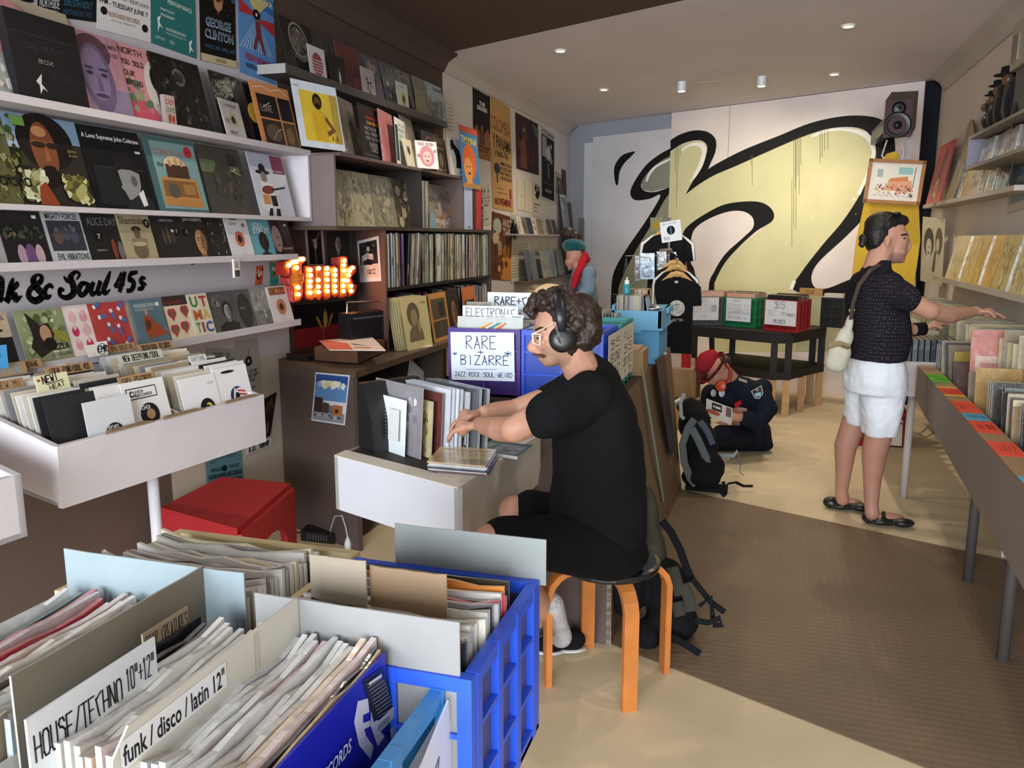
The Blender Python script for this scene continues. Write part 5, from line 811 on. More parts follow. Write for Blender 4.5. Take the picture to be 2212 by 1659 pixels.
# far ledge with singles
t=thing('picture_ledge','thin white ledge of single sleeves on the far left wall','shelf',(-2.5,8,1.6))
XE=-2.42;a,b=px(1119,505,XE),px(1213,509,XE);m=MB();m.box((XL+.001,a.y,a.z-.015),(XE,b.y+.8,a.z),0xc0b4b8);m.build('shelf_board','paint',t)
LBL=['white single with a pale block on the far ledge, leftmost','grey patterned single on the far ledge','dark blue single with a black border on the far ledge','cream single with a red drawn figure on the far ledge','brown and yellow single on the far ledge','narrow white single with round marks on the far ledge','dark mottled single on the far ledge','dark grey single next to the beanie woman on the far ledge']
CC=[0xcfc8ba,0x7a705c,0x1e2c3c,0xd9c8b0,0x8a7a5c,0xb5ae9e,0x5c4c40,0x4a4440]
for i in range(8):
    cover(LBL[i],1122+i*10.8,0,XE-.03,a.z+.001,(lambda s,i=i:s.noise(80+i,14,[shade(CC[i],.7),shade(CC[i],1.2),[0xd0ccc0,0x3a3a3a,0x4a6a8a,0xb05a44,0xc09a4a,0x7a7a74,0x8a5a40,0x222][i]],.06,.18)),w=.18,h=.178,bg=CC[i],name='single_sleeve',group='singles on the far ledge',lean=14)
cover('framed pale picture leaning at the end of the far ledge',1219,0,XE-.04,a.z+.001,lambda s:s.rect(.08,.06,.92,.94,0x8c979c).noise(90,20,[0xa9b4b8,0x6a7478,0xc4ccd0],.05,.15,(.1,.08,.9,.9)),w=.34,h=.5,bg=0xcdd0d0,name='framed_picture',cat='picture',lean=8,t=.02,edge=0x1c1a18)
cover('dusky pink patterned board beside the framed picture',1231,0,XE-.05,a.z+.001,lambda s:s.noise(91,26,[0x8a6460,0x6b4a48],.05,.14),w=.28,h=.42,bg=0x7c5854,name='board',cat='board',lean=8)
cover('tall dark glass frame leaning in the far left corner',1243,0,XE-.05,a.z+.001,lambda s:s.rect(.1,.05,.9,.95,0x4a4e50).rect(.3,.05,.7,.4,0x5c5a54),w=.34,h=.86,bg=0x1e2022,name='framed_picture',cat='picture',lean=6,t=.02)
m=MB();e_=yb(-2.34,.08);m.box((-2.36,e_-.18,0),(-2.30,e_-.14,1.86),0x6b6358);tag(m.build('post','paint'),'narrow grey-brown upright post in the far left corner','post')
# second row: records displayed above the bins
t=thing('picture_ledge','lower ledge of large record covers above the far bins','shelf',(-2.5,8,1.2))
XE2=-2.40;zz=1.16;y0_=yfor(1140,XE2,zz);y1_=yfor(1258,XE2,zz);m=MB();m.box((XL+.001,y0_,zz-.015),(XE2,y1_,zz),0x6b5c50);m.build('shelf_board','paint',t)
for x,c,l,w2 in [(1141,0x27324a,'dark blue record edge at the left of the covers above the far bins',.2),(1147,0x4a5340,'dark green patterned record cover with a white tag above the far bins',.32),(1174,0x9a9078,'dull cream record cover above the far bins',.32),(1190,0x8c9894,'pale record cover with a large blue-grey oval above the far bins',.32),(1208,0x7e7c74,'grey mottled record cover next to the oval one',.32)]:
    cover(l,x,0,XE2-.035,zz+.001,(lambda s,c=c:s.noise(c&255,26,[shade(c,.75),shade(c,1.25),shade(c,.95)],.05,.15) if c!=0x8c9894 else s.ell(.5,.45,.3,.42,0x5f6674)),w=w2,h=.315,bg=c,mat='sleeve',group='covers above the far bins',lean=10)
cover('black framed picture with a white mount behind the woman in the beanie',1226,0,XE2-.02,zz+.001,lambda s:s.rect(.12,.1,.88,.9,0xd0ccc6).rect(.2,.2,.8,.8,0x3a3634),w=.4,h=.45,bg=0x1c2226,name='framed_picture',cat='picture',lean=8,t=.02)
# bins
t=thing('record_bin','long brown record bin along the far left wall','record bin',(-2.2,8,0))
m=MB();m.box((-2.0,6.6,.62),(-1.98,9.9,.9),0x8a7a66);m.build('front_board','paint',t)
m=MB();m.box((XL+.01,6.6,.62),(-1.98,9.9,.64),0x8a7a66);m.build('base','paint',t)
m=MB();m.box((XL+.01,6.58,.62),(-1.98,6.6,1.0),0x8a7a66);m.build('side_panel','paint',t)
for yy in (6.8,9.6):m=MB();m.box((-2.1,yy,0),(-2.06,yy+.04,.62),0x6a5a4a);m.build('leg','paint',t)
def face_y(x,y,z,w,h,lean,col,draw,label,grp,mat='sleeve',t=.006,name='record_sleeve',cat='record',yaw=0.0,obj=True,mb=None):
    """a sleeve in a bin whose face looks at the photographer (-y), leaning back or forward by lean degrees"""
    u=V(math.cos(yaw),math.sin(yaw),0);n=V(u.y,-u.x,0);L=math.radians(lean);v=V(0,0,1)*math.cos(L)-n*math.sin(L);q=u.cross(v).normalized()
    mb=mb or MB();o=V(x,y,z);mb.pbox(o-q*t,u*w,v*h,q*t,col,cols=[shade(col,.8),col,shade(col,.7),mixc(col,0xe8e6e0,.55),shade(col,.85),shade(col,.85)]);s=Sheet(mb,o,u,v,w,h)
    if draw:draw(s)
    if obj:return tag(mb.build(name,mat),label,cat,grp)
fb=random.Random(5);FAR=MB()
for i in range(38):
    y=6.66+i*.082;c=fb.choice([0xb0a284,0xc5b898,0x8a7a5c,0xa39a86,0x6b5e48,0xd0c6ac])
    dv=i in (5,12,18,25,31)
    a_=(-2.36,y,.645+fb.uniform(0,.02),.32,.33+(.05 if dv else 0)+fb.uniform(-.01,.01),fb.uniform(6,16))
    if dv:face_y(*a_,0x86683e,lambda s:s.rect(.05,.9,.4,.97,0xc0a878),'brown divider board standing in the far left bin','dividers in the far left bin','card',name='divider_card',cat='divider card')
    else:face_y(*a_,c,None,'','',mb=FAR,obj=False)
face_y(-2.33,6.62,.66,.32,.33,4,0xb5ae92,lambda s:s.noise(93,16,[0x4a4a38,0x6b6a50],.04,.09,(.1,.15,.7,.6)),'cream sleeve with small dark figures at the front of the far bin','front records of the far bin')
# ================================================================ LISTENING DESK
WT=0xd6d0c6
def zq(*ps,z):return [pz(x,y,z) for x,y in ps]
DZ=.77
f0,f1=pz(722,985,DZ),pz(990,1056,DZ);r1=pz(1168,939,DZ);d1=(f1-f0);k=r1-f1;k.z=0
f2=f1+k;f3=f0+k
t=thing('listening_desk','white painted box desk on a post where the man with headphones plays records','desk',((f0.x+f1.x)/2,f0.y+.3,0))
dn=d1.normalized();nb=V(-dn.y,dn.x,0);kn=k.normalized()
m=MB();m.pbox(f0+V(0,0,-.214),d1,nb*.02,(0,0,.214),0xc9cad2);m.build('front_board','paint',t)
m=MB();m.pbox(f1+V(0,0,-.214),k,dn*-.02,(0,0,.214),0xcfc8bc);m.build('side_panel','paint',t)
m=MB();m.pbox(f0+V(0,0,-.214),k,dn*.02,(0,0,.214),0xcfc8bc);m.build('side_panel','paint',t)
m=MB();m.pbox(f3+V(0,0,-.214),d1,-nb*.02,(0,0,.214),0xcfc8bc);m.build('back_board','paint',t)
m=MB();w=.085;m.prism([f0,f1,f1+kn*w,f0+kn*w],(0,0,.004),WT);m.prism([f1-dn*.16+kn*(w+.0005),f1+kn*(w+.0005),f2,f2-dn*.16],(0,0,.004),WT);m.build('rim','paint',t)
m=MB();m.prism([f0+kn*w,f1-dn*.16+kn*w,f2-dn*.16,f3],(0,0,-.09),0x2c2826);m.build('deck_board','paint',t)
m=MB();p=(f0+f2)/2;m.lathe((p.x+.05,p.y-.05,0),[(.024,0),(.024,.55)],14,0xcfcdd0);m.build('post','paint',t,smooth=True)
R8='records standing in the listening desk'
a,b=pz(800,975,.74),pz(903,1012,.74);uu=(b-a);uu.z=0;uu=uu.normalized();un=V(uu.y,-uu.x,0)
o8=a
def lrec(k,label,draw,col,w=.315,h=.315,mat='sleeve',lean=4,t_=.005,side=0.0):
    L=math.radians(lean);n=un;v=V(0,0,1)*math.cos(L)-n*math.sin(L);q=uu.cross(v).normalized();o=o8-un*k+uu*side-V(0,0,.05)
    m=MB();m.pbox(o-q*t_,uu*w,v*h,q*t_,col,cols=[shade(col,.8),None,None,mixc(col,0xf0f0f0,.5),None,mixc(col,0xf0f0f0,.4)]);s=Sheet(m,o,uu,v,w,h)
    if draw:draw(s)
    return tag(m.build('record_sleeve',mat),label,'record',R8)
lrec(-.012,'white inner sheet printed with columns of small grey text, frontmost in the desk',lambda s:[s.line([(.12+.12*c_,.85-i*.045),(.21+.12*c_,.85-i*.045)],.004,0xaab0b0) for c_ in range(4) for i in range(15)]and s.rect(.62,.45,.9,.86,0xcfd6d6) and None,0xdfe6e6,w=.26,h=.30,mat='paper',t_=.002)
lrec(.012,'clear plastic record sleeve with a cloudy pink and grey cover',lambda s:s.rect(0,.5,1,.96,0x8f8c92).noise(94,30,[0xb5acb4,0xd8ccd0,0x7a7680,0xe0d8d4],.05,.12,(.1,.45,.95,.9)),0x8e8b8e,h=.355,w=.33)
lrec(.05,'cream and pink stained record sleeve in the middle of the desk',lambda s:s.rect(.7,.1,1,.9,0xc9bd8a).noise(95,12,[0xc98a8e,0xd8cfa0,0x9a8a4a],.04,.1,(.7,.1,1,.9)).text('II',.86,.72,.06,.05,0x222),0xbab08c,h=.3,side=.03)
lrec(.085,'maroon-edged record sleeve in the desk row',None,0x6b3a38,h=.33,side=.035,w=.325)
for i in range(4):lrec(.105+i*.012,'pale blue-white record sleeve edge in the desk row',None,[0xd4dae6,0xc6ccd8,0xdde2ea,0xb8bcc4][i],h=.345,side=.05+i*.01,w=.33)
lrec(.16,'white record with big black letters on its spine edge, right of the desk row',lambda s:s.rect(.86,0,1,1,0xbcc0c2).text('GO',.87,.3,.12,.3,0x15161a,.04),0xb0b4b6,side=.1,w=.33,h=.335)
for i in range(4):lrec(.172+i*.011,'dark glossy record in a clear sleeve at the right of the desk row',None,[0x4a5058,0x8e9296,0x2a3038,0x9a9ca0][i],side=.12+i*.01,w=.34,h=.35)
m=MB();p=pz(776,985,.74);tl=.30;m.prism([p,p+uu*.12,p+uu*.1+V(0,0,.16),p+uu*.04+V(0,0,tl),p+V(0,0,tl)],-un*.27,0x17181a);tag(m.build('magazine_file','plastic'),'black plastic file holder at the left end of the desk records','file box')
# turntable
t=thing('turntable','black turntable sunk in the desk under the man\'s hands','turntable',tuple(pz(1050,960,.70)))
c0=pz(1065,945,.71);m=MB();m.pbox(c0-dn*.22-kn*.17+V(0,0,-.03),dn*.42,kn*.34,(0,0,.06),0x1a1a1d);m.build('plinth','plastic',t)
m=MB();m.lathe(c0+V(0,0,.03)-dn*.05,[(.155,0),(.155,.018),(.15,.02)],36,0x3a3a3e);m.build('platter','metal',t,smooth=False)
m=MB();m.lathe(c0+V(0,0,.051)-dn*.05,[(.15,0),(.15,.002)],36,0x101012);m.lathe(c0+V(0,0,.0535)-dn*.05,[(.05,0),(.05,.001)],24,0xb5483a);m.build('disc','black_gloss',t)
m=MB();q=c0+dn*.15+kn*.12+V(0,0,.03);m.lathe(q,[(.02,0),(.02,.04)],14,0x8a8a8c);m.tube([q+V(0,0,.04),q-kn*.16+V(0,0,.05),q-kn*.2-dn*.03+V(0,0,.04)],.005,8,0xb0b0b2);m.build('tone_arm','metal',t)
# flat piles on the rim
R9='singles lying in a pile on the desk corner'
q0=[pz(925,1019,DZ+.006),pz(1052,1030,DZ+.006),pz(1075,992,DZ+.006),pz(955,982,DZ+.006)]
for i,c in enumerate([0x6a3a3a,0xc8ccd0,0x2a2a30,0xb9bec4,0xd8dade,0xc9b286]):
    m=MB();off=V(rnd.uniform(-.008,.008),rnd.uniform(-.008,.008),i*.0062);ce=sum(q0,V(0,0,0))/4
    Q=[ce+(p-ce)*rnd.uniform(.97,1.02)+off for p in q0];m.prism(Q,(0,0,.0055),c,shade(c,.9));s=Sheet(m,Q[0]+V(0,0,.0055),Q[1]-Q[0],Q[3]-Q[0],(Q[1]-Q[0]).length,(Q[3]-Q[0]).length)
    if i==5:[s.line([(.06,.3-k_*.07),(.8,.3-k_*.07)],.006,0x8a6a3a) for k_ in range(4)];s.rect(.1,.8,.9,.86,0xd8c69c)
    tag(m.build('single_sleeve','sleeve'),['dark red single at the bottom of the pile on the desk corner','pale single second from the bottom of the desk corner pile','black single in the middle of the desk corner pile','grey-white single above the black one in the desk corner pile','white single just under the tan one on the desk corner pile','tan single in clear plastic on top of the desk corner pile'][i],'record',R9)
q1=[pz(1022,978,DZ+.006),pz(1118,993,DZ+.006),pz(1152,968,DZ+.006),pz(1062,957,DZ+.006)]
m=MB();m.prism(q1,(0,0,.012),0x2e5038,0xc8c8c4);s=Sheet(m,q1[0]+V(0,0,.012),q1[1]-q1[0],q1[3]-q1[0],(q1[1]-q1[0]).length,(q1[3]-q1[0]).length);s.rect(.3,.1,.92,.85,0x6f6d70).noise(96,16,[0x8c8a8c,0x4a484c],.05,.12,(.3,.1,.92,.85)).text('FUNK',.05,.3,.2,.5,0xc8d0c4)
tag(m.build('single_sleeve','glossy_card'),'green-bordered single with a grey photograph lying flat on the desk beside the turntable','record')
# ================================================================ CENTRAL COUNTER WITH CRATES
ZK=.89
t=thing('central_counter','brown counter in the middle of the shop with studded rubber on its sloping side','counter',(-1.05,4.3,0))
S0,S1,S2,S3=V(-.61,3.45,ZK),V(-.526,3.04,0),V(-.47,5.25,0),V(-.60,5.5,ZK)
m=MB();m.prism([(-1.5,3.45,ZK),(-.61,3.45,ZK),(-.60,5.5,ZK),(-1.5,5.5,ZK)],(0,0,-.03),0x4a3c34);m.build('worktop','paint',t)
m=MB();m.quad([(-1.5,3.04,0),S1,S0+V(0,0,-.03),(-1.5,3.45,ZK-.03)],0x5a4a44);m.quad([(-1.5,3.07,0),(-1.5,3.48,ZK-.03),(-.62,3.48,ZK-.03),(-.54,3.07,0)][::-1],0x5a4a44);m.build('front_panel','paint',t)
m=MB();m.quad([S1,S2,S3,S0],0x6b563f);m.quad([S1-V(.02,0,0),S0-V(.02,0,0),S3-V(.02,0,0),S2-V(.02,0,0)],0x6b563f);m.quad([S1,S0,S0-V(.02,0,0),S1-V(.02,0,0)],0x6b563f);m.build('rubber_side','checker',t)
m=MB();m.quad([S2,(-1.5,5.3,0),(-1.5,5.5,ZK),S3],0x4a3c34);m.build('back_panel','paint',t)
def sidep(x,y):
    n_=(S2-S1).cross(S0-S1).normalized();return pp(x,y,S1,n_),(n_ if n_.x>0 else -n_)
def onside(pts,col,off,mb):
    Q=[sidep(*p) for p in pts];mb.quad([q+n_*off for q,n_ in Q],col)
m=MB();a0,n0=sidep(1386,797);a1,_=sidep(1432,1085);dv=(sidep(1392,797)[0]-a0);m.pbox(a0,a1-a0,V(0,.035,0),n0*.004,0x8aa59a);m.build('edge_strip','plastic',t)
P_=[sidep(*p)[0]+n0*.006 for p in ((1413,778),(1432,765),(1455,970),(1445,985))]
m=MB();m.prism(P_,n0*.004,0x242630);Q_=[p+n0*.0045 for p in P_];s=Sheet(m,Q_[3],Q_[2]-Q_[3],Q_[0]-Q_[3],.1,.9)
tag(m.build('poster','glossy_card'),'dark glossy poster stuck on the studded side of the central counter','poster')
def crate(label,o,u,v,h,col,name='record_crate',ribs=(2,3),group=None,rw=.014,skin=None):
    """open plastic crate: o lower front-left corner, u along the front, v to the back; walls with a rim, ribs and sunk panels"""
    o,u,v=V(o),V(u),V(v);U,W_=u.length,v.length;un_,vn=u.normalized(),v.normalized();t=thing(name,label,'crate',tuple(o+(u+v)/2),group);dk=shade(col,.8)
    m=MB();m.pbox(o,u,v,(0,0,.01),dk);m.build('base','plastic',t)
    g=.02
    for (p,d,n,nm) in ((o,u,-vn,'front_wall'),(o+v,u,vn,'back_wall'),(o+vn*g,v-vn*2*g,-un_,'side_wall'),(o+u+vn*g,v-vn*2*g,un_,'side_wall')):
        m=MB();dn_=d.normalized();L_=d.length;inn=-n*.006
        d2=d-dn_*.003;e_=dn_*.0015;m.pbox(p+e_+inn*2*.97+V(0,0,.01),d2,inn*.97,(0,0,h-.012),skin or dk)                                 # sunk panel
        for z0,z1 in ((0,.02),(h*.34,h*.34+.008),(h*.67,h*.67+.008),(h-.022,h)):m.pbox(p+e_+V(0,0,z0),d2,inn*2.98,(0,0,z1-z0),col)
        k_=ribs[0]if nm in ('front_wall','back_wall') else ribs[1]
        for i in range(k_+1):q=p+dn_*((L_-rw)*i/k_)+n*.0012+V(0,0,.0005);m.pbox(q,dn_*rw,inn*3,(0,0,h),col)
        m.build(nm,'plastic',t)
    return t
ZB=ZK+.002;HC_=1.2-ZB
c1=crate('purple crate labelled Rare + Bizarre on the central counter',(-1.39,3.505,ZB),(.345,0,0),(0,.36,0),HC_,0x40207c)
c2=crate('bright blue crate on the central counter behind the seated man',(-1.04,3.505,ZB),(.37,0,0),(0,.345,0),HC_,0x2450d0)
c3=crate('teal crate behind the blue one on the central counter',(-1.03,3.865,ZB),(.375,0,0),(0,.36,0),HC_,0x148a88)
c4=crate('second purple crate hidden behind the first on the central counter',(-1.40,3.875,ZB),(.345,0,0),(0,.36,0),HC_,0x3a2a70)
yF=3.5045-.004
P_=[py(976,820,yF),py(1112,824,yF),py(973,717,yF)]
def rare(s):
    s.hand('RARE',.24,.66,.5,.26,0x27366e,.012).hand('+',.42,.54,.12,.1,0x27366e,.012).hand('BIZARRE',.15,.33,.78,.19,0x27366e,.012).line([(.24,.23),(.72,.24)],.006,0x27366e)
    s.hand('JAZZ·ROCK·SOUL·WEIRD',.05,.08,.92,.09,0x27366e,.008).hand('*',.02,.5,.1,.1,0x27366e,.008).hand('*',.84,.5,.14,.14,0x27366e,.01)
poster('white paper sign reading Rare + Bizarre, Jazz Rock Soul Weird taped to the purple crate',P_,rare,0xdde6f2,name='paper_sign',cat='sign')
# crumpled sheets on the right side of the crates
xr=-.652
for l,pts,tx in [('crumpled white price sheet hanging on the side of the blue crate',[(1310,805),(1326,812),(1330,715)],['$5','SECOND','HAND','45S']),('long white price sheet hanging on the side of the teal crate',[(1345,812),(1366,798),(1345,712)],['FULL','$5','$5/$10','12'])]:
    A_,B_,C_=[px(x,y,xr) for x,y in pts]
    y_lo,y_hi=(3.52,3.86) if 'blue' in l else (3.875,4.215)
    poster(l,[V(xr+.002,y_lo,.93),V(xr+.002,y_hi,.93),V(xr+.002,y_lo,1.185)],(lambda s,tx=tx:[s.hand(q,.12,.72-i*.24,.76,.16,0x4a4a44,.012) for i,q in enumerate(tx)]and None),0xd8d2c2,name='paper_sign',cat='sign')
# records and dividers in those crates
fc=random.Random(9)
for i in range(16):face_y(-1.375,3.56+i*.018,ZB+.012,.315,.31,4+fc.uniform(-1,2),fc.choice([0xd8d6d0,0xb8b6b0,0xcfcab8,0x8a8880]),None,'pale record packed behind the rainbow cover in the purple crate','records in the purple crate')
def rainbow(s):
    for i,c in enumerate([0xd8b43a,0xc05a3a,0xe8e4da,0x3a8a6a,0x3a6aa8,0xe0c23c,0xc04a3a]):s.poly([(.2+i*.03,.55),(.23+i*.03,.55),(.38+i*.045,.84),(.52+i*.04,.92),(.5+i*.04,.93),(.34+i*.045,.86)],c)
    s.ell(.13,.78,.07,.07,0xe0704a).ell(.13,.78,.04,.04,0xe8a088).ell(.65,.62,.1,.08,0x3a2a24).rect(.82,.7,.92,.76,0xe8e8e8)
face_y(-1.365,3.545,ZB+.012,.315,.345,3,0xb8bcb8,rainbow,'grey record cover with a curved rainbow band in front of the purple crate','records in the purple crate','glossy_card')
for x,y,z,w_,h_,tx,l,c in [(-1.355,3.60,1.22,.27,.075,'ELECTRONIC','white divider lettered Electronic in the purple crate',0xdfe4ea),(-1.24,3.57,1.215,.19,.045,'ODD BITS + BOBS','white strip lettered Odd Bits + Bobs in the purple crate',0xdfe4ea),(-1.35,3.64,1.25,.12,.06,'HIP HOP','brown divider lettered Hip Hop in the purple crate',0x8a8478)]:
    face_y(x,y,z,w_,h_,2,c,(lambda s,tx=tx:s.hand(tx,.06,.35,.9,.5,0x2a3040,.012)),l,'dividers in the crates','card',name='divider_card',cat='divider card')
face_y(-1.33,3.885,1.215,.36,.125,2,0xdfe6ee,lambda s:s.hand('RARE+COLLECT',.1,.52,.95,.3,0x2a3448,.014).hand('-JAZZ-OZ ROCK-SOUL',.15,.18,.8,.14,0x2a3448,.007),'tall white divider lettered Rare + Collect behind the purple crate','dividers in the crates','card',name='divider_card',cat='divider card')
face_y(-1.06,3.80,1.17,.12,.16,4,0x8e7a5a,lambda s:s.hand('ENCOUR',.1,.6,.8,.14,0x4a3a28,.02),'brown cardboard divider with writing beside the man\'s hair','dividers in the crates','card',name='divider_card',cat='divider card')
for i in range(14):face_y(-1.385,3.92+i*.02,ZB+.012,.315,.315,4,fc.choice([0xb8b4a4,0x8c887c,0xcfcab8]),None,'','',mb=FAR,obj=False)
for i in range(5):face_y(-1.025,3.56+i*.018,ZB+.012,.315,.30,3,fc.choice([0x2a2c30,0x9a9890,0x4a4a50]),None,'dark record at the left of the bright blue crate','records in the blue crate')
# cardboard box and flyers at the right edge
m=MB();m.pbox((-.86,4.27,ZB),(.255,0,0),(0,.2,0),(0,0,.13),0xa5835a,cols=[None,0xb9966a,None,None,None,0x957450]);m.pbox((-.83,4.27,ZB+.131),(.2,0,0),(0,.2,0),(0,0,.01),0xb9966a);tag(m.build('cardboard_box','card'),'small brown cardboard box behind the teal crate on the counter','box')
for i in range(3):m=MB();m.pbox((-.78+i*.01,4.78+i*.01,ZB+i*.009),(.17,0,0),(.02,.24,0),(0,0,.008),[0xd8b8a0,0xe6e8ee,0xe9e9ee][i]);tag(m.build('flyers','paper'),['pinkish bundle of flyers at the bottom of the pile on the counter edge','white bundle of flyers in the middle of the pile on the counter edge','white bundle of flyers on top of the pile on the counter edge'][i],'flyers','flyers on the counter edge')
# light blue stand of singles
LB=0x6fa9cc
t=thing('singles_stand','light blue wooden tray stand of singles on the central counter','record bin',(-.7,4.9,ZK))
xa,xb_=xfor(1322,4.65,1.2),xfor(1428,4.65,1.2);z1=py(1400,672,4.65).z;z2=py(1400,709,4.65).z
m=MB();m.pbox((xa,4.65,z2),(xb_-xa,0,0),(0,.015,0),(0,0,z1-z2),LB);m.build('front_board','paint',t)
m=MB();m.pbox((xb_,4.65,z2),(-.015,0,0),(0,.5,0),(0,0,z1-z2),LB);m.pbox((xa,4.65,z2),(.015,0,0),(0,.5,0),(0,0,z1-z2+.03),LB);m.build('side_panel','paint',t)
m=MB();m.pbox((xa,4.65,z2-.012),(xb_-xa+.01,0,0),(0,.5,0),(0,0,.012),LB);m.build('shelf_board','paint',t)
m=MB();m.pbox((xa,4.63,z2-.025),(.17,0,0),(0,.02,0),(0,0,.013),LB);m.build('shelf_lip','paint',t)
m=MB();m.pbox((xa,4.72,ZK+.001),(xb_-xa-.015,0,0),(0,.4,0),(0,0,z2-.012-ZK-.002),0x5c9cc4);m.build('body','paint',t)
m=MB();m.pbox((xb_-.1,4.9,z1-.03),(.115,0,0),(0,.25,0),(0,0,.03),LB);m.build('block','paint',t)
for r_ in range(2):
    n_=26 if r_==0 else 22;xx=xa+.02
    for i in range(n_):
        c=fc.choice([0x8e8478,0xa5a09a,0x6b6258,0xb5a48a,0x8a90a0,0x54504c,0xc0b8a4,0x9aa4b4]) if not (r_==0 and i>20) else 0xa8c0d4
        w_=(xb_-xa-.075)/n_;ln=0 if i<n_-6 else .25*(i-n_+6)/6
        m=MB();y_=4.68+r_*.2;h_=.178 if r_==0 else .2;m.prism([(xx,y_,z2+.001),(xx+w_*.82,y_,z2+.001),(xx+w_*.82-ln*.2,y_,z2+h_),(xx-ln*.2,y_,z2+h_)],(0,.178,0),c if r_==0 else fc.choice([0xb5936a,0xc0b8a0,0x8c7456]))
        tag(m.build('single_sleeve','card'),'single filed edge-on in the front row of the light blue tray' if r_==0 else 'brown-edged single filed in the back row of the light blue tray','record','singles in the light blue tray, %s row'%['front','back'][r_]);xx+=w_
for i in range(9):
    m=MB();x_=-1.02+i*.018;m.prism([(x_,4.55,ZB),(x_+.012,4.55,ZB),(x_+.08,4.55,ZB+.3),(x_+.068,4.55,ZB+.3)],(0,.315,0),fc.choice([0x8a8068,0x6a6250,0x9aa098,0xb0a88c,0x4a463c]));tag(m.build('record','sleeve'),'record leaning to the right, left of the light blue stand','record','records left of the light blue stand')
# pump bottle, black brushes, little lamp
p=V(xfor(1352,4.75,1.3),4.78,z2+.179);t=thing('spray_bottle','small teal bottle with a white pump standing on the singles','bottle',tuple(p))
m=MB();m.lathe(p,[(.022,0),(.024,.01),(.024,.05),(.016,.06)],16,0x2a8a94);m.build('body','plastic',t,smooth=True);m=MB();m.lathe(p+V(0,0,.06),[(.014,0),(.014,.022),(.004,.024),(.004,.04)],12,0xdfe4e4);m.build('pump','plastic',t)
p=V(xfor(1306,4.9,1.2),5.25,ZB);t=thing('brush_pot','black pot of dark brushes beside the girl on the counter end','pot',tuple(p))
m=MB();m.lathe(p,[(.05,0),(.055,.12),(.05,.12)],16,0x16161a);m.build('pot','plastic',t,smooth=True)
for i,(dx,hh,rr_) in enumerate([(0,.33,.022),(.03,.26,.016),(-.04,.24,.014),(.01,.2,.02)]):m=MB();m.tube([p+V(0,0,.1),p+V(dx*2,0,hh),p+V(dx*2.3,0,hh+.03)],[.006,.007,rr_],8,0x1a1a1e);m.build('brush','plastic',t)
p=V(xfor(1408,4.75,z1),4.78,z1+.012);t=thing('chrome_stand','slim chrome rod on a round base standing on the light blue tray','stand',tuple(p))
m=MB();m.lathe(p,[(.055,-.01),(.05,0),(.02,.012),(.008,.02)],20,0xc8ccd0);m.build('foot','metal',t,smooth=True);m=MB();m.tube([p,p+V(0,0,.13)],.009,10,0xc8ccd0);m.build('rod','metal',t)
# person bending down behind the counter: only the cream back shows
# ================================================================ CLOTHES STAND
YT=7.3
t=thing('clothes_stand','chrome clothes stand with wooden hangers in front of the mural','clothes rack',(xfor(1447,YT,1),YT,0))
P0=py(1447,470,YT);m=MB();m.tube([(P0.x,YT,.03),(P0.x,YT,P0.z)],.012,10,0xb8bcc4);m.build('pole','metal',t)
m=MB();[m.tube([(P0.x,YT,.05),(P0.x+.3*math.cos(a_),YT+.3*math.sin(a_),.012)],.012,8,0x8a8c90) for a_ in (.4,2.5,4.6)];m.build('foot','metal',t)
a_=py(1447,552,YT);b_=py(1351,553,YT-.3);m=MB();m.tube([a_,b_],.005,6,0xb8bcc4);m.build('arm','metal',t)
b2_=py(1458,560,YT-.55);b2_.z=py(1452,545,YT-.2).z;m=MB();m.tube([V(P0.x,YT,b2_.z),b2_],.008,8,0xb8bcc4);m.build('arm','metal',t)
m=MB();[m.lathe((P0.x+.02*(k%2),YT-.08*k,b2_.z+.02),[(.018,-.01),(.022,0),(.018,.01)],10,0xd0d0d0) for k in range(7)];m.build('hanger_hooks','metal',t)
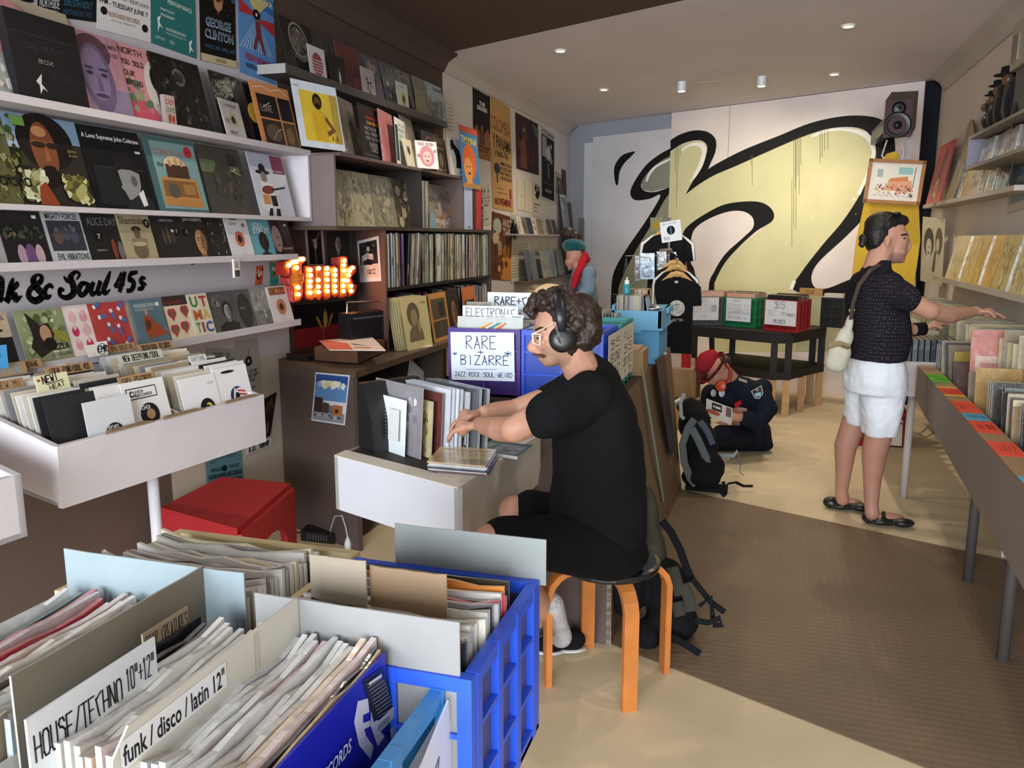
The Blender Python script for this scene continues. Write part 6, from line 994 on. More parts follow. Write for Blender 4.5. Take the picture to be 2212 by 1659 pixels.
def tee(label,cx,cy,y,wpx,hpx,col,stripe=None,disc=False,white=None,yaw=0.0):
    """a T-shirt on a wooden hanger seen from the front; cx, cy: photo pixel of the collar"""
    c=py(cx,cy,y);k_=(y/math.cos(YAW))/FPX*.98;W_,Hh=wpx*k_,hpx*k_;t=thing('t_shirt',label,'shirt',tuple(c+V(0,0,-Hh)),'shirts on the stand')
    pts=[(-.12,0),(-.2,-.01),(-.42,-.07),(-.5,-.12),(-.53,-.36),(-.36,-.37),(-.35,-.3),(-.36,-1),(.36,-1),(.35,-.3),(.36,-.37),(.53,-.36),(.5,-.12),(.42,-.07),(.2,-.01),(.12,0),(.06,-.03),(-.06,-.03)]
    q=[c+V(a*W_,0,b*Hh*(1 if b>-.9 else 1)) for a,b in pts];m=MB();solid(m,q,(0,.05,0),col,col);m.build('body','fabric',t)
    m=MB();s=Sheet(m,c+V(-.5*W_,0,-Hh),(1,0,0),(0,0,1),W_,Hh)
    if stripe:
        for q_ in ([(.2,.985),(.27,1),(.05,.86),(.0,.64),(-.03,.64),(-.0,.88)],[(.8,.985),(.73,1),(.95,.86),(1.0,.64),(1.03,.64),(1.0,.88)]):m=MB();Sheet(m,c+V(-.5*W_,0,-Hh),(1,0,0),(0,0,1),W_,Hh).poly(q_,stripe);m.build('stripe','fabric',t)
        m=MB()
    if disc:
        rx_=.17;s.ell(.52,.6,rx_,rx_*W_/Hh,0xc8c6c0,28);R=random.Random(3)
        for k in range(70):a=R.random()*6.28;r=R.random()**.5*.92;s.line([(.52+rx_*r*math.cos(a),.6+rx_*W_/Hh*r*math.sin(a)),(.52+rx_*r*math.cos(a)+R.uniform(-.03,.03),.6+rx_*W_/Hh*r*math.sin(a)+R.uniform(-.015,.015))],.008,0x1a1a1a);s.k-=.0002
        s.hand("20'70",.44,.43,.22,.03,0xc8c6c0,.01);s.rect(.46,.93,.53,.96,0xb8bcc0)
    if m.v:m.build('print','card',t)
    m=MB();h_=c+V(0,.012,.03);m.tube([h_+V(-.42*W_,0,-.1),h_+V(-.1*W_,0,-.005),h_,h_+V(.1*W_,0,-.005),h_+V(.42*W_,0,-.1)],[.008,.022,.026,.022,.008],8,0xc69a5c,flat=.5,up=(0,1,0));m.build('hanger','wood',t)
    m=MB();m.tube([h_,h_+V(0,0,.04),h_+V(.015,0,.06),h_+V(-.005,0,.075)],.003,6,0xc0c0c0);m.build('hook','metal',t)
tee('black T-shirt with a white speckled disc and 20\'70, frontmost on the clothes stand',1462,600,YT-.5,97,157,0x141416,disc=True)
tee('black shirt with white trim just behind the disc T-shirt',1460,585,YT-.38,92,150,0x18181a,stripe=0xe6e2d8)
tee('dark brown shirt hanging in the middle of the clothes stand',1457,575,YT-.26,84,140,0x2c221c)
tee('black raglan shirt with white shoulder stripes, highest on the stand',1442,506,YT+.12,108,150,0x17171a,stripe=0xe9e6de)
P_=[py(1430,525,YT-.04),py(1474,518,YT-.04),py(1425,481,YT-.04)]
poster('white card sleeve with a black centre hole tied to the top of the stand',P_,lambda s:s.ell(.5,.55,.2,.22,0x16161a).rect(.46,.36,.54,.74,0x4a6a8a).hand('SHIRTS',.1,.84,.7,.08,0x8a8c90,.012).hand('$30',.12,.12,.3,.14,0x6a6c70,.014),0xe9ecf0,name='single_sleeve',cat='sign')
def pack(label,x0,y0,x1,y1,y,col,txt):
    P_=[py(x0,y1,y),py(x1,y1,y),py(x0,y0,y)]
    def dr(s):
        s.rect(.02,.58,.98,.98,shade(col,.45));
        for i,q in enumerate(txt):s.rect(.05,.86-i*.13,.95,.96-i*.13,shade(col,1.2) if i%2==0 else 0x1a1c22).text(q,.08,.87-i*.13,.84,.08,0x1a1c22 if i%2==0 else 0xdfe6f0)
        s.ell(.5,.3,.36,.22,shade(col,.6),24).ell(.5,.3,.3,.18,shade(col,.8),24)
    return poster(label,P_,dr,col,name='slipmat_pack',cat='package',mat='sleeve',t=.01,group='slipmat packs on the stand arm')
pack('bright blue-white pack lettered The Homies hanging on the stand arm',1383,547,1414,603,YT-.36,0x9ab4d4,['DANCING WITH','THE HOMIES','MID FREQUENCIES'])
pack('dark grey pack lettered The Homies, right of the bright one',1419,543,1440,600,YT-.22,0x77756e,['DANCING','THE HOMIES','MID'])
pack('narrow dark pack half hidden behind the bright one on the arm',1372,552,1382,606,YT-.30,0x66686c,['DA','THE','MI'])
m=MB();p=py(1353,556,YT-.3);[m.tube([p,p+V(-.02+i*.012,0,-.12),p+V(-.012+i*.01,0,-.24)],.002,5,0x55585c) for i in range(4)];tag(m.build('cable_bundle','plastic'),'bundle of thin grey cords hanging from the end of the stand arm','cords')
poster('red and white striped cloth hanging low behind the T-shirts',[py(1440,792,YT+.2),py(1493,795,YT+.2),py(1440,745,YT+.2)],lambda s:s.rect(.0,0,.12,1,0xb8322c).rect(.6,0,.98,1,0xb8322c),0xcdb8ae,name='striped_cloth',cat='cloth',mat='fabric')
poster('small clear card with a yellow sunburst behind the stand',[pb(1405,500,.045),pb(1430,500,.045),pb(1405,470,.045)],lambda s:s.ell(.5,.45,.3,.3,0xc8a83a,12),0xa8a88c,name='picture_card',cat='picture')
a=py(1440,796,YT+.2);b=py(1497,796,YT+.2);m=MB();m.box((a.x,a.y-.02,0),(b.x,a.y+.25,a.z),0xa88a60);tag(m.build('cardboard_box','card'),'tall tan cardboard box under the striped cloth by the clothes stand','box')
# ================================================================ BLACK BENCH WITH CRATES BEFORE THE MURAL
BZ=.76
t=thing('display_table','black wooden table with clipped corners raised on raw timber legs, holding record crates','table',(-.1,8.3,0))
T_=[V(-.72,8.22,0),V(.085,7.80,0),V(.22,7.84,0),V(.56,8.48,0),V(.48,8.62,0),V(-.36,9.05,0)]
def frame_at(z,h,nm,top):
    m=MB();n_=len(T_)
    ce=sum(T_,V(0,0,0))/n_
    if top:m.prism([p+V(0,0,z) for p in T_],(0,0,-.02),0x232120)
    else:m.prism([ce+(p-ce)*.96+V(0,0,z-.02) for p in T_],(0,0,-.02),0x161414)
    m.build('table_top' if top else 'lower_shelf','paint',t)
    for k in range(n_):
        a,b=T_[k],T_[(k+1)%n_];d_=(b-a).normalized();inn=V(-d_.y,d_.x,0)*.02
        m=MB();m.pbox(a+V(0,0,z-h-.021),b-a,inn,(0,0,h),0x262423);m.build('apron','paint',t)
frame_at(BZ,.075,0,True);frame_at(.42,.07,0,False)
ce=sum(T_,V(0,0,0))/6
for k,p in enumerate(T_):
    q=ce+(p-ce)*.93;m=MB();m.box((q.x-.03,q.y-.03,.33),(q.x+.03,q.y+.03,BZ-.03),0x232120);m.build('post','paint',t)
    m=MB();m.box((q.x-.035,q.y-.03,0),(q.x+.03,q.y+.025,.325),0xc79c68,);m.build('leg','wood',t)
q=ce+(T_[1]-ce)*.5;m=MB();m.box((q.x+.25,q.y-.05,0),(q.x+.31,q.y+.03,.325),0xb98e5c);m.build('leg','wood',t)
def bcrate(label,bl,br,side,h,col,sgn=None,sbg=0xd9dbe0,grp=None,sgp=(.05,.12,.95,.95)):
    o=pz(*bl,BZ+.001);u=pz(*br,BZ+.001)-o;sd=pz(*side,BZ+.001)-pz(*br,BZ+.001);return o,u,sd,crate(label,o,u,sd,h,col,ribs=(3,3))
v_=(pz(1757,711,BZ)-pz(1722,720,BZ)).normalized()*.34
def bc(label,x0,y0,x1,y1,h,col,sign,sx,txt,stack,tl):
    o=pz(x0,y0,BZ+.001);u=pz(x1,y1,BZ+.001)-o;crate(label,o,u,v_,h,col,ribs=(2,3));un_=u.normalized();n_=V(un_.y,-un_.x,0)
    if sign:
        a,b=sx;q=o+u*a+n_*.003;P_=[q+V(0,0,h*.2),q+u*(b-a)+V(0,0,h*.2),q+V(0,0,h*.98)]
        poster(sign,P_,txt,0xdcdde2,name='paper_sign',cat='sign')
    R_=random.Random(x0);n=22
    for i in range(n):
        p=o+u*.05+v_*(.06+.86*i/n)+V(0,0,.012);c=R_.choice(stack);FAR.pbox(p,u*.9,v_.normalized()*.009,(0,0,.315+R_.uniform(-.008,.008)),c,cols=[None,mixc(c,0xd8b090,.5),None,None,shade(c,.8),None])
g_=0x7a7a80
bc('grey crate with a disco sign, leftmost of the crates on the black table',1492,704,1560,704,.285,0x4c4c50,'white sheet lettered $5 Disco on the grey crate',(.0,.86),lambda s:s.hand('$5',.3,.76,.3,.2,g_,.008).hand('DISCO',.1,.36,.85,.32,g_,.01).ell(.83,.52,.12,.17,0xb0b0b4).hand('12"',.35,.12,.3,.12,g_,.008),[0xc8b8a4,0xb0302c,0xd0c8b8,0x8a7a6c,0xd8b09a],'record in the grey crate on the black table')
bc('green crate in the middle of the black table',1562,704,1630,710,.285,0x177a4c,'white sheet lettered $20 Disco 12 more on the green crate',(.08,.86),lambda s:s.hand('$20',.3,.84,.3,.13,g_,.008).hand('DISCO 12',.06,.52,.88,.22,g_,.008).hand('xxxMORExxx',.06,.32,.9,.12,g_,.01).hand('$10 FUNK 12',.1,.1,.75,.12,g_,.008).rect(.0,.48,1,.5,0xc6c7cc),[0xcbb095,0x5a5c4a,0xd8a08c,0x3c3c34,0xc0a890],'record in the green crate on the black table')
bc('bright red crate at the right corner of the black table',1649,713,1722,720,.29,0xa01c26,'white sheet lettered $5 80s hung on the red crate',(.03,.95),lambda s:s.hand('$5',.28,.68,.38,.27,0x55565c,.014).hand("80'",.1,.38,.3,.22,g_,.008).hand('12"',.52,.42,.14,.12,0x55565c,.008).hand('SINGLES',.68,.4,.28,.1,0x55565c,.008).hand('MIXES',.3,.08,.38,.15,0x3a3b40,.012),[0x1a1a1c,0x2c2c30,0x141416,0xc8b49c,0x1e1c1e,0x6a3a34],'record in the red crate on the black table')
o=pz(1766,707,BZ+.001);crate('dark grey crate behind the red one at the table end',o+v_.normalized()*.06,v_.normalized()*.0+V(.20,-.08,0),V(.06,.14,0),.285,0x26292a,ribs=(2,2))
for i in range(8):m=MB();q=o+v_.normalized()*(.075+i*.013)+V(.02,0,.012);m.pbox(q,V(.165,-.066,0),v_.normalized()*.008,(0,0,.31),[0xd8d0c0,0xc0b8a8,0xe0dccc][i%3]);tag(m.build('record_sleeve','card'),'white-edged record in the dark grey crate at the table end','record','records in the dark grey crate')
m=MB();q=o+V(-.18,.1,.3);m.pbox(q,V(.2,-.08,0),V(.01,.01,0),(0,0,.07),0xb98e5a);s=Sheet(m,q,V(.2,-.08,0),V(0,0,1),.215,.07);s.hand('OZ',.3,.3,.4,.4,0x5a4022,.02);tag(m.build('divider_card','card'),'brown cardboard divider standing at the back of the red crate','divider card')
poster('small pink paper tag hanging at the left end of the black table',[py(1487,795,8.1),py(1502,797,8.1),py(1487,772,8.1)],None,0xdcb0a4,name='paper_tag',cat='tag')
# low cardboard boxes with records on the floor left of the table
t=thing('cardboard_box','low open cardboard box of papers on the floor under the clothes stand','box',(-.95,7.4,0))
o=V(-1.05,7.0,0)
for a,b,nm in ((o,V(.55,-.1,0),'front_wall'),(o+V(.06,.35,0),V(.55,-.1,0),'back_wall'),(o,V(.06,.35,0),'side_wall'),(o+V(.55,-.1,0),V(.06,.35,0),'side_wall')):m=MB();m.pbox(a,b,V(-b.y,b.x,0).normalized()*.006,(0,0,.2),0xb99a6c);m.build(nm,'card',t)
for i in range(7):m=MB();m.pbox(o+V(.03+i*.07,.03,.01),V(.06,.3,0),V(.03,-.006,0),(0,0,.21),[0x8a8c94,0x3a3632,0xcfc8b8,0x5a564e,0xd8d8d8,0x2a2a2c,0x9a8a6a][i]);tag(m.build('record_sleeve','card'),'record edge in the low cardboard box behind the kneeling man','record','records in the low floor box')
m=MB();m.pbox((-1.2,8.2,0),(.5,-.15,0),(.1,.3,0),(0,0,.34),0x8a7a60);m.pbox((-1.19,8.19,.345),(.48,-.145,0),(.1,.3,0),(0,0,.03),0x6c6a66);tag(m.build('cardboard_box','card'),'grey-brown closed box on the floor by the mural wall','box')
# ================================================================ SPEAKER, FRAMED DRAWING, YELLOW BOARD
YP=7.35
def pv(x,y,Y=YP):return py(x,y,Y)
t=thing('wall_speaker','dark red bookshelf loudspeaker mounted high in the back right corner','speaker',tuple(pv(1936,302)))
a,b,c=pv(1907,298),pv(1966,300),pv(1907,217);w_=b.x-a.x;h_=c.z-a.z;a=V(a.x,YP,a.z)
bk_=pv(1926,199,YP+.24)-V(a.x,YP,c.z);m=MB();m.pbox(a,(w_,0,0),bk_,(0,0,h_),0x1c191a,cols=[None,0x4a4440,None,None,0x17151a,0x17151a]);m.build('cabinet','plastic',t)
m=MB();m.pbox(a-V(0,.008,0),(w_,0,0),(0,.007,0),(0,0,h_),0x3c0a14);m.build('front_baffle','wood',t)
m=MB();q=a+V(w_*.5,-.009,h_*.33);m.lathe(q,[(.096,0),(.1,.008),(.088,.012),(.06,-.006),(.035,-.004),(.028,.006),(.0,.01)],28,0x0a0a0b,axis=(0,-1,0),cap=False);m.build('woofer','plastic',t,smooth=True)
m=MB();q=a+V(w_*.5,-.009,h_*.77);m.lathe(q,[(.05,0),(.052,.006),(.03,.004),(.014,.006),(.0,.01)],22,0x0a0a0b,axis=(0,-1,0),cap=False);m.build('tweeter','plastic',t,smooth=True)
m=MB();s=Sheet(m,a-V(0,.008,0),(1,0,0),(0,0,1),w_,h_);s.rect(.36,.06,.6,.09,0xb0a0a0).text('AUDIO',.4,.065,.16,.018,0x4a1a20);m.build('badge','plastic',t)
m=MB();m.box((a.x+w_*.3,YP+.2,a.z+.1),(a.x+w_*.7,yb(a.x+w_*.5)-.01,a.z+.22),0x2a2a2a);m.build('wall_bracket','plastic',t)
m=MB();q=pv(1936,300)+V(0,.05,0);m.tube([q+V(-.06,0,0),q+V(-.09,0,-.12),q+V(-.04,0,-.2),q+V(.05,0,-.2),q+V(.07,0,-.1),q+V(.04,0,0)],.006,8,0xd8cccc);m.build('cable','plastic',t,smooth=True)
YD=7.30
t=thing('framed_drawing','wooden framed colourful ink drawing of a crowded street, standing above the yellow board','picture',tuple(py(1930,440,YD)))
a,b,c=py(1864,437,YD),py(1986,444,YD),py(1880,342,YD);c=V(a.x,c.y,c.z);b=V(b.x,b.y,b.z);u_=b-a;v2=V(c.x+.03,YD+.04,c.z)-a;n_=u_.cross(v2).normalized()
m=MB();m.pbox(a,u_,v2,-n_*.02,0xe6ded2);m.build('mount','paper',t)
for p,d_,w2 in ((a,u_,v2.normalized()*.025),(a+v2-v2.normalized()*.025,u_,v2.normalized()*.025),(a,v2,u_.normalized()*.025),(a+u_-u_.normalized()*.025,v2,u_.normalized()*.025)):m=MB();m.pbox(p+n_*.001,d_,w2,n_*.018,0xa8703c);m.build('frame_bar','wood',t)
m=MB();s=Sheet(m,a,u_,v2,u_.length,v2.length,.001);s.rect(.13,.14,.87,.86,0xeae4d2).rect(.55,.68,.8,.84,0x9cc4c0).rect(.18,.6,.28,.78,0xa8b4b8).poly([(.38,.5),(.75,.52),(.72,.64),(.42,.58)],0xd88a58).poly([(.3,.3),(.85,.3),(.8,.54),(.4,.5)],0xe0a884)
s.noise(97,110,[0xd8605a,0xe0c050,0xd88a70,0x4a4440,0xe8a8a0,0xa8c0b0,0x7a5a4a],.012,.03,(.15,.2,.86,.46));[s.line([(.15+.1*i,.2),(.22+.1*i,.17)],.006,0x3a3a3a) for i in range(7)];s.line([(.83,.4),(.84,.84)],.01,0x4a4a4a).ell(.82,.2,.03,.04,0x6a6a6a);m.build('drawing','paper',t)
YG=7.35
pts=[(1875,400),(1900,352),(1916,332),(1932,327),(1946,334),(1966,352),(1984,400),(1985,447),(1988,520),(1980,580),(1972,622),(1955,700),(1900,860),(1838,860),(1836,640),(1850,520)]
m=MB();solid(m,[py(x,min(y,852),YG+(852-min(y,852))*.0006) for x,y in pts],(0,.03,0),0xd9ae2c,0xb08a20);tag(m.build('yellow_board','paint'),'tall mottled yellow board leaning in the back right corner behind the man','board')
for i,(x0_,w2) in enumerate([(1925,36)]):m=MB();P_=[py(1940,345,YD+.2),py(1968,345,YD+.2),py(1975,285,YD+.2),py(1958,300,YD+.2)];m.prism(P_,(0,.02,0),0xb0a4a4);tag(m.build('card_panel','card'),'pale folded card panel below the red speaker','card')
# ================================================================ RIGHT WALL: COUNTER BIN, LEDGES, CABINET
G_=0x8a7a6e
RZ=.85;A_,B_=pz(1982,794,RZ),pz(2212,1055,RZ);rd=(A_-B_).normalized();B_=B_-rd*1.3;wd=V(rd.y,-rd.x,0)
t=thing('record_counter','long grey-brown record bin counter on posts along the right wall','record bin',(1.1,3.6,0))
zl_=onz_lo=.655
m=MB();m.quad([A_+V(0,0,-.185),A_,B_,B_+V(0,0,-.32)],0x84766c);m.quad([A_+wd*.018+V(0,0,-.185),B_+wd*.018+V(0,0,-.32),B_+wd*.018,A_+wd*.018],0x84766c);m.build('front_board','paint',t)
inn_=pz(2021,797,RZ);rw=abs((inn_-A_).dot(wd));rw=min(max(rw,.07),.12)
m=MB();m.prism([A_,B_,B_+wd*rw,A_+wd*rw],(0,0,.012),0xa08262,0x8a7258);m.build('rim','paint',t)
m=MB();m.prism([A_+wd*rw,B_+wd*rw,B_+wd*(rw+.015),A_+wd*(rw+.015)],(0,0,-.2),0x6b5c50);m.build('inner_board','paint',t)
m=MB();m.prism([A_+wd*.02+V(0,0,-.2),B_+wd*.02+V(0,0,-.2),V(XR-.01,B_.y,RZ-.2),V(XR-.01,A_.y,RZ-.2)],(0,0,.012),0x5a4e44);m.build('base','paint',t)
m=MB();m.pbox(A_+wd*.02+V(0,0,-.19),V(XR-.01-A_.x-.02,0,0),(0,.018,0),(0,0,.19),0x84766c);m.build('end_panel','paint',t)
for x,y in ((2101,1257),(2176,1428)):p=pz(x-11,y,0);m=MB();m.lathe(p,[(.022,0),(.022,RZ-.205)],14,0x4c4644);m.build('post','paint',t,smooth=True)
# coloured genre labels stuck on the rim: from, to are photo rows along the outer edge
def rim_at(f):return A_+(B_-A_)*f
L0=(A_-B_).length
def rimf(x):
    best=min(range(400),key=lambda i:abs(proj(rim_at(i/400))[0]-x));return best/400
for x0,x1,c,c2,tx,l in [(1999,2014,0x6cc83e,None,'SOUL','bright green label on the counter rim, farthest'),(2023,2040,0xd84a3a,0xd8b84a,'G.L.','red label edged in yellow on the counter rim'),(2050,2072,0xe0563e,None,'JAZZ\'Z','plain orange-red label between the yellow-edged and the blue label'),(2074,2087,0x5aa0c0,None,'EXOTICA','small pale blue label in the middle of the counter rim'),(2089,2112,0xe25440,None,'JAZZ VOCAL','orange-red label just before the wide Jazz label'),(2128,2156,0xe85a44,None,'JAZZ','wide orange-red label lettered Jazz, nearest full one'),(2196,2215,0x5ab4d8,None,'','sky blue label at the right edge of the picture')]:
    f0_,f1_=rimf(x1),rimf(x0);p=rim_at(f0_)+V(0,0,.013);q=rim_at(f1_)+V(0,0,.013);u_=-(p-q).normalized();wv=wd*rw*.96
    m=MB();m.prism([p,q,q+wv,p+wv],(0,0,.001),c2 or c);s=Sheet(m,p+V(0,0,.001),wd,u_,rw*.96,(q-p).length)
    s2=Sheet(m,p+V(0,0,.001),wd,u_,rw*.96,(q-p).length)
    if c2:s2.rect(0,.14,1,.84,c)
    if tx:s2.hand(tx,.2,.3,.7,.4,0x3a1c1c,.014)
    tag(m.build('rim_label','paper'),l,'label','labels on the counter rim')
# records in the front row: faces look back at the photographer
fr=random.Random(14);R10='records in the front row of the right counter'
zb_=RZ-.185;
def rx(y):return (A_+rd*((y-A_.y)/rd.y)).x+rw+.02
ys=[]
y=1.9
PALR=[0xa08c6c,0xc8b898,0x6a5c4c,0xb5a484,0x8a7a64,0x3a3430,0xcfc4a8,0x9a8060,0x54483c]
def rec_r(y,col,lean,l,grp=R10,x=None,z=None,w=.315,h=.33,draw=None,**k):return face_y(rx(y) if x is None else x,y,zb_ if z is None else z,w,h,lean,col,draw,l,grp,**k)
def yl_(p,z=.96):
    return min((2+i*.01 for i in range(340)),key=lambda y:abs(proj((rx(y),y,z))[0]-p))
yb0=yl_(2152);y=2.2
while y<yb0-.1:rec_r(y,fr.choice(PALR),fr.uniform(4,12),'plastic-sleeved record at the near end of the right counter, top edges only',x=rx(y)+fr.uniform(0,.02));y+=.028
for i in range(4):rec_r(yb0-.07+i*.015,0x9aa49c if i%2 else 0x6a766e,5,'grey-green record edge just in front of the dark brown cover',x=rx(yb0)+.03)
rec_r(yb0,0x2e2622,5,'large dark brown record cover in plastic, near end of the right counter',draw=lambda s:s.noise(98,18,[0x3c302a,0x4a3a32,0x6b4434],.06,.16).rect(.8,.76,.88,.84,0xd0ccc4).line([(.05,.3),(.5,.25),(.95,.12)],.05,0x5a4438),h=.345)
for i in range(6):rec_r(yb0+.03+i*.02,0xb8b0a0 if i%2 else 0x6a665c,6,'pale record edge just behind the dark brown cover',h=.33)
rec_r(yl_(2112),0xb08a48,8,'golden brown record cover half pulled up in the right counter',draw=lambda s:s.noise(99,16,[0x9a7438,0xc09a58],.05,.14),h=.35)
rec_r(yl_(2128,.94),0x1e2c44,-3,'dark blue spine record lettered in white beside the rim',draw=lambda s:s.ell(.5,.82,.3,.03,0xd8dce4).text('PROMO',.2,.6,.6,.04,0xd8dce4),w=.03,h=.28,x=rx(yl_(2128,.94))+.015)
rec_r(yl_(2100),0x8a7c6c,14,'crinkled clear-sleeved record leaning back in the right counter',h=.31,mat='sleeve')
for i in range(4):rec_r(yl_(2078)+i*.04,[0x5a4644,0x6a5654,0x7a6a5a,0x4a3c3a][i],26,'dusky record leaning far back in the right counter',h=.32)
rec_r(yl_(2056),0xa88c34,9,'yellow record cover standing forward in the right counter',h=.335,x=rx(yl_(2056))+.02)
for i in range(8):rec_r(yl_(2026)-.2+i*.028,[0x22242a,0xd0d4dc,0x2c2e34,0xb8bcc4][i%4],5-i*.3,'dark and white striped record edge near the green label',h=.32,x=rx(4.4)+.03)
y=yl_(2020)
while y<5.2:face_y(rx(y),y,zb_,.315,.33,fr.uniform(4,12),fr.choice(PALR),None,'','',mb=FAR,obj=False);y+=.05
# back row, one step higher
R11='records in the back row of the right counter'
m=MB();m.prism([(1.12,2.2,.80),(XR-.005,2.2,.80),(XR-.005,7.9,.80),(1.12,7.9,.80)],(0,0,.012),0x5a4e44);tag(m.build('step_board','paint'),'raised board under the back row of records on the right wall','shelf')
y=2.6;i=0
while y<7.7:
    c=fr.choice([0xc8b68c,0xd6c8a0,0xb0a078,0xa8a090,0x8a8878,0xdccfa8]);x_=1.125+fr.uniform(-.015,.02)
    sec=0 if y<4.2 else 1 if y<5.9 else 2
    if 4.6<y<5.0:y+=.05;continue
    if sec>0:face_y(x_,y,.814,.295,.30,fr.uniform(4,14),c,None,'','',mb=FAR,obj=False);y+=.05;continue
    face_y(x_,y,.814,.295,.30,fr.uniform(4,14),c,None,['cream-topped record in the back row, near end by the picture edge','cream-topped record in the back row under the man\'s hands','cream-topped record in the back row beyond the man'][sec],R11+', '+['near part','middle part','far part'][sec]);y+=.05;i+=1
for y,c,l,dr in [(3.05,0x7c9088,'pale green record cover with a brown figure in the back row',lambda s:s.ell(.4,.3,.1,.35,0x6a5434).rect(0,.85,1,1,0xa8c0b8)),(3.45,0xb8a884,'cream record cover behind the pale green one in the back row',lambda s:s.ell(.3,.3,.12,.3,0x6a5434)),(4.0,0x5c6a70,'slate blue record edge in the back row',None),(4.25,0xb5a888,'cream record cover with an oval motif in the back row',lambda s:s.ell(.3,.25,.09,.25,0x8a7a54)),(4.5,0x9a8a70,'sleeved record being held by the man in the back row',None)]:
    face_y(1.115,y,.83,.30,.335,6,c,dr,l,'tall covers in the back row')
face_y(1.0,4.62,.82,.22,.33,10,0xc07c70,lambda s:s.rect(.1,.1,.9,.6,0xd8b8a4).rect(.2,.2,.8,.5,0xc88a7a),'pink and red record cover tilted up by the man\'s wrist','tall covers in the back row')
face_y(1.16,3.75,.84,.14,.24,3,0xc8bc98,lambda s:s.rect(.2,.62,.8,.86,0xd8ceb0).text('STONES',.25,.66,.5,.14,0x2a2420,.02),'small cream divider lettered Stones in the back row','dividers on the right wall','card',name='divider_card',cat='divider card')
for i in range(3):face_y(.98-i*.012,4.95+i*.05,.72,.3,.33,26-i*4,[0x8a7c68,0x4a5058,0x9a8e78][i],None,['record the man tilts forward with his left hand, nearest','dark record just behind the one the man tilts','cream record farthest of the three tilted ones'][i],'records tilted by the man')
# white bin end and its records beyond the man
t=thing('record_bin','white record bin on a slim white post behind the man at the right wall','record bin',(.9,5.8,0))
YW_=5.45;a,b=py(1930,785,YW_),py(1980,792,YW_);zt_=py(1960,781,YW_).z;zbm=py(1960,856,YW_).z
m=MB();m.box((a.x-.02,YW_,zbm),(1.05,YW_+.02,zt_),0xd4ccc8);m.build('end_panel','paint',t)
m=MB();m.box((a.x-.02,YW_+.02,zbm),(a.x,7.6,zt_),0xd4ccc8);m.build('front_board','paint',t)
m=MB();m.box((a.x,YW_+.02,zbm),(1.1,7.6,zbm+.015),0xb8b0a8);m.build('base','paint',t)
p=pz(1951,1074,0);m=MB();m.lathe(p,[(.022,0),(.022,zbm)],14,0xbdb6b2);m.build('post','paint',t,smooth=True)
for i in range(13):
    x_=a.x+.01+i*.034;m=MB();m.prism([(x_,YW_+.04,zbm+.02),(x_+.026,YW_+.04,zbm+.02),(x_+.02,YW_+.04,zbm+.345),(x_-.006,YW_+.04,zbm+.345)],(0,.315,0),[0x3c4648,0x4a5456,0x2c3436,0x5c6668][i%4]);tag(m.build('record','sleeve'),'dark slate record standing edge-on in the white bin behind the man','record','slate records in the white bin')
for i in range(12):face_y(a.x+.03,6.0+i*.12,zbm+.02,.315,.33,8,fr.choice([0xd0c094,0xc4b486,0xdccfa8]),None,'','',mb=FAR,obj=False)
# red crate on the floor behind the legs
crate('red crate of records on the floor behind the standing man',pz(1826,962,0),pz(1958,966,0)-pz(1826,962,0),(0,.34,0),.27,0xb01e26)
o_=pz(1826,962,0)
for i in range(10):face_y(o_.x+.04,o_.y+.04+i*.03,.015,.37,.30,12,[0xd8d0c0,0x8a8078,0xb8b0a0][i%3],None,'','',mb=FAR,obj=False)
o=FAR.build('records','sleeve');tag(o,'distant rows of packed records in the crates and bins at the back of the shop','record');o['kind']='stuff'
m=MB();m.tube([pz(1990,935,0),pz(2005,925,0)+V(0,0,.02),pz(2018,935,0),pz(2000,945,0),pz(1985,938,0)],.004,6,0x16161a);tag(m.build('cable','plastic'),'thin black cable coiled on the floor under the right counter','cable')
P_=[pz(2165,1200,0),pz(2185,1190,0),pz(2150,1140,0),pz(2160,1160,0)]
m=MB();a=pz(2163,1204,0);m.pbox(a,(.09,.02,0),(-.01,.03,.25),(0,.005,0),0xd8d0c0);m.pbox(a+V(.01,-.002,.01),(.08,.018,0),(-.009,.028,.24),(0,-.003,0),0x2c2470);tag(m.build('magazine','card'),'dark purple magazine standing under the right counter','magazine')
# ---- lower wall ledge with cream covers
XLg=1.26
t=thing('picture_ledge','long pale ledge on the right wall with cream plastic-wrapped covers','shelf',(XR-.05,6.5,1.28))
ya_=yfor(2018,XLg,1.28);zl2=px(2018,601,XLg).z;zl3=px(2205,640,XLg).z;zl2=(zl2+zl3)/2
m=MB();m.box((XLg,2.4,zl2-.022),(XR-.001,ya_,zl2),0xb8ae9c);m.build('shelf_board','paint',t)
m=MB();m.box((XLg-.01,2.4,zl2-.022),(XLg,ya_,zl2+.014),0xbfb6a4);m.build('shelf_lip','paint',t)
LR=[(2040,.5,0xd8c890,'pale yellow wrapped cover, farthest on the lower right ledge'),(2068,.3,0xc9b882,'sand-coloured wrapped cover second from the far end of the lower right ledge'),(2088,.3,0xc0a878,'sand cover with a dark left edge in the middle of the lower right ledge'),(2112,.3,0xc8a070,'cover with an orange glow in the middle of the lower right ledge'),(2138,.33,0x9a9478,'grey mottled wrapped cover on the lower right ledge'),(2170,.33,0xa39c80,'grey-green mottled cover right of the first mottled one'),(2203,.33,0xbcae90,'cream cover cut by the right edge on the lower ledge')]
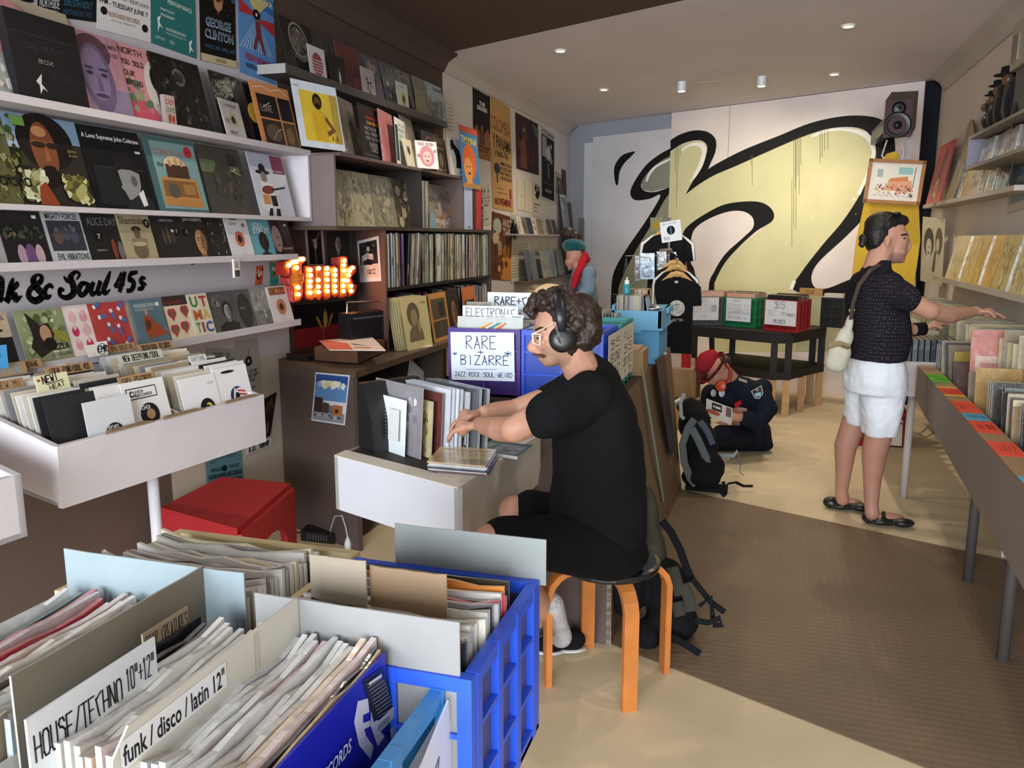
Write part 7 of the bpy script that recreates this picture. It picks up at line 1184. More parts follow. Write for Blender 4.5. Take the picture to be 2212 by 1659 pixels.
for i,(x,w_,c,l) in enumerate(LR):
    cover(l,x,0,XLg+.03+.008*(i%2),zl2+.001,(lambda s,c=c,i=i:s.noise(110+i,22,[shade(c,1.08),shade(c,.9),shade(c,.96)]if i<4 else [shade(c,.6),shade(c,1.2),shade(c,.85)],.05,.16)),w=w_ if i else .45,h=.33,bg=c,side=-1,lean=12,group='covers on the lower right ledge',mat='sleeve',t=.008)
# poster with two plain heads with round hair at the corner
def rq(bl,br,tl,X=XR-.004):a,b,c=px(*bl,X),px(*br,X),px(*tl,X);return [a,V(X,b.y,a.z),V(X,a.y,c.z)]
P_=[px(1992,612,XR-.01),px(2042,622,XR-.01),px(2000,470,XR-.01)];yA_,yB_=yfor(2022,XR-.02,1.2),yfor(2044,XR-.02,1.2)
ybk=yb(XR)-.1
P_=[V(XR-.38,ybk-.28,px(2000,618,1.1).z-.1),V(XR-.05,ybk-.50,px(2000,618,1.1).z-.1),V(XR-.38,ybk-.28,1.85)]
poster('white board with two dark plain faces in round afro hair in the corner',[py(1990,606,8.0),py(2035,618,7.6),py(1996,468,8.0)],lambda s:s.ell(.35,.62,.24,.22,0x1c1614).ell(.36,.54,.13,.14,0xd0c4a8).rect(.31,.54,.41,.55,0x2a201a).ell(.36,.46,.05,.015,0x2a201a).ell(.82,.66,.16,.2,0x5c4a20).ell(.78,.6,.07,.1,0xcbbf9c).poly([(.55,.2),(.65,.5),(.72,.5),(.66,.18)],0x3a2c1c),0xc9bea2,name='picture_board',cat='picture',mat='glossy_card',t=.01)
# ---- upper ledge
XU=1.25
zu=px(1994,443,XU).z;yu=yfor(1994,XU,zu)
t=thing('picture_ledge','upper pale ledge on the right wall with the red cover and wooden deck','shelf',(XR-.05,7,zu))
m=MB();m.box((XU,5.2,zu-.03),(XR-.001,yu,zu),0xb5ab9e);m.build('shelf_board','paint',t)
def ru(label,x,w_,h_,c,dr=None,lean=9,dx=0,**k):cover(label,x,0,XU+.03+dx,zu+.001,dr,w=w_,h=h_,bg=c,side=-1,lean=lean,group='things on the upper right ledge',**k)
ru('bright red record cover with a dark brush stroke and white oval, upper right ledge',1999,.62,.50,0xc4302a,lambda s:s.poly([(.35,.05),(.5,.06),(.6,.5),(.75,.85),(.6,.9),(.45,.5)],0x4a1214).ell(.5,.25,.1,.16,0xe6d8b0,20).ell(.5,.25,.05,.09,0xc4302a),name='record_sleeve',t=.012,mat='glossy_card')
m=MB();yd0,yd1=yfor(2040,XU+.02,zu),yfor(2058,XU+.02,zu);cx_=(yd0+yd1)/2;rr_=(yd0-yd1)/2;P_=[V(XU+.02,cx_+rr_*math.sin(a),zu+.001+(.0 if a<0 else 0)) for a in ()]
P_=[V(XU+.02,yd0,zu+.001),V(XU+.02,yd1,zu+.001)]+[V(XU+.12,cx_-rr_*math.cos(k*pi/8),zu+.42+.16*math.sin(k*pi/8)) for k in range(9)]
m.prism(P_,(.012,0,0),0xa39272,0x4a3a2c);tag(m.build('skateboard_deck','wood'),'bare pale skateboard deck with a rounded tip on the upper right ledge','skateboard','things on the upper right ledge')
for i,(x,w_,h_,c,l) in enumerate([(2048,.30,.30,0x6c7468,'dark green wrapped record leaning beside the skateboard deck'),(2066,.34,.33,0xc8a86c,'yellow-orange wrapped record on the upper right ledge'),(2088,.3,.19,0xb0a080,'first of the low patterned singles under the grey cabinet'),(2106,.2,.19,0xa89878,'second low patterned single under the grey cabinet'),(2124,.2,.19,0xb5a888,'third low patterned single under the grey cabinet'),(2144,.3,.17,0x1c2026,'black single at the near end of the upper right ledge')]):
    ru(l,x,w_,h_,c,(lambda s,c=c:s.noise(c&63,14,[shade(c,.7),shade(c,1.15)],.06,.2)),dx=.01*(i%2),mat='sleeve',t=.008)
# ---- grey wall cabinet
XC_=1.16
z0c,z1c=px(2090,360,XC_).z,px(2092,296,XC_).z;yc0=yfor(2088,XC_,2.1)
t=thing('wall_cabinet','grey open wall box on the right wall with records, figurine on top','cabinet',(XR-.1,5,z0c))
GC=0x8c8478;y9=3.0
m=MB();m.box((XC_,y9,z1c-.018),(XR-.001,yc0,z1c),GC);m.build('top_board','paint',t)
m=MB();m.box((XC_,y9,z0c-.02),(XR-.001,yc0,z0c),GC);m.build('base_board','paint',t)
m=MB();m.box((XC_,yc0-.018,z0c),(XR-.001,yc0,z1c-.018),0x8c8894);m.build('side_panel','paint',t)
for i,(x,c) in enumerate([(2112,0xa8a69c),(2136,0x8c949c),(2158,0xb0a49c),(2182,0x6c7484),(2204,0x90949c)]):cover(['grey wrapped record, farthest in the grey right cabinet','blue-grey wrapped record second in the grey right cabinet','pinkish wrapped record in the middle of the grey right cabinet','dark blue wrapped record near the edge in the right cabinet','pale record cut by the right edge in the grey cabinet'][i],x,0,XC_+.05+.01*(i%2),z0c+.001,(lambda s,c=c:s.noise(c&127,16,[shade(c,.7),shade(c,1.2),shade(c,.9)],.06,.2)),w=.29,h=z1c-z0c-.035,bg=c,side=-1,lean=8,mat='sleeve',group='records in the grey right cabinet',t=.01)
poster('grey-blue poster with a curling pale edge low on the right wall',[px(2176,462,XR-.01),px(2240,440,XR-.01),px(2182,360,XR-.01)],lambda s:s.rect(.12,.18,1,1,0x8c9c98).noise(120,20,[0x7a8a8c,0xa0aca4,0xb5b09a],.05,.15,(.12,.2,1,1)).rect(0,0,1,.17,0xcdbfa4),0xb9b0a0)
# figurine group on the cabinet: small dark figures in hats on white sneakers base
t=thing('figurine','black sculpted group of small hatted figures making hand signs on the grey cabinet','figurine',(XC_+.12,4.6,z1c))
def fp(x,y,X=XC_+.1):return px(x,y,X)
for nm,parts,mat_,col in [('figure',[((2132,262),(.035,.05,.05)),((2150,250),(.05,.06,.09)),((2165,232),(.05,.07,.12)),((2190,220),(.06,.09,.14)),((2205,250),(.05,.08,.1)),((2138,230),(.03,.045,.05)),((2172,195),(.045,.05,.05))],'plastic',0x18171b),('head',[((2126,232),(.022,.03,.025)),((2157,196),(.03,.035,.035)),((2178,172),(.035,.04,.04)),((2143,215),(.022,.025,.025))],'plastic',0x6b4a38),('hand',[((2180,216),(.02,.045,.015)),((2174,222),(.015,.035,.01)),((2123,238),(.014,.02,.012))],'plastic',0xa8806c),('sneaker',[((2132,284),(.02,.06,.012)),((2150,276),(.02,.04,.014)),((2172,266),(.02,.04,.014)),((2190,256),(.02,.05,.016)),((2204,248),(.02,.04,.018))],'plastic',0xd8d8da)]:
    for (x,y),r_ in parts:m=MB();m.ball(fp(x,y),r_,col,10,7);m.build(nm,mat_,t,smooth=True)
for x,y,r_ in ((2178,162,.05),(2157,186,.036),(2143,206,.028)):m=MB();m.lathe(fp(x,y),[(r_*1.5,0),(r_*1.5,.004),(r_*.8,.008),(r_*.75,r_*.9),(r_*.4,r_)],14,0x232024);m.build('hat','fabric',t,smooth=True)
t=thing('portable_radio','cream retro box radio with a shiny dial above the figurine at the right edge','radio',(XC_+.12,4.2,2.5))
a=px(2181,148,XC_+.05);m=MB();m.box((a.x,a.y-.45,a.z-.02),(a.x+.16,a.y,a.z+.22),0xa39c80,cols=[None,0xcfc4a0,None,0xb0a88c,None,None]);m.build('body','plastic',t)
m=MB();m.box((a.x-.004,a.y-.14,a.z+.02),(a.x,a.y-.02,a.z+.16),0x8c8a84);m.build('dial','metal',t)
m=MB();m.box((a.x+.02,a.y-.45,z1c+.001),(a.x+.16,a.y-.06,a.z-.021),0x2a2826);m.build('base','plastic',t)
# ================================================================ FOREGROUND CRATES ON A TABLE
TZ=.713
t=thing('display_table','plain table under the foreground record crates','table',(-.8,.95,0))
m=MB();m.box((-1.16,.55,TZ-.03),(-.392,1.33,TZ-.001),0x6a5c50);m.build('table_top','wood',t)
for x in (-1.12,-.46):
    for y in (.6,1.28):m=MB();m.box((x-.02,y-.02,0),(x+.02,y+.02,TZ-.031),0x5a4e44);m.build('leg','wood',t)
BLU=0x2b58dc
crate('big royal blue crate of records with a ribbed open side in the foreground',(-.728,.985,TZ),(.365,0,0),(0,.355,0),.287,BLU,ribs=(3,3),rw=.022,skin=0x4c4a68)
m=MB();[m.pbox((-.3625,y,z),(0,.035,0),(.002,0,0),(0,0,.06),0xc0d0e8) for y,z in ((1.30,.92),)];
g=random.Random(77)
WHT=[0xe2e0da,0xd6d3cc,0xcbc8c0,0xe8e6e2,0xbfbcb4,0xdedad0,0xd0cdc8,0xa8a6a4,0xe4e0d2]
def rec(axis,pos,a0,a1,z0,z1,th,col,label,grp,jag=.004,lean=0.0,mat='sleeve',name='record_sleeve',cat='record',top=None,drop=0.0):
    """a sleeve seen from above: plane normal to 'x' or 'y', ragged open top edge"""
    n=7;P=[(a0,z0),(a1,z0)]+[(a1+(a0-a1)*k/n,z1-drop*(1-k/n)+g.uniform(-jag,jag)+(jag*1.6 if k in (0,n) else 0)) for k in range(n+1)]
    lz=lambda z:lean*(z-z0)
    pts=[(pos+lz(b),a,b) if axis=='x' else (a,pos+lz(b),b) for a,b in P]
    m=MB();m.prism(pts,(th,0,0) if axis=='x' else (0,th,0),col,top or mixc(col,0xf2f1ec,.35));o=m.build(name,mat);return tag(o,label,cat,grp)
# A: records across the blue crate
y=1.0;i=0
while y<1.215:
    c=[0x8a6a6a,0x8ca4c0,0xc03a40,0x2a2c30,0xc8c6c0][i]if i<5 else (g.choice(WHT) if y<1.14 else g.choice([0xd8d4d0,0x9a9aa0,0xc04048,0xb8b4b8,0x3a3c40,0xd08a4a]))
    rec('y',y,-.712+g.uniform(0,.02),-.39+g.uniform(-.01,.006),TZ+.015,1.018+g.uniform(-.004,.008),.007,c,'white-sleeved record in the front half of the big blue crate' if y<1.11 else 'record with darker spine in the back half of the big blue crate','records in the big blue crate, %s half'%('front' if y<1.11 else 'back'));y+=.0105;i+=1
rec('y',1.222,-.71,-.392,TZ+.015,1.03,.006,0xd88a3c,'orange record edge near the back of the big blue crate','records in the big blue crate, back half')
rec('y',1.236,-.70,-.388,TZ+.015,1.035,.005,0x2a2818,'black record with a cream dotted edge, last in the big blue crate','records in the big blue crate, back half',jag=.001)
CK=dict(mat='card',name='divider_card',cat='divider card',jag=.0006)
rec('y',.99,-.708,-.382,TZ+.02,1.08,.003,0x8b8a89,'long light grey card divider at the front of the big blue crate','grey dividers in front',**CK)
rec('y',1.105,-.683,-.583,.95,1.10,.003,0x948877,'tan card tab standing up in the middle of the big blue crate','tan dividers in the blue crate',**CK)
rec('y',1.118,-.583,-.452,.95,1.088,.003,0x8a7258,'brown kraft card tab right of the tan one in the blue crate','tan dividers in the blue crate',**CK)
rec('y',1.342,-.645,-.352,.99,1.075,.003,0x868b89,'grey card with rounded corners taped behind the big blue crate','grey dividers in front',**CK)
# B: cream box behind, left
t=thing('record_crate','cream wooden box of records behind the grey-blue card in the foreground','crate',(-.94,1.2,TZ))
for lo,hi,nm in [((-1.14,1.352,TZ),(-.735,1.372,1.0),'back_wall'),((-.75,1.05,TZ),(-.735,1.351,1.0),'side_wall'),((-1.155,1.05,TZ),(-1.141,1.372,1.0),'side_wall'),((-1.14,1.05,TZ),(-.751,1.351,TZ+.012),'base')]:m=MB();m.box(lo,hi,0xc8b88c);m.build(nm,'wood',t)
y=1.062
while y<1.30:
    rec('y',y,-1.13+(y-1.06)*.05+g.uniform(-.012,.008),-.785+g.uniform(-.008,.006),TZ+.015,1.015+g.uniform(-.006,.01),.008,g.choice(WHT[:7]+[0x6a6866,0xd4c8a8]),'clear-sleeved record in the cream box, front half' if y<1.18 else 'clear-sleeved record in the cream box, back half','records in the cream box, %s half'%('front' if y<1.18 else 'back'),jag=.006);y+=.0115
rec('y',1.043,-1.118,-.764,.86,1.082,.003,0x8b999e,'long pale grey-blue card divider in front of the cream box','grey dividers in front',**CK)
for i in range(7):rec('y',1.05+i*.012,-.758+i*.0,-.735+.0,TZ+.3-.3+.015,.985,.009,[0xb06a6a,0x2a2a30,0x3c4048,0x8a6a6c,0x1e2024,0x50545c,0x6a6c70][i],'dark record spine showing at the corner of the grey-blue card','dark spines by the grey-blue card') if False else None
# D: left crate, records running away from the camera
t=thing('record_crate','pale crate of records at the left edge of the foreground','crate',(-.98,.85,TZ))
for lo,hi,nm in [((-1.135,.6,TZ),(-1.115,1.036,1.0),'side_wall'),((-.852,.6,TZ),(-.847,1.036,.98),'side_wall'),((-1.114,1.026,TZ),(-.853,1.036,.985),'back_wall'),((-1.114,.6,TZ),(-.853,1.025,TZ+.012),'base')]:m=MB();m.box(lo,hi,0xcac6ba);m.build(nm,'plastic',t)
x=-1.105;i=0
DCOL=[0x9aa8b0,0xd8dcd8,0x2f4a48,0xe6e6e6,0xb04048,0xb8a4a0,0xa42c30,0xd8cfc0,0xc8b0a4,0xd8c8b0,0xe0d6c8,0x5c5048,0xd08a84,0xd8d8d4,0xe2e2dc,0xd0d4d0,0xdadcd4,0xe6e8da]
while x<-.862:
    rec('x',x,.69+g.uniform(0,.01),1.02+g.uniform(-.02,.015),TZ+.015,1.016+g.uniform(-.005,.008),.0095,DCOL[i%18],'record in the left edge crate, among the coloured ones at its far side' if x<-.98 else 'pale record in the left edge crate next to the brown divider','records in the left edge crate, %s part'%('far' if x<-.98 else 'near'),lean=.02);x+=.0134;i+=1
rec('x',-.842,.69,1.046,.83,1.085,.0035,0x7d7464,'long brown-grey card divider between the two left crates','brown dividers in front',**CK)
rec('x',-.866,.60,.70,.9,1.03,.003,0x8a7c66,'brown card corner at the lower left edge of the picture','brown dividers in front',**CK)
# C: light blue crate, nearest
crate('light blue crate nearest the camera with taped paper on its side',(-.80,.63,TZ),(.395,0,0),(0,.40,0),.267,0x3a86c4,ribs=(2,2),rw=.03)
x=-.79;i=0
CCOL=[0x26262a,0x2c2c30,0xdcdad6,0xd8d4cc,0xe4e2dc]
m=MB()
while x<-.505:
    sec=0 if x<-.75 else 1 if x<-.64 else 2
    c=CCOL[i]if i<5 else [0xdcd8d0,0xd4cfc4,0xe8c8a8,0xe0c8c4,0xdadad8,0xcfd2d8,0xe4e2da,0xdedcd8,0xb8bcc4,0xe6e4e0,0xd8dcda,0xdedede,0xd89aa8,0xdadada,0xd0d0cc][(i-5)%15]
    rec('x',x,.655+g.uniform(0,.012),.972+g.uniform(-.012,.012),TZ+.015,1.028+g.uniform(-.006,.008),.0085,c,['dark record behind the House/Techno card','sleeved record between the House/Techno and the funk dividers','clear-sleeved record between the funk divider and the blue cover'][sec],'records in the light blue crate, '+['first part','middle part','last part'][sec],lean=.015,jag=.005);x+=.0118;i+=1
rec('x',-.502,.66,.968,TZ+.015,1.03,.005,0x17171b,'glossy black record edge just behind the deep blue cover','records in the light blue crate, last part')
rec('x',-.4945,.66,.966,TZ+.015,1.03,.004,0xa8875c,'kraft brown record edge with a black patterned corner, next to the blue cover','records in the light blue crate, last part')
def xcard(label,x,y0,y1,z0,z1,col,draw,pts=None,name='divider_card',cat='divider card',mat='card',grp='lettered dividers in front',th=.003,lean=.0):
    m=MB();P=pts or [(y0,z0),(y1,z0),(y1,z1),(y0,z1)];m.prism([(x+lean*(b-z0),a,b) for a,b in P],(th,0,0),col)
    s=Sheet(m,(x+th,y0,z0),(0,1,0),(lean,0,1),y1-y0,z1-z0)
    if draw:draw(s)
    return tag(m.build(name,mat),label,cat,grp)
xcard('white card divider hand-lettered House/Techno 10 and 12 inch',-.752,.628,.828,.90,1.083,0xdadce0,lambda s:s.hand('HOUSE/TECHNO',.03,.70,.66,.17,0x17171a,.011).hand('10"+12"',.72,.74,.26,.16,0x17171a,.009))
xcard('old cream divider with a printed label funk / disco / latin 12 inch',-.635,.60,.985,.86,1.085,0xcbc7bc,lambda s:s.rect(.09,.80,.56,.95,0xdfe0e2).text('funk / disco / latin 12"',.1,.815,.45,.11,0x17171a,.02).rect(.72,.74,.74,.98,0xbcb8aa),pts=[(.60,.86),(.985,.86),(.985,1.085),(.65,1.085),(.625,1.06),(.615,1.0),(.60,.97)])
xcard('brown card tab hand-lettered Star Creatures',-.803,.862,.955,1.0,1.062,0x9a8a72,lambda s:s.hand('STAR CREATURES',.04,.45,.94,.45,0x1a1612,.012))
xcard('shiny black record sleeve behind the Star Creatures tab',-.797,.74,.975,.9,1.038,0x1c1c20,None,name='record_sleeve',cat='record',mat='sleeve')
def blue(s):
    W2=0xd9dcf0;uv=lambda x,y:((px(x,y,-.485).y-.655)/.315,(px(x,y,-.485).z-TZ-.015)/(1.03-TZ-.015));Q=lambda *a:[uv(*p) for p in a]
    s.poly(Q((772,1515),(764,1560),(775,1610),(800,1640),(806,1612),(790,1590),(786,1575),(800,1568),(799,1556),(784,1562),(783,1545),(797,1538),(794,1508))[::-1],W2)
    s.poly(Q((800,1512),(800,1570),(815,1612),(830,1590),(816,1575),(813,1512))[::-1],W2)
    s.poly(Q((783,1470),(824,1440),(850,1530),(806,1560))[::-1],0x14182c)
    for i in range(11):(x0,y0),(x1,y1)=(788+i*2.2,1478+i*7),(822+i*2.4,1455+i*7);s.line(Q((x0+3,y0),(x1,y1)),.004,0x8a8ea0)
    s.line(Q((793,1476),(818,1459)),.012,0xd8d8e0)
    s.poly(Q((806,1562),(846,1524),(850,1546),(810,1585))[::-1],0xdadce6);[s.line(Q((813+i*4,1577-i*4),(812+i*4,1566-i*4)),.006,0x1a1a2a) for i in range(6)]
    s.poly(Q((835,1575),(850,1562),(852,1590),(838,1598))[::-1],0xb8bcd8)
    a,b=uv(714,1659),uv(752,1620);s.text('RECORDS',a[0]-.12,a[1]-.01,.26,.06,W2,.02,.2)
xcard('deep blue record cover with white EL letters and a black sticker, facing right',-.489,.655,.97,TZ+.015,1.03,0x1a20b0,blue,name='record_sleeve',cat='record',mat='glossy_card',th=.004)
# paper taped under clear film on the crate side
m=MB();P_=[V(-.4,.80,.80),V(-.4,1.0,.83),V(-.4,.985,.965),V(-.4,.90,.93),V(-.4,.80,.90)]
m.prism(P_,(.003,0,0),0xdfe2ea);s=Sheet(m,(-.397,.80,.80),(0,1,0),(0,0,1),.2,.165);s.line([(.2,.5),(.3,.25),(.5,.6),(.6,.3)],.02,0x1a1a1e).line([(.62,.55),(.72,.62),(.7,.5)],.02,0x1a1a1e);tag(m.build('paper_sign','paper'),'crumpled white paper with black pen marks taped to the light blue crate','sign')
m=MB();m.quad([(-.394,.78,.76),(-.394,1.02,.76),(-.394,1.02,.975),(-.394,.78,.95)],0xdfe8f4);tag(m.build('clear_tape','clear_film'),'clear film taped over the paper on the light blue crate','tape')
# ================================================================ ORANGE-LEGGED STOOL
t=thing('round_stool','round black stool with bent orange wooden legs under the seated man','stool',(-.5,2.8,0))
c=V(-.497,2.79,0);m=MB();m.lathe(c,[(.155,.438),(.178,.444),(.182,.452),(.18,.466),(.168,.470)],40,0x1b1b1e);m.build('seat','black_gloss',t,smooth=False)
for lx,ly in ((-.695,2.685),(-.385,2.605),(-.300,2.905),(-.615,3.0)):
    p=V(lx,ly,0);d=(V(c.x,c.y,0)-p).normalized();q=V(-d.y,d.x,0);P_=[(0,0),(0,.35),(.012,.385),(.035,.412),(.065,.430),(.15,.434)]
    m=MB();w_=.026;k_=.011
    pr=[(p+d*a,b) for a,b in P_]
    for i in range(len(pr)-1):
        (A1,z1_),(A2,z2_)=pr[i],pr[i+1];tt=(A2-A1+V(0,0,z2_-z1_)).normalized();nn_=tt.cross(q).normalized();
        if i==0:nn_=d*-1
        def ring_(A,z,n_):return [A+V(0,0,z)+q*w_+n_*k_,A+V(0,0,z)-q*w_+n_*k_,A+V(0,0,z)-q*w_-n_*k_,A+V(0,0,z)+q*w_-n_*k_]
        if i==0:prev=ring_(A1,z1_,nn_);m.quad(prev,0xc4783a)
        t2=(V(*(pr[i+2][0]-A1).to_2d(),pr[i+2][1]-z1_).normalized() if i+2<len(pr) else tt);n2=t2.cross(q).normalized() if i+2<len(pr) else nn_
        if n2.dot(prev[0]-prev[3])<0:n2=-n2
        cur=ring_(A2,z2_,n2)
        for j in range(4):m.quad([prev[j],prev[(j+1)%4],cur[(j+1)%4],cur[j]],0xc4783a)
        prev=cur
    m.quad(prev,0xc4783a);m.build('leg','wood',t)
# ================================================================ PEOPLE
HEADM=Matrix(((_r.x,_f.x,_u.x),(_r.y,_f.y,_u.y),(_r.z,_f.z,_u.z)))
def rot_in_view(a):return HEADM@Matrix.Rotation(a,3,'Y')
class Fl:
    """collects rounded shapes and fuses them into one continuous skin"""
    def __init__(s):s.m=MB()
    def t(s,pts,n=14,flat=1.0,up=None):s.m.tube([p for p,r in pts],[r for p,r in pts],n,0,flat=flat,up=up);s.b(pts[0][0],pts[0][1]);s.b(pts[-1][0],pts[-1][1]);return s
    def b(s,c,r,a=0.0,R=None):s.m.ball(c,r,0,16,10,R or rot_in_view(a));return s
    def make(s,name,mat,parent,vox,col,sm=6,noise=0.0,nf=9.0,seed=0):
        me=s.m.data('tmp');ob=bpy.data.objects.new('tmp',me);COL.objects.link(ob)
        r=ob.modifiers.new('r','REMESH');r.mode='VOXEL';r.voxel_size=vox;r.use_smooth_shade=True
        k=ob.modifiers.new('s','SMOOTH');k.factor=.6;k.iterations=sm
        dg=bpy.context.evaluated_depsgraph_get();out=bpy.data.meshes.new_from_object(ob.evaluated_get(dg));bpy.data.objects.remove(ob);bpy.data.meshes.remove(me)
        if noise:
            from mathutils import noise as NZ
            ns=[v.normal.copy() for v in out.vertices]
            for v,n_ in zip(out.vertices,ns):v.co+=n_*noise*(NZ.noise(v.co*nf+V(seed,0,0))+.5*NZ.noise(v.co*nf*2.3))
        o=WL[parent.name];
        at=out.color_attributes.new('Col','FLOAT_COLOR','POINT');arr=[];cache={}
        for v in out.vertices:
            c=col(v.co) if callable(col) else col
            if c not in cache:cache[c]=(*lin(c),1.0)
            arr+=cache[c]
        at.data.foreach_set('color',arr)
        for v in out.vertices:v.co-=o
        out.polygons.foreach_set('use_smooth',[True]*len(out.polygons));out.materials.append(MATS[mat]);out.update()
        b=bpy.data.objects.new(name,out);COL.objects.link(b);b.parent=parent;WL[b.name]=o;return b
def loft(F,rows,sq=2.4,n=26):
    """a body shell from the outline seen by the camera: rows of (row, left, right, depth, half thickness)"""
    m=F.m;base=len(m.v);K=len(rows)
    for y,xl,xr,D,ry in rows:
        a,b=pd(xl,y,D),pd(xr,y,D);c=(a+b)/2;h=(b-a)/2
        for j in range(n):
            t_=2*pi*j/n;cx_,sx_=math.cos(t_),math.sin(t_);cx_=math.copysign(abs(cx_)**(2/sq),cx_);sx_=math.copysign(abs(sx_)**(2/sq),sx_);m.v.append(c+h*cx_+V(_f.x,_f.y,0).normalized()*(ry*sx_))
    for k in range(K-1):
        for j in range(n):q=(j+1)%n;m.f.append((base+k*n+j,base+k*n+q,base+(k+1)*n+q,base+(k+1)*n+j));m.c.append(0);m.m.append(0)
    m.f.append(tuple(base+j for j in range(n)));m.f.append(tuple(base+(K-1)*n+j for j in range(n))[::-1]);m.c+=[0,0];m.m+=[0,0];return F
def hand(F,wr,fwd,back,side,s=1.0,curl=.5,spread=.1,r=.0085):
    """palm and five fingers: fwd along the fingers, back = back of the hand, side = toward the thumb"""
    fwd,back,side=V(fwd).normalized(),V(back).normalized(),V(side).normalized();pc=wr+fwd*.05*s
    F.t([(wr,.024*s),(wr+fwd*.03*s,.026*s),(wr+fwd*.075*s,.030*s)],flat=.6,up=back)
    for k in (-1,0,1):F.b(pc+side*k*.022*s+fwd*.02*s,.017*s)
    for i,L in enumerate((.068,.078,.072,.056)):
        o=wr+fwd*.085*s+side*(.03-.02*i)*s;d=(fwd+side*(spread*(1.5-i))).normalized();P=[(o-fwd*.02*s,r*1.15*s)];q=o;a=0
        for j,f in enumerate((.45,.32,.23)):
            a+=curl*(.5+.35*j);q=q+(d*math.cos(a)-back*math.sin(a))*L*f*s;P.append((q,r*(1.05-.1*j)*s))
        F.t([(p,rr_) for p,rr_ in P],n=10)
    o=wr+fwd*.03*s+side*.026*s;F.t([(o,.012*s),(o+(side*.7+fwd*.8)*.03*s,.0105*s),(o+(side*.5+fwd*1.0-back*.5)*.055*s,.009*s)],n=10)
SK1,SK2=0xb98a74,0xae7c68
# ---------------------------------------------------------------- seated man with headphones
t=thing('person','seated man in black T-shirt and shorts with headphones and clear glasses playing records','person',(-.5,2.79,0))
HD=2.68;P=lambda x,y,D=HD:pd(x,y,D)
F=Fl()
F.b(P(1222,690),(.098,.076,.098)).b(P(1200,705),(.07,.068,.085)).b(P(1202,745),(.056,.054,.062),.25).b(P(1188,772),(.036,.036,.030),.3).b(P(1182,783),(.018,.022,.015))
F.t([(P(1163,716),.008),(P(1155,737),.014),(P(1150,751),.0185)]).b(P(1160,757),(.018,.022,.012)).b(P(1161,712),(.013,.048,.010)).b(P(1168,768),(.012,.022,.008)).b(P(1170,776),(.012,.020,.008)).b(P(1172,740),(.03,.056,.03))
F.t([(P(1232,750),.062),(P(1252,790,2.72),.060),(P(1272,838,2.78),.075)])
F.b(P(1285,900,2.80),(.10,.13,.12)).b(P(1295,1020,2.86),(.09,.12,.16)).b(P(1300,1150,2.9),(.10,.13,.12))
# arms
F.t([(P(1255,860,2.62),.052),(P(1180,893,2.58),.052),(P(1118,924,2.56),.044),(P(1106,928,2.56),.040)]).t([(P(1112,928,2.56),.042),(P(1080,927,2.63),.041),(P(1048,920,2.74),.032),(P(1038,916,2.79),.027)])
F.t([(P(1225,850,2.98),.05),(P(1150,872,3.02),.043),(P(1110,884,3.02),.036)]).t([(P(1112,884,3.02),.036),(P(1075,886,2.98),.032),(P(1046,889,2.94),.024)])
hand(F,P(1040,916,2.79),-_r*.75+_f*.3-V(0,0,.15),V(0,0,1),_f,.95,.55)
hand(F,P(1048,889,2.94),-_r*.95-_f*.2-V(0,0,.25),V(0,0,1),-_f,.95,.6)
# legs
F.t([(P(1310,1180,2.80),.09),(P(1150,1172,2.70),.078),(P(1062,1172,2.62),.062)]).t([(P(1060,1180,2.62),.060),(P(1120,1250,2.80),.056),(P(1190,1330,3.02),.036),(P(1208,1368,3.08),.034)])
F.t([(P(1300,1160,3.02),.09),(P(1180,1110,3.0),.075),(P(1112,1104,2.98),.060)]).t([(P(1112,1110,2.98),.058),(P(1135,1230,3.08),.05),(P(1160,1340,3.18),.034)])
fr0,fr1=P(1150,700),P(1240,700)
F.make('body','skin',t,.0052,lambda c:SK1 if not (lambda q:((q[0]-1198)/36)**2+((q[1]-772)/26)**2<1)(proj(c)) else 0x98755f,sm=5)
F=Fl();loft(F,[(800,1248,1312,2.76,.08),(818,1226,1334,2.77,.15),(845,1208,1356,2.79,.205),(880,1198,1372,2.80,.215),(930,1194,1382,2.82,.20),(980,1193,1388,2.84,.19),(1040,1190,1393,2.86,.185),(1090,1187,1397,2.88,.19),(1130,1188,1396,2.89,.195),(1165,1205,1392,2.90,.19),(1195,1262,1386,2.91,.17),(1212,1290,1372,2.91,.14)])
F.t([(P(1270,856,2.63),.082),(P(1220,885,2.58),.080),(P(1183,897,2.54),.074)]).t([(P(1250,845,2.97),.08),(P(1185,868,3.02),.066)])
F.t([(P(1262,806,2.76),.078),(P(1272,838,2.78),.11)])
F.make('t_shirt','fabric',t,.008,0x101113,sm=7,noise=.009,nf=7)
F=Fl();F.b(P(1310,1190,2.88),(.15,.185,.10)).t([(P(1300,1185,2.79),.105),(P(1180,1172,2.71),.095),(P(1088,1168,2.64),.082)]).t([(P(1290,1160,3.0),.10),(P(1190,1115,3.0),.088),(P(1150,1104,2.98),.078)])
F.make('shorts','fabric',t,.009,0x0d0d0f,sm=6,noise=.006,nf=7)
F=Fl();R=random.Random(4)
for x,y,a,b in [(1222,668,.095,.06),(1250,690,.078,.085),(1268,715,.05,.06),(1205,652,.07,.04),(1178,655,.05,.032),(1262,735,.04,.045),(1232,740,.02,.06)]:F.b(P(x,y),(a,.085,b))
for k in range(260):
    x=R.uniform(1145,1286);y=R.uniform(634,765);dx,dy=(x-1222)/66,(y-700)/68
    q=dx*dx+dy*dy
    if q>.93:continue
    if y>668+max(0,(x-1150))*.15 and x<1192 and y>672:continue
    if x<1205 and y>690:continue
    s_=math.sqrt(max(0,1.02-q));d_=.084*s_*R.choice((-1,1));F.b(P(x,y,HD-d_),R.uniform(.009,.016))
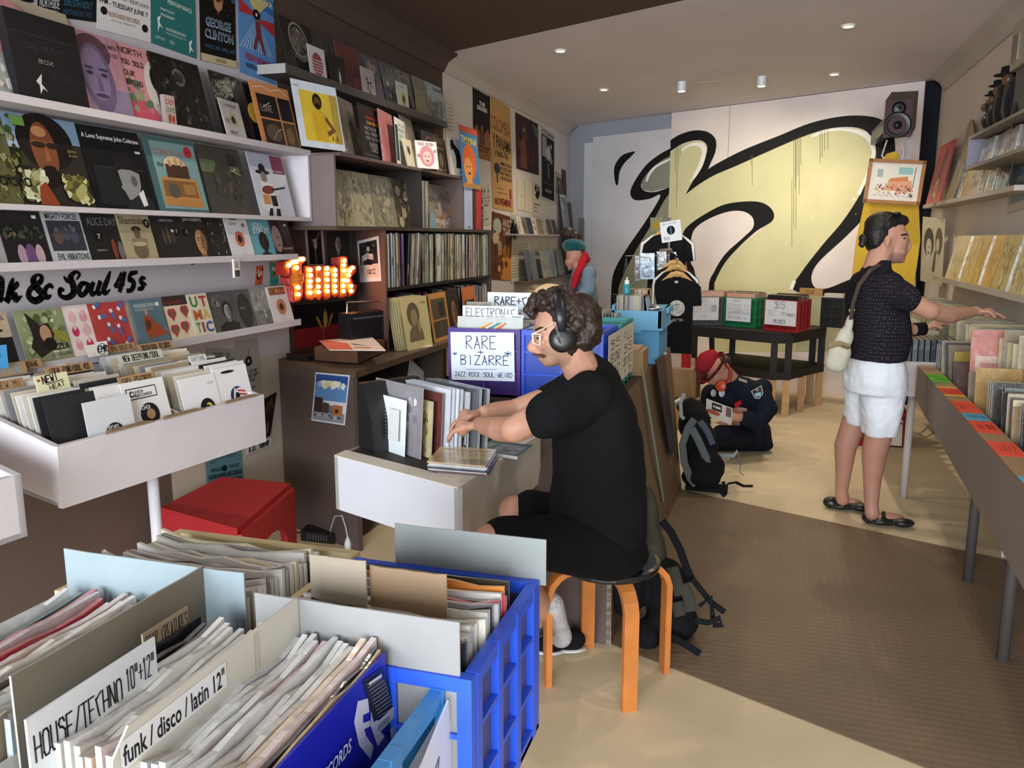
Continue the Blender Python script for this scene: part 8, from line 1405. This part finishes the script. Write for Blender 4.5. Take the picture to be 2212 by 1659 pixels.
for x,y in [(1146,662),(1141,672),(1150,650),(1160,642),(1172,637),(1152,676),(1165,655),(1190,632),(1210,628),(1232,630),(1252,642),(1266,656),(1275,680),(1277,705),(1274,730),(1268,748)]:
    for d_ in (-.04,-.01,.02,.05):F.b(P(x+R.uniform(-4,4),y+R.uniform(-4,4),HD+d_),R.uniform(.010,.016))
F.make('hair','hair',t,.0048,0x2b1e18,sm=1,noise=.007,nf=42)
m=MB()
for k in range(7):
    m.ball(P(1155+k*3.0,764.5+k*.9,HD+(.012-k*.0105)),(.0065,.013,.0055),0x4a3224,8,5)
m.build('moustache','hair',t,smooth=True)
m=MB();m.tube([P(1157,713,HD-.045),P(1167,708,HD-.060),P(1179,711,HD-.066)],.0038,6,0x2a1a14);m.build('eyebrow','hair',t)
m=MB();m.ball(P(1164,730,HD-.054),(.009,.006,.006),0xe8e0d8,10,6,HEADM);m.ball(P(1161.5,730.5,HD-.060),(.0045,.004,.0045),0x241812,8,5);m.build('eye','skin',t,smooth=True)
# ear, headphones, glasses
F=Fl();F.b(P(1218,712,HD-.074),(.018,.012,.028));F.make('ear','skin',t,.004,0xc88470,sm=3)
hp=[]
for k in range(15):a=pi*(k/14);hp.append(P(1200+4*math.sin(a)*1.0,0,0) if False else P(1213-10*math.sin(a),716-93*math.sin(a)**.62,HD-.108*math.cos(a)))
m=MB();m.tube(hp,[.006]+[.009]*13+[.006],10,0x17171a,flat=2.1,up=_r);m.build('headphone_band','plastic',t,smooth=True)
m=MB();q=P(1214,733,HD-.068);m.lathe(q,[(.030,-.004),(.040,.0),(.043,.012),(.043,.022),(.038,.032),(.020,.036),(.0,.036)],28,0x131316,axis=-_f,cap=False);m.build('headphone_cup','plastic',t,smooth=True)
m=MB();q=P(1214,733,HD+.068);m.lathe(q,[(.030,-.004),(.043,.012),(.038,.032),(.0,.036)],24,0x131316,axis=_f,cap=False);m.build('headphone_cup','plastic',t,smooth=True)
m=MB();m.tube([P(1201,704,HD-.104),P(1209,730,HD-.106)],.0045,6,0xa8a8aa);m.tube([P(1205,728,HD-.108),P(1211,742,HD-.108)],.003,6,0x6a6a6c);m.build('headphone_slider','metal',t)
m=MB();m.tube([P(1178,708,HD-.070),P(1150,722,HD-.052)],.0026,6,0xd0b8a4)
m.tube([P(1150,721,HD-.052),P(1152,741,HD-.050),P(1166,746,HD-.062),P(1168,722,HD-.066),P(1150,721,HD-.052)],.0026,6,0xe0d4c8);m.tube([P(1178,707,HD-.07),P(1196,700,HD-.08)],.0024,6,0xd0b8a4);m.build('glasses','glossy_card',t)
def shoe(x0,x1,y0,D,name,up=1.0,hgt=.09):pass
z0=pz(1222,1412,0);m=MB();c_=P(1212,1375,3.12)
F=Fl();F.b(V(z0.x+.01,z0.y+.02,.05),(.065,.05,.045)).b(V(z0.x-.06,z0.y-.02,.04),(.06,.05,.032)).b(V(z0.x-.13,z0.y-.04,.035),(.05,.045,.027));F.make('shoe','fabric',t,.006,0x17171a,sm=4)
F=Fl();F.b(V(z0.x+.01,z0.y+.02,.014),(.07,.053,.012)).b(V(z0.x-.06,z0.y-.02,.014),(.065,.053,.012)).b(V(z0.x-.13,z0.y-.04,.014),(.055,.048,.012));F.make('shoe_sole','plastic',t,.005,0xdedcda,sm=2)
F=Fl();F.t([(P(1193,1305,2.96),.042),(P(1203,1345,3.05),.040),(P(1212,1375,3.10),.042)]);F.make('sock','knit',t,.005,0xb9b8ba,sm=3)
# ---------------------------------------------------------------- bending person in cream behind the counter
t=thing('person','person bending low in a cream top, only the rounded back showing behind the man','person',(-1.2,5.6,0))
D5=5.2;F=Fl();F.b(pd(1190,655,D5),(.145,.2,.125)).b(pd(1210,700,D5),(.16,.2,.16)).b(pd(1215,800,D5),(.15,.18,.22)).t([(pd(1200,860,D5),.09),(V(pd(1200,860,D5).x,pd(1200,860,D5).y,.05),.07)]);F.make('body','fabric',t,.014,0xd8c29a,sm=6,noise=.004)
F=Fl();F.b(pd(1148,655,D5+.1),(.09,.1,.08));F.make('head','skin',t,.01,SK2,sm=3)
F=Fl();F.b(pd(1146,652,D5+.1),(.10,.11,.075)).b(pd(1165,632,D5+.25),(.11,.09,.05));F.make('hair','hair',t,.009,0x6a5240,sm=3,noise=.008,nf=20)
# ---------------------------------------------------------------- standing man at the right bins
t=thing('person','standing man in dark dotted polo shirt and white shorts flicking through records','person',(.6,4.98,0))
H2=4.38;P=lambda x,y,D=H2:pd(x,y,D)
F=Fl();F.b(P(1916,505),(.098,.074,.10)).b(P(1935,520),(.062,.066,.085)).b(P(1933,548),(.058,.054,.052),-.3).b(P(1946,562),(.022,.03,.018)).t([(P(1961,513),.006),(P(1964,525),.010),(P(1964,534),.014)]).b(P(1960,506),(.010,.045,.010)).b(P(1959,543),(.010,.02,.007)).b(P(1957,548),(.010,.018,.007)).b(P(1918,522,H2-.072),(.016,.01,.027),.15)
F.t([(P(1905,540),.064),(P(1893,575),.066),(P(1890,600),.08)])
F.b(P(1890,670,4.45),(.10,.12,.17)).b(P(1892,790,4.5),(.10,.12,.12))
F.t([(P(1925,625,4.28),.058),(P(1965,650,4.22),.052),(P(2010,672,4.22),.044)]).t([(P(2005,670,4.22),.045),(P(2050,682,4.30),.043),(P(2100,674,4.42),.030),(P(2108,672,4.43),.028)])
hand(F,P(2106,671,4.43),_r*1-V(0,0,.18),V(0,0,1),-_f,1.0,.22,.06)
F.t([(P(1930,640,4.62),.05),(P(1955,710,4.62),.042),(P(1978,712,4.62),.032),(P(1994,710,4.63),.029)])
hand(F,P(1992,709,4.63),_r*1+V(0,0,.28),V(0,0,1)-_r*.3,-_f,.95,.3,.08)
Df=4.63;Dl=4.90
F.t([(P(1905,850,4.50),.095),(P(1900,925,4.55),.075),(P(1888,985,4.58),.066),(P(1884,1040,4.61),.048),(P(1882,1090,4.62),.038),(P(1884,1108,4.62),.04)])
F.t([(P(1868,850,4.75),.09),(P(1846,912,4.8),.072),(P(1826,965,4.84),.064),(P(1822,1020,4.87),.046),(P(1818,1060,4.89),.037),(P(1820,1078,4.9),.04)])
F.b(V(pz(1915,1132,0).x,pz(1915,1132,0).y,.035),(.10,.04,.03)).b(V(pz(1830,1098,0).x,pz(1830,1098,0).y,.035),(.09,.04,.03))
def mc(c):
    q=proj(c)
    if (q[0]-1940)**2/500+(q[1]-560)**2/230<1:return 0x957062
    if 590<q[1]<720 and 1940<q[0]:return SK1
    return 0xb0806c if q[1]>800 else SK1
F.make('body','skin',t,.0075,mc,sm=4)
F=Fl();loft(F,[(584,1866,1918,4.40,.10),(594,1853,1932,4.41,.17),(612,1842,1944,4.43,.21),(640,1835,1951,4.44,.205),(675,1836,1953,4.45,.19),(710,1840,1961,4.46,.185),(745,1838,1958,4.48,.185),(775,1836,1949,4.49,.185)],sq=2.2).t([(P(1920,622,4.28),.082),(P(1958,645,4.22),.072)]).t([(P(1915,630,4.6),.08),(P(1935,660,4.64),.07)]).t([(P(1897,570),.068),(P(1890,598),.085)]).b(P(1930,700,4.44),(.055,.14,.13))
F.make('polo_shirt','fabric',t,.010,0x1d1a22,sm=6,noise=.006,nf=9)
m=MB();rows=[]
polo=bpy.data.objects['polo_shirt'];pm=polo.data;R=random.Random(8);WLp=WL['polo_shirt'];k=0
cells={}
for pg in pm.polygons:
    c=pg.center+WLp;n_=pg.normal
    if n_.dot(_f)>-.15:continue
    q=proj(c);key=(round(q[0]/6.4),round(q[1]/7.2))
    tx,ty=key[0]*6.4+(3.2 if key[1]%2 else 0),key[1]*7.2;dd=(q[0]-tx)**2+(q[1]-ty)**2
    if key not in cells or dd<cells[key][0]:cells[key]=(dd,c,n_.copy())
for dd,c,n_ in cells.values():
    if proj(c)[1]<592:continue
    a=n_.cross(V(0,0,1)).normalized()*.0022;b=n_.cross(a).normalized()*.0022;c=c+n_*.0012;m.quad([c-a,c-b,c+a,c+b],0x8a7674)
o_=m.build('shirt_dots','card',t);o_['kind']='stuff'
F=Fl();loft(F,[(768,1842,1944,4.50,.175),(785,1834,1950,4.51,.185),(820,1829,1952,4.53,.19),(845,1828,1951,4.55,.18)],sq=2.2);loft(F,[(800,1850,1952,4.47,.10),(860,1860,1950,4.50,.11),(900,1864,1941,4.52,.105),(940,1866,1931,4.55,.095)]);loft(F,[(800,1830,1910,4.68,.10),(860,1827,1888,4.73,.10),(915,1825,1870,4.80,.09)])
F.make('shorts','fabric',t,.010,0xe3e6ea,sm=2,noise=.007,nf=13,seed=3)
F=Fl();F.b(P(1908,488),(.10,.078,.078)).b(P(1895,505),(.072,.076,.08)).b(P(1932,478),(.075,.062,.04)).b(P(1887,525),(.04,.062,.05));F.make('hair','hair',t,.006,0x1a1513,sm=3,noise=.002,nf=30)
F=Fl();F.b(P(1866,516),(.026,.026,.028)).b(P(1862,527),(.018,.02,.02)).b(P(1874,510),(.016,.016,.014));F.make('hair_bun','hair',t,.005,0x1a1513,sm=1,noise=.004,nf=40)
m=MB();m.tube([P(1901,510,H2-.084),P(1907,490,H2-.084),P(1925,466,H2-.07),P(1940,468,H2-.03)],[.003,.004,.006,.010],6,0x16161a);m.ball(P(1932,464,H2-.04),(.03,.05,.012),0x121216,10,6,HEADM);m.build('sunglasses','plastic',t,smooth=True)
m=MB();m.ball(P(1953,515,H2-.060),(.009,.006,.005),0x2a1c18,8,5,HEADM);m.build('eye','skin',t,smooth=True)
m=MB();m.tube([P(1946,508,H2-.064),P(1960,506,H2-.055)],.005,6,0x2a1c18);m.build('eyebrow','hair',t)
a,b=P(1975,712,4.62),P(1996,710,4.63);m=MB();m.tube([a,b],.037,16,0x121214);m.build('wristband','fabric',t,smooth=True)
for (x,y,L,sx_) in ((1915,1136,.305,1),(1828,1102,.28,1)):
    z=pz(x,y,0);F=Fl();F.b(V(z.x-.085,z.y+.015,.036),(.05,.042,.036)).b(V(z.x,z.y+.01,.022),(.10,.048,.022)).b(V(z.x+.085,z.y,.026),(.062,.048,.026)).t([(V(z.x-.02,z.y-.03,.03),.012),(V(z.x-.02,z.y+.01,.075),.012),(V(z.x-.02,z.y+.05,.03),.012)])
    F.make('shoe','plastic',t,.006,0x1c191a,sm=3)
# ---- shoulder bag (held by the man: a thing of its own)
t=thing('shoulder_bag','cream canvas sling bag with a brown strap hanging at the standing man\'s back','bag',tuple(P(1812,800,4.3)))
F=Fl();F.b(P(1812,768,4.36),(.062,.05,.09),.25).b(P(1822,735,4.36),(.045,.045,.08),.35).b(P(1806,785,4.36),(.060,.05,.05),.2).b(P(1834,700,4.34),(.022,.03,.06),.2);F.make('body','fabric',t,.008,0xc3bcab,sm=4,noise=.004,nf=14)
m=MB();m.tube([P(1838,690,4.30),P(1843,655,4.26),P(1856,615,4.22),P(1880,584,4.24),P(1900,572,4.30),P(1908,578,4.38)],.011,8,0x4a4038,flat=.4,up=_f);m.build('strap','fabric',t)
m=MB();m.tube([P(1804,742,4.30),P(1836,752,4.28)],.009,6,0x5a4c3a,flat=.5);m.tube([P(1834,672,4.29),P(1846,668,4.28)],.009,6,0xb0a070);m.build('buckles','plastic',t);m=MB();m.tube([P(1790,748,4.305),P(1812,742,4.29),P(1834,750,4.29)],.014,8,0x8a7a58,flat=.5,up=_f);m.build('flap_band','fabric',t)
# ---------------------------------------------------------------- kneeling man in red hat
t=thing('person','kneeling man in red fedora and navy jacket with patches looking at a record','person',(-.05,6.35,0))
H3=6.02;P=lambda x,y,D=H3:pd(x,y,D)
F=Fl();F.b(P(1548,795),(.085,.075,.085)).b(P(1546,815),(.06,.06,.06),.5).b(P(1534,826),(.02,.03,.016)).b(P(1536,818),(.016,.018,.016)).b(P(1561,792,H3-.07),(.016,.01,.028),-.3).t([(P(1565,805),.06),(P(1585,830,6.1),.07)]).b(P(1600,880,6.2),(.14,.17,.16))
F.t([(P(1645,900,6.02),.04),(P(1592,902,5.92),.032)]);hand(F,P(1595,901,5.92),-_r*1-V(0,0,.18),-_f,V(0,0,1),1.05,.35,.22)
F.make('body','skin',t,.009,SK2,sm=3)
F=Fl();F.b(P(1600,850,6.15),(.19,.20,.13),.35).b(P(1620,890,6.2),(.155,.19,.16)).b(P(1565,860,6.15),(.15,.15,.10)).b(P(1640,850,6.12),(.085,.1,.12),.5).t([(P(1640,850,6.08),.085),(P(1658,885,6.02),.078),(P(1642,905,5.99),.07),(P(1612,905,5.94),.055)]).t([(P(1535,850,6.25),.07),(P(1528,890,6.2),.06)]).b(P(1625,930,6.25),(.12,.15,.12)).t([(P(1580,830,6.08),.085),(P(1590,842,6.1),.11)])
F.make('jacket','fabric',t,.012,0x151a26,sm=5,noise=.006,nf=10)
F=Fl();F.t([(P(1640,935,6.35),.09),(P(1600,945,6.1),.085),(P(1560,940,5.95),.08)]).t([(V(.02,6.40,.06),.06),(V(-.35,6.3,.06),.06)]).t([(P(1640,930,6.4),.09),(V(.03,6.45,.07),.065)]).b(V(.04,6.42,.05),(.06,.1,.045));F.make('trousers','fabric',t,.013,0x121620,sm=5)
F=Fl();F.b(P(1527,782,H3),(.078,.075,.085),.5).b(P(1520,790,H3),(.06,.07,.06),.5).b(P(1536,772),(.06,.06,.06),.4);F.make('hat_crown','fabric',t,.009,0x8c1f2a,sm=4)
q=P(1540,800);hx=(_r*.55+_u*.78).normalized();n_ax=(-_r*.80+_u*.60-_f*.12).normalized();m=MB();m.lathe(q-n_ax*.0,[(.07,.0),(.135,.012),(.15,.03),(.145,.028),(.13,.004),(.07,-.008)],30,0x4a1820,axis=n_ax,cap=False);m.build('hat_brim','fabric',t,smooth=True)
R=random.Random(2);m=MB()
for k in range(26):a=R.random()*6.28;c_=q+n_ax*.018;e1_=n_ax.cross(V(0,0,1)).normalized();e2_=n_ax.cross(e1_);rr_=.115+R.random()*.025;m.ball(c_+(e1_*math.cos(a)+e2_*math.sin(a))*rr_,(.008,.008,.006),0xb03038,6,4)
o_=m.build('hat_pattern','fabric',t);o_['kind']='stuff'
F=Fl();F.b(P(1562,782,H3),(.06,.07,.05)).b(P(1552,822,H3),(.02,.045,.03));F.make('hair','hair',t,.008,0x2a1c16,sm=2)
m=MB();m.tube([P(1568,785,H3-.09),P(1578,800,H3-.09),P(1576,822,H3-.1),P(1562,830,H3-.09)],.013,8,0x8a2418);m.lathe(P(1558,834,H3-.12),[(.035,0),(.04,.012),(.03,.02)],18,0xb0402c,axis=(-_f-_r*.5).normalized());m.build('neck_headphones','plastic',t,smooth=True)
def patch(pts,D,col):m.quad([P(x,y,D) for x,y in pts][::-1],col)
m=MB();sh_=[(1622,845),(1645,832),(1649,850),(1640,862),(1630,860)];patch(sh_,5.915,0xa8b0b8);patch([(1636+(x-1636)*.82,848+(y-848)*.82) for x,y in sh_],5.912,0x1c2430);patch([(1630,850),(1644,846),(1643,855),(1632,857)],5.909,0x8ab4c4);patch([(1632,842),(1637,838),(1640,843),(1635,846)],5.909,0xb8744a);m.build('sleeve_patch','card',t)
m=MB();[patch([(1596+k*3,817+k*1.0),(1598+k*3,816+k*1.0),(1598+k*3,822+k*1.1),(1596+k*3,822+k)],5.99-.002*k,0xc9c09c) for k in range(6)];m.build('shoulder_mark','card',t)
m=MB();m.ball(P(1541,849,5.99),(.022,.006,.028),0xa0a09c,12,6,HEADM);m.ball(P(1559,848,5.99),(.024,.006,.034),0xb0b4b8,12,6,HEADM);m.build('badges','plastic',t,smooth=True)
m=MB();m.quad([P(1585,872,5.93),P(1600,864,5.93),P(1602,872,5.93),P(1590,882,5.93)],0xa01c28);m.build('pocket_square','fabric',t)
a,b,c=P(1524,897,5.90),P(1580,918,5.90),P(1526,861,5.86)
m=MB();u_,v_=b-a,c-a;nz=u_.cross(v_).normalized();m.pbox(a,u_,v_,nz*-.004,0xc0bcb4);s=Sheet(m,a,u_,v_,u_.length,v_.length);s.rect(.22,.5,.6,.92,0x17171a).text('CBS',.26,.64,.3,.14,0xe8e4dc,.05).rect(.78,.4,.96,.95,0x55555a).rect(.76,.4,.79,.95,0xb03040).ell(.3,.35,.25,.14,0xa04a30)
tag(m.build('record_sleeve','card'),'grey record sleeve with a black label square held by the kneeling man','record')
# ---------------------------------------------------------------- woman with the green headband
t=thing('person','woman in green headband, hair bun and denim jacket browsing the far bins','person',(-1.85,7.95,0))
H4=8.03;P=lambda x,y,D=H4:pd(x,y,D)
F=Fl();F.b(P(1242,550),(.09,.075,.095)).b(P(1232,566),(.055,.058,.055),.4).b(P(1225,568),(.012,.014,.014)).b(P(1230,580),(.016,.03,.014)).t([(P(1248,575),.05),(P(1262,600),.06)]).b(P(1262,660,8.1),(.13,.16,.2)).t([(P(1255,640,7.95),.04),(P(1225,650,7.9),.03)]);hand(F,P(1226,650,7.9),-_r-V(0,0,.4),V(0,0,1),-_f,.9,.3)
F.t([(P(1262,700,8.1),.11),(V(-1.85,7.95,.5),.07),(V(-1.85,7.95,.06),.05)]);F.make('body','skin',t,.011,0xb88672,sm=3)
F=Fl();F.b(P(1266,590,8.08),(.10,.17,.08)).b(P(1266,640,8.1),(.115,.18,.2)).t([(P(1272,590,7.95),.07),(P(1270,630,7.92),.07),(P(1248,645,7.92),.05)]).b(P(1270,680,8.1),(.12,.17,.12)).t([(P(1250,590,8.2),.07),(P(1240,630,8.2),.06)]);F.make('denim_jacket','fabric',t,.014,0x71879a,sm=4,noise=.010,nf=9)
F=Fl();F.t([(V(-1.85,7.98,.85),.14),(V(-1.85,7.98,.5),.09),(V(-1.85,7.98,.05),.07)]);F.make('trousers','fabric',t,.014,0x22262e,sm=3)
F=Fl();F.b(P(1240,532),(.118,.10,.078),.12);F.make('headband','knit',t,.009,0x0d4f50,sm=3)
F=Fl();F.b(P(1228,505),(.078,.075,.068)).b(P(1240,512),(.08,.07,.05)).b(P(1258,548),(.04,.06,.045));F.make('hair','hair',t,.009,0x2a1d19,sm=2,noise=.012,nf=22)
F=Fl();F.t([(P(1264,552,7.98),.035),(P(1256,575,7.95),.042),(P(1244,600,7.93),.038),(P(1238,622,7.92),.03)]).b(P(1262,560),(.06,.08,.045));F.make('scarf','fabric',t,.010,0xb0222c,sm=3,noise=.006,nf=20)
m=MB();m.ball(P(1227,557,H4-.05),(.006,.006,.004),0x2a1c18,8,5);m.build('eye','skin',t)
# ================================================================ BACKPACKS
def strap(m,pts,D,r=.012,col=0x16171a):m.tube([pd(x,y,d) for (x,y),d in zip(pts,D)],r,6,col,flat=.35,up=_f)
t=thing('backpack','black and grey hiking backpack standing open on the floor beside the kneeling man','backpack',(-.33,5.45,0))
D6=5.35;P=lambda x,y,D=D6:pd(x,y,D)
F=Fl();F.b(P(1500,915,5.5),(.11,.12,.14)).b(P(1512,960,5.4),(.12,.12,.16)).b(P(1522,1010,5.3),(.13,.12,.12)).b(P(1515,1030,5.27),(.13,.11,.08)).b(P(1490,880,5.55),(.09,.11,.06));F.make('body','fabric',t,.011,0x131416,sm=4,noise=.006,nf=14)
m=MB()
for pts in ([(1500,905),(1486,925),(1474,960),(1478,1000),(1492,1035),(1503,1048)],[(1494,925),(1508,950),(1530,1000),(1545,1035)]):strap(m,pts,[5.24]*2+[5.2]*4,.024,0x5c6062)
m.build('shoulder_strap','fabric',t)
m=MB();strap(m,[(1512,910),(1530,935),(1540,960)],[5.26]*3,.02,0x4c5260);m.build('strap','fabric',t);m=MB();strap(m,[(1478,850),(1470,870),(1472,900),(1478,905)],[5.42]*4,.012,0x9a9ea0);m.build('strap','fabric',t)
m=MB();strap(m,[(1555,985),(1585,985),(1592,975),(1600,1000),(1598,1020),(1606,1026)],[5.35]*3+[5.45]*3,.012,0x7c8a90);strap(m,[(1562,1040),(1570,1068),(1572,1045),(1590,1042),(1606,1050),(1626,1050)],[5.25,5.22,5.25,5.3,5.3,5.3],.011);strap(m,[(1550,1055),(1566,1072)],[5.2,5.18],.012);m.build('loose_straps','fabric',t)
m=MB();q=pz(1500,1062,0);m.box((q.x-.06,q.y,0.006),(q.x+.2,q.y+.12,.03),0x1a1a1c);m.build('base','fabric',t)
t=thing('backpack','olive and black backpack leaning on the studded counter side behind the stool','backpack',(-.35,3.35,0))
P=lambda x,y,D:pd(x,y,D)
F=Fl();F.b(P(1400,1130,3.55),(.045,.12,.16)).b(P(1408,1210,3.5),(.06,.13,.16)).t([(P(1395,1075,3.58),.035),(P(1400,1140,3.55),.05)]);F.make('body','fabric',t,.009,0x45443a,sm=4,noise=.005,nf=14)
F=Fl();F.b(P(1440,1280,3.42),(.10,.12,.15),-.15).b(P(1450,1340,3.38),(.11,.12,.09)).b(P(1395,1370,3.33),(.06,.1,.06)).b(P(1355,1270,3.42),(.08,.1,.12));F.make('lower_pocket','fabric',t,.009,0x17181b,sm=4,noise=.006,nf=16)
m=MB();[strap(m,pts,[3.26]*len(pts),.024,0x3d3c36) for pts in ([(1452,1225),(1462,1260),(1470,1285)],[(1476,1262),(1488,1290),(1494,1320)],[(1462,1300),(1470,1330)])];m.build('side_pads','fabric',t)
m=MB();strap(m,[(1430,1125),(1450,1150),(1470,1190),(1482,1225),(1495,1255)],[3.35]*5,.016);strap(m,[(1495,1250),(1515,1275),(1535,1300),(1565,1322)],[3.3]*4,.012);strap(m,[(1500,1340),(1530,1345),(1555,1335),(1560,1350),(1540,1350)],[3.25]*5,.012);strap(m,[(1510,1310),(1535,1290),(1540,1335)],[3.28]*3,.010);strap(m,[(1450,1375),(1480,1392),(1512,1412)],[3.2,3.2,3.2],.014);m.build('loose_straps','fabric',t)
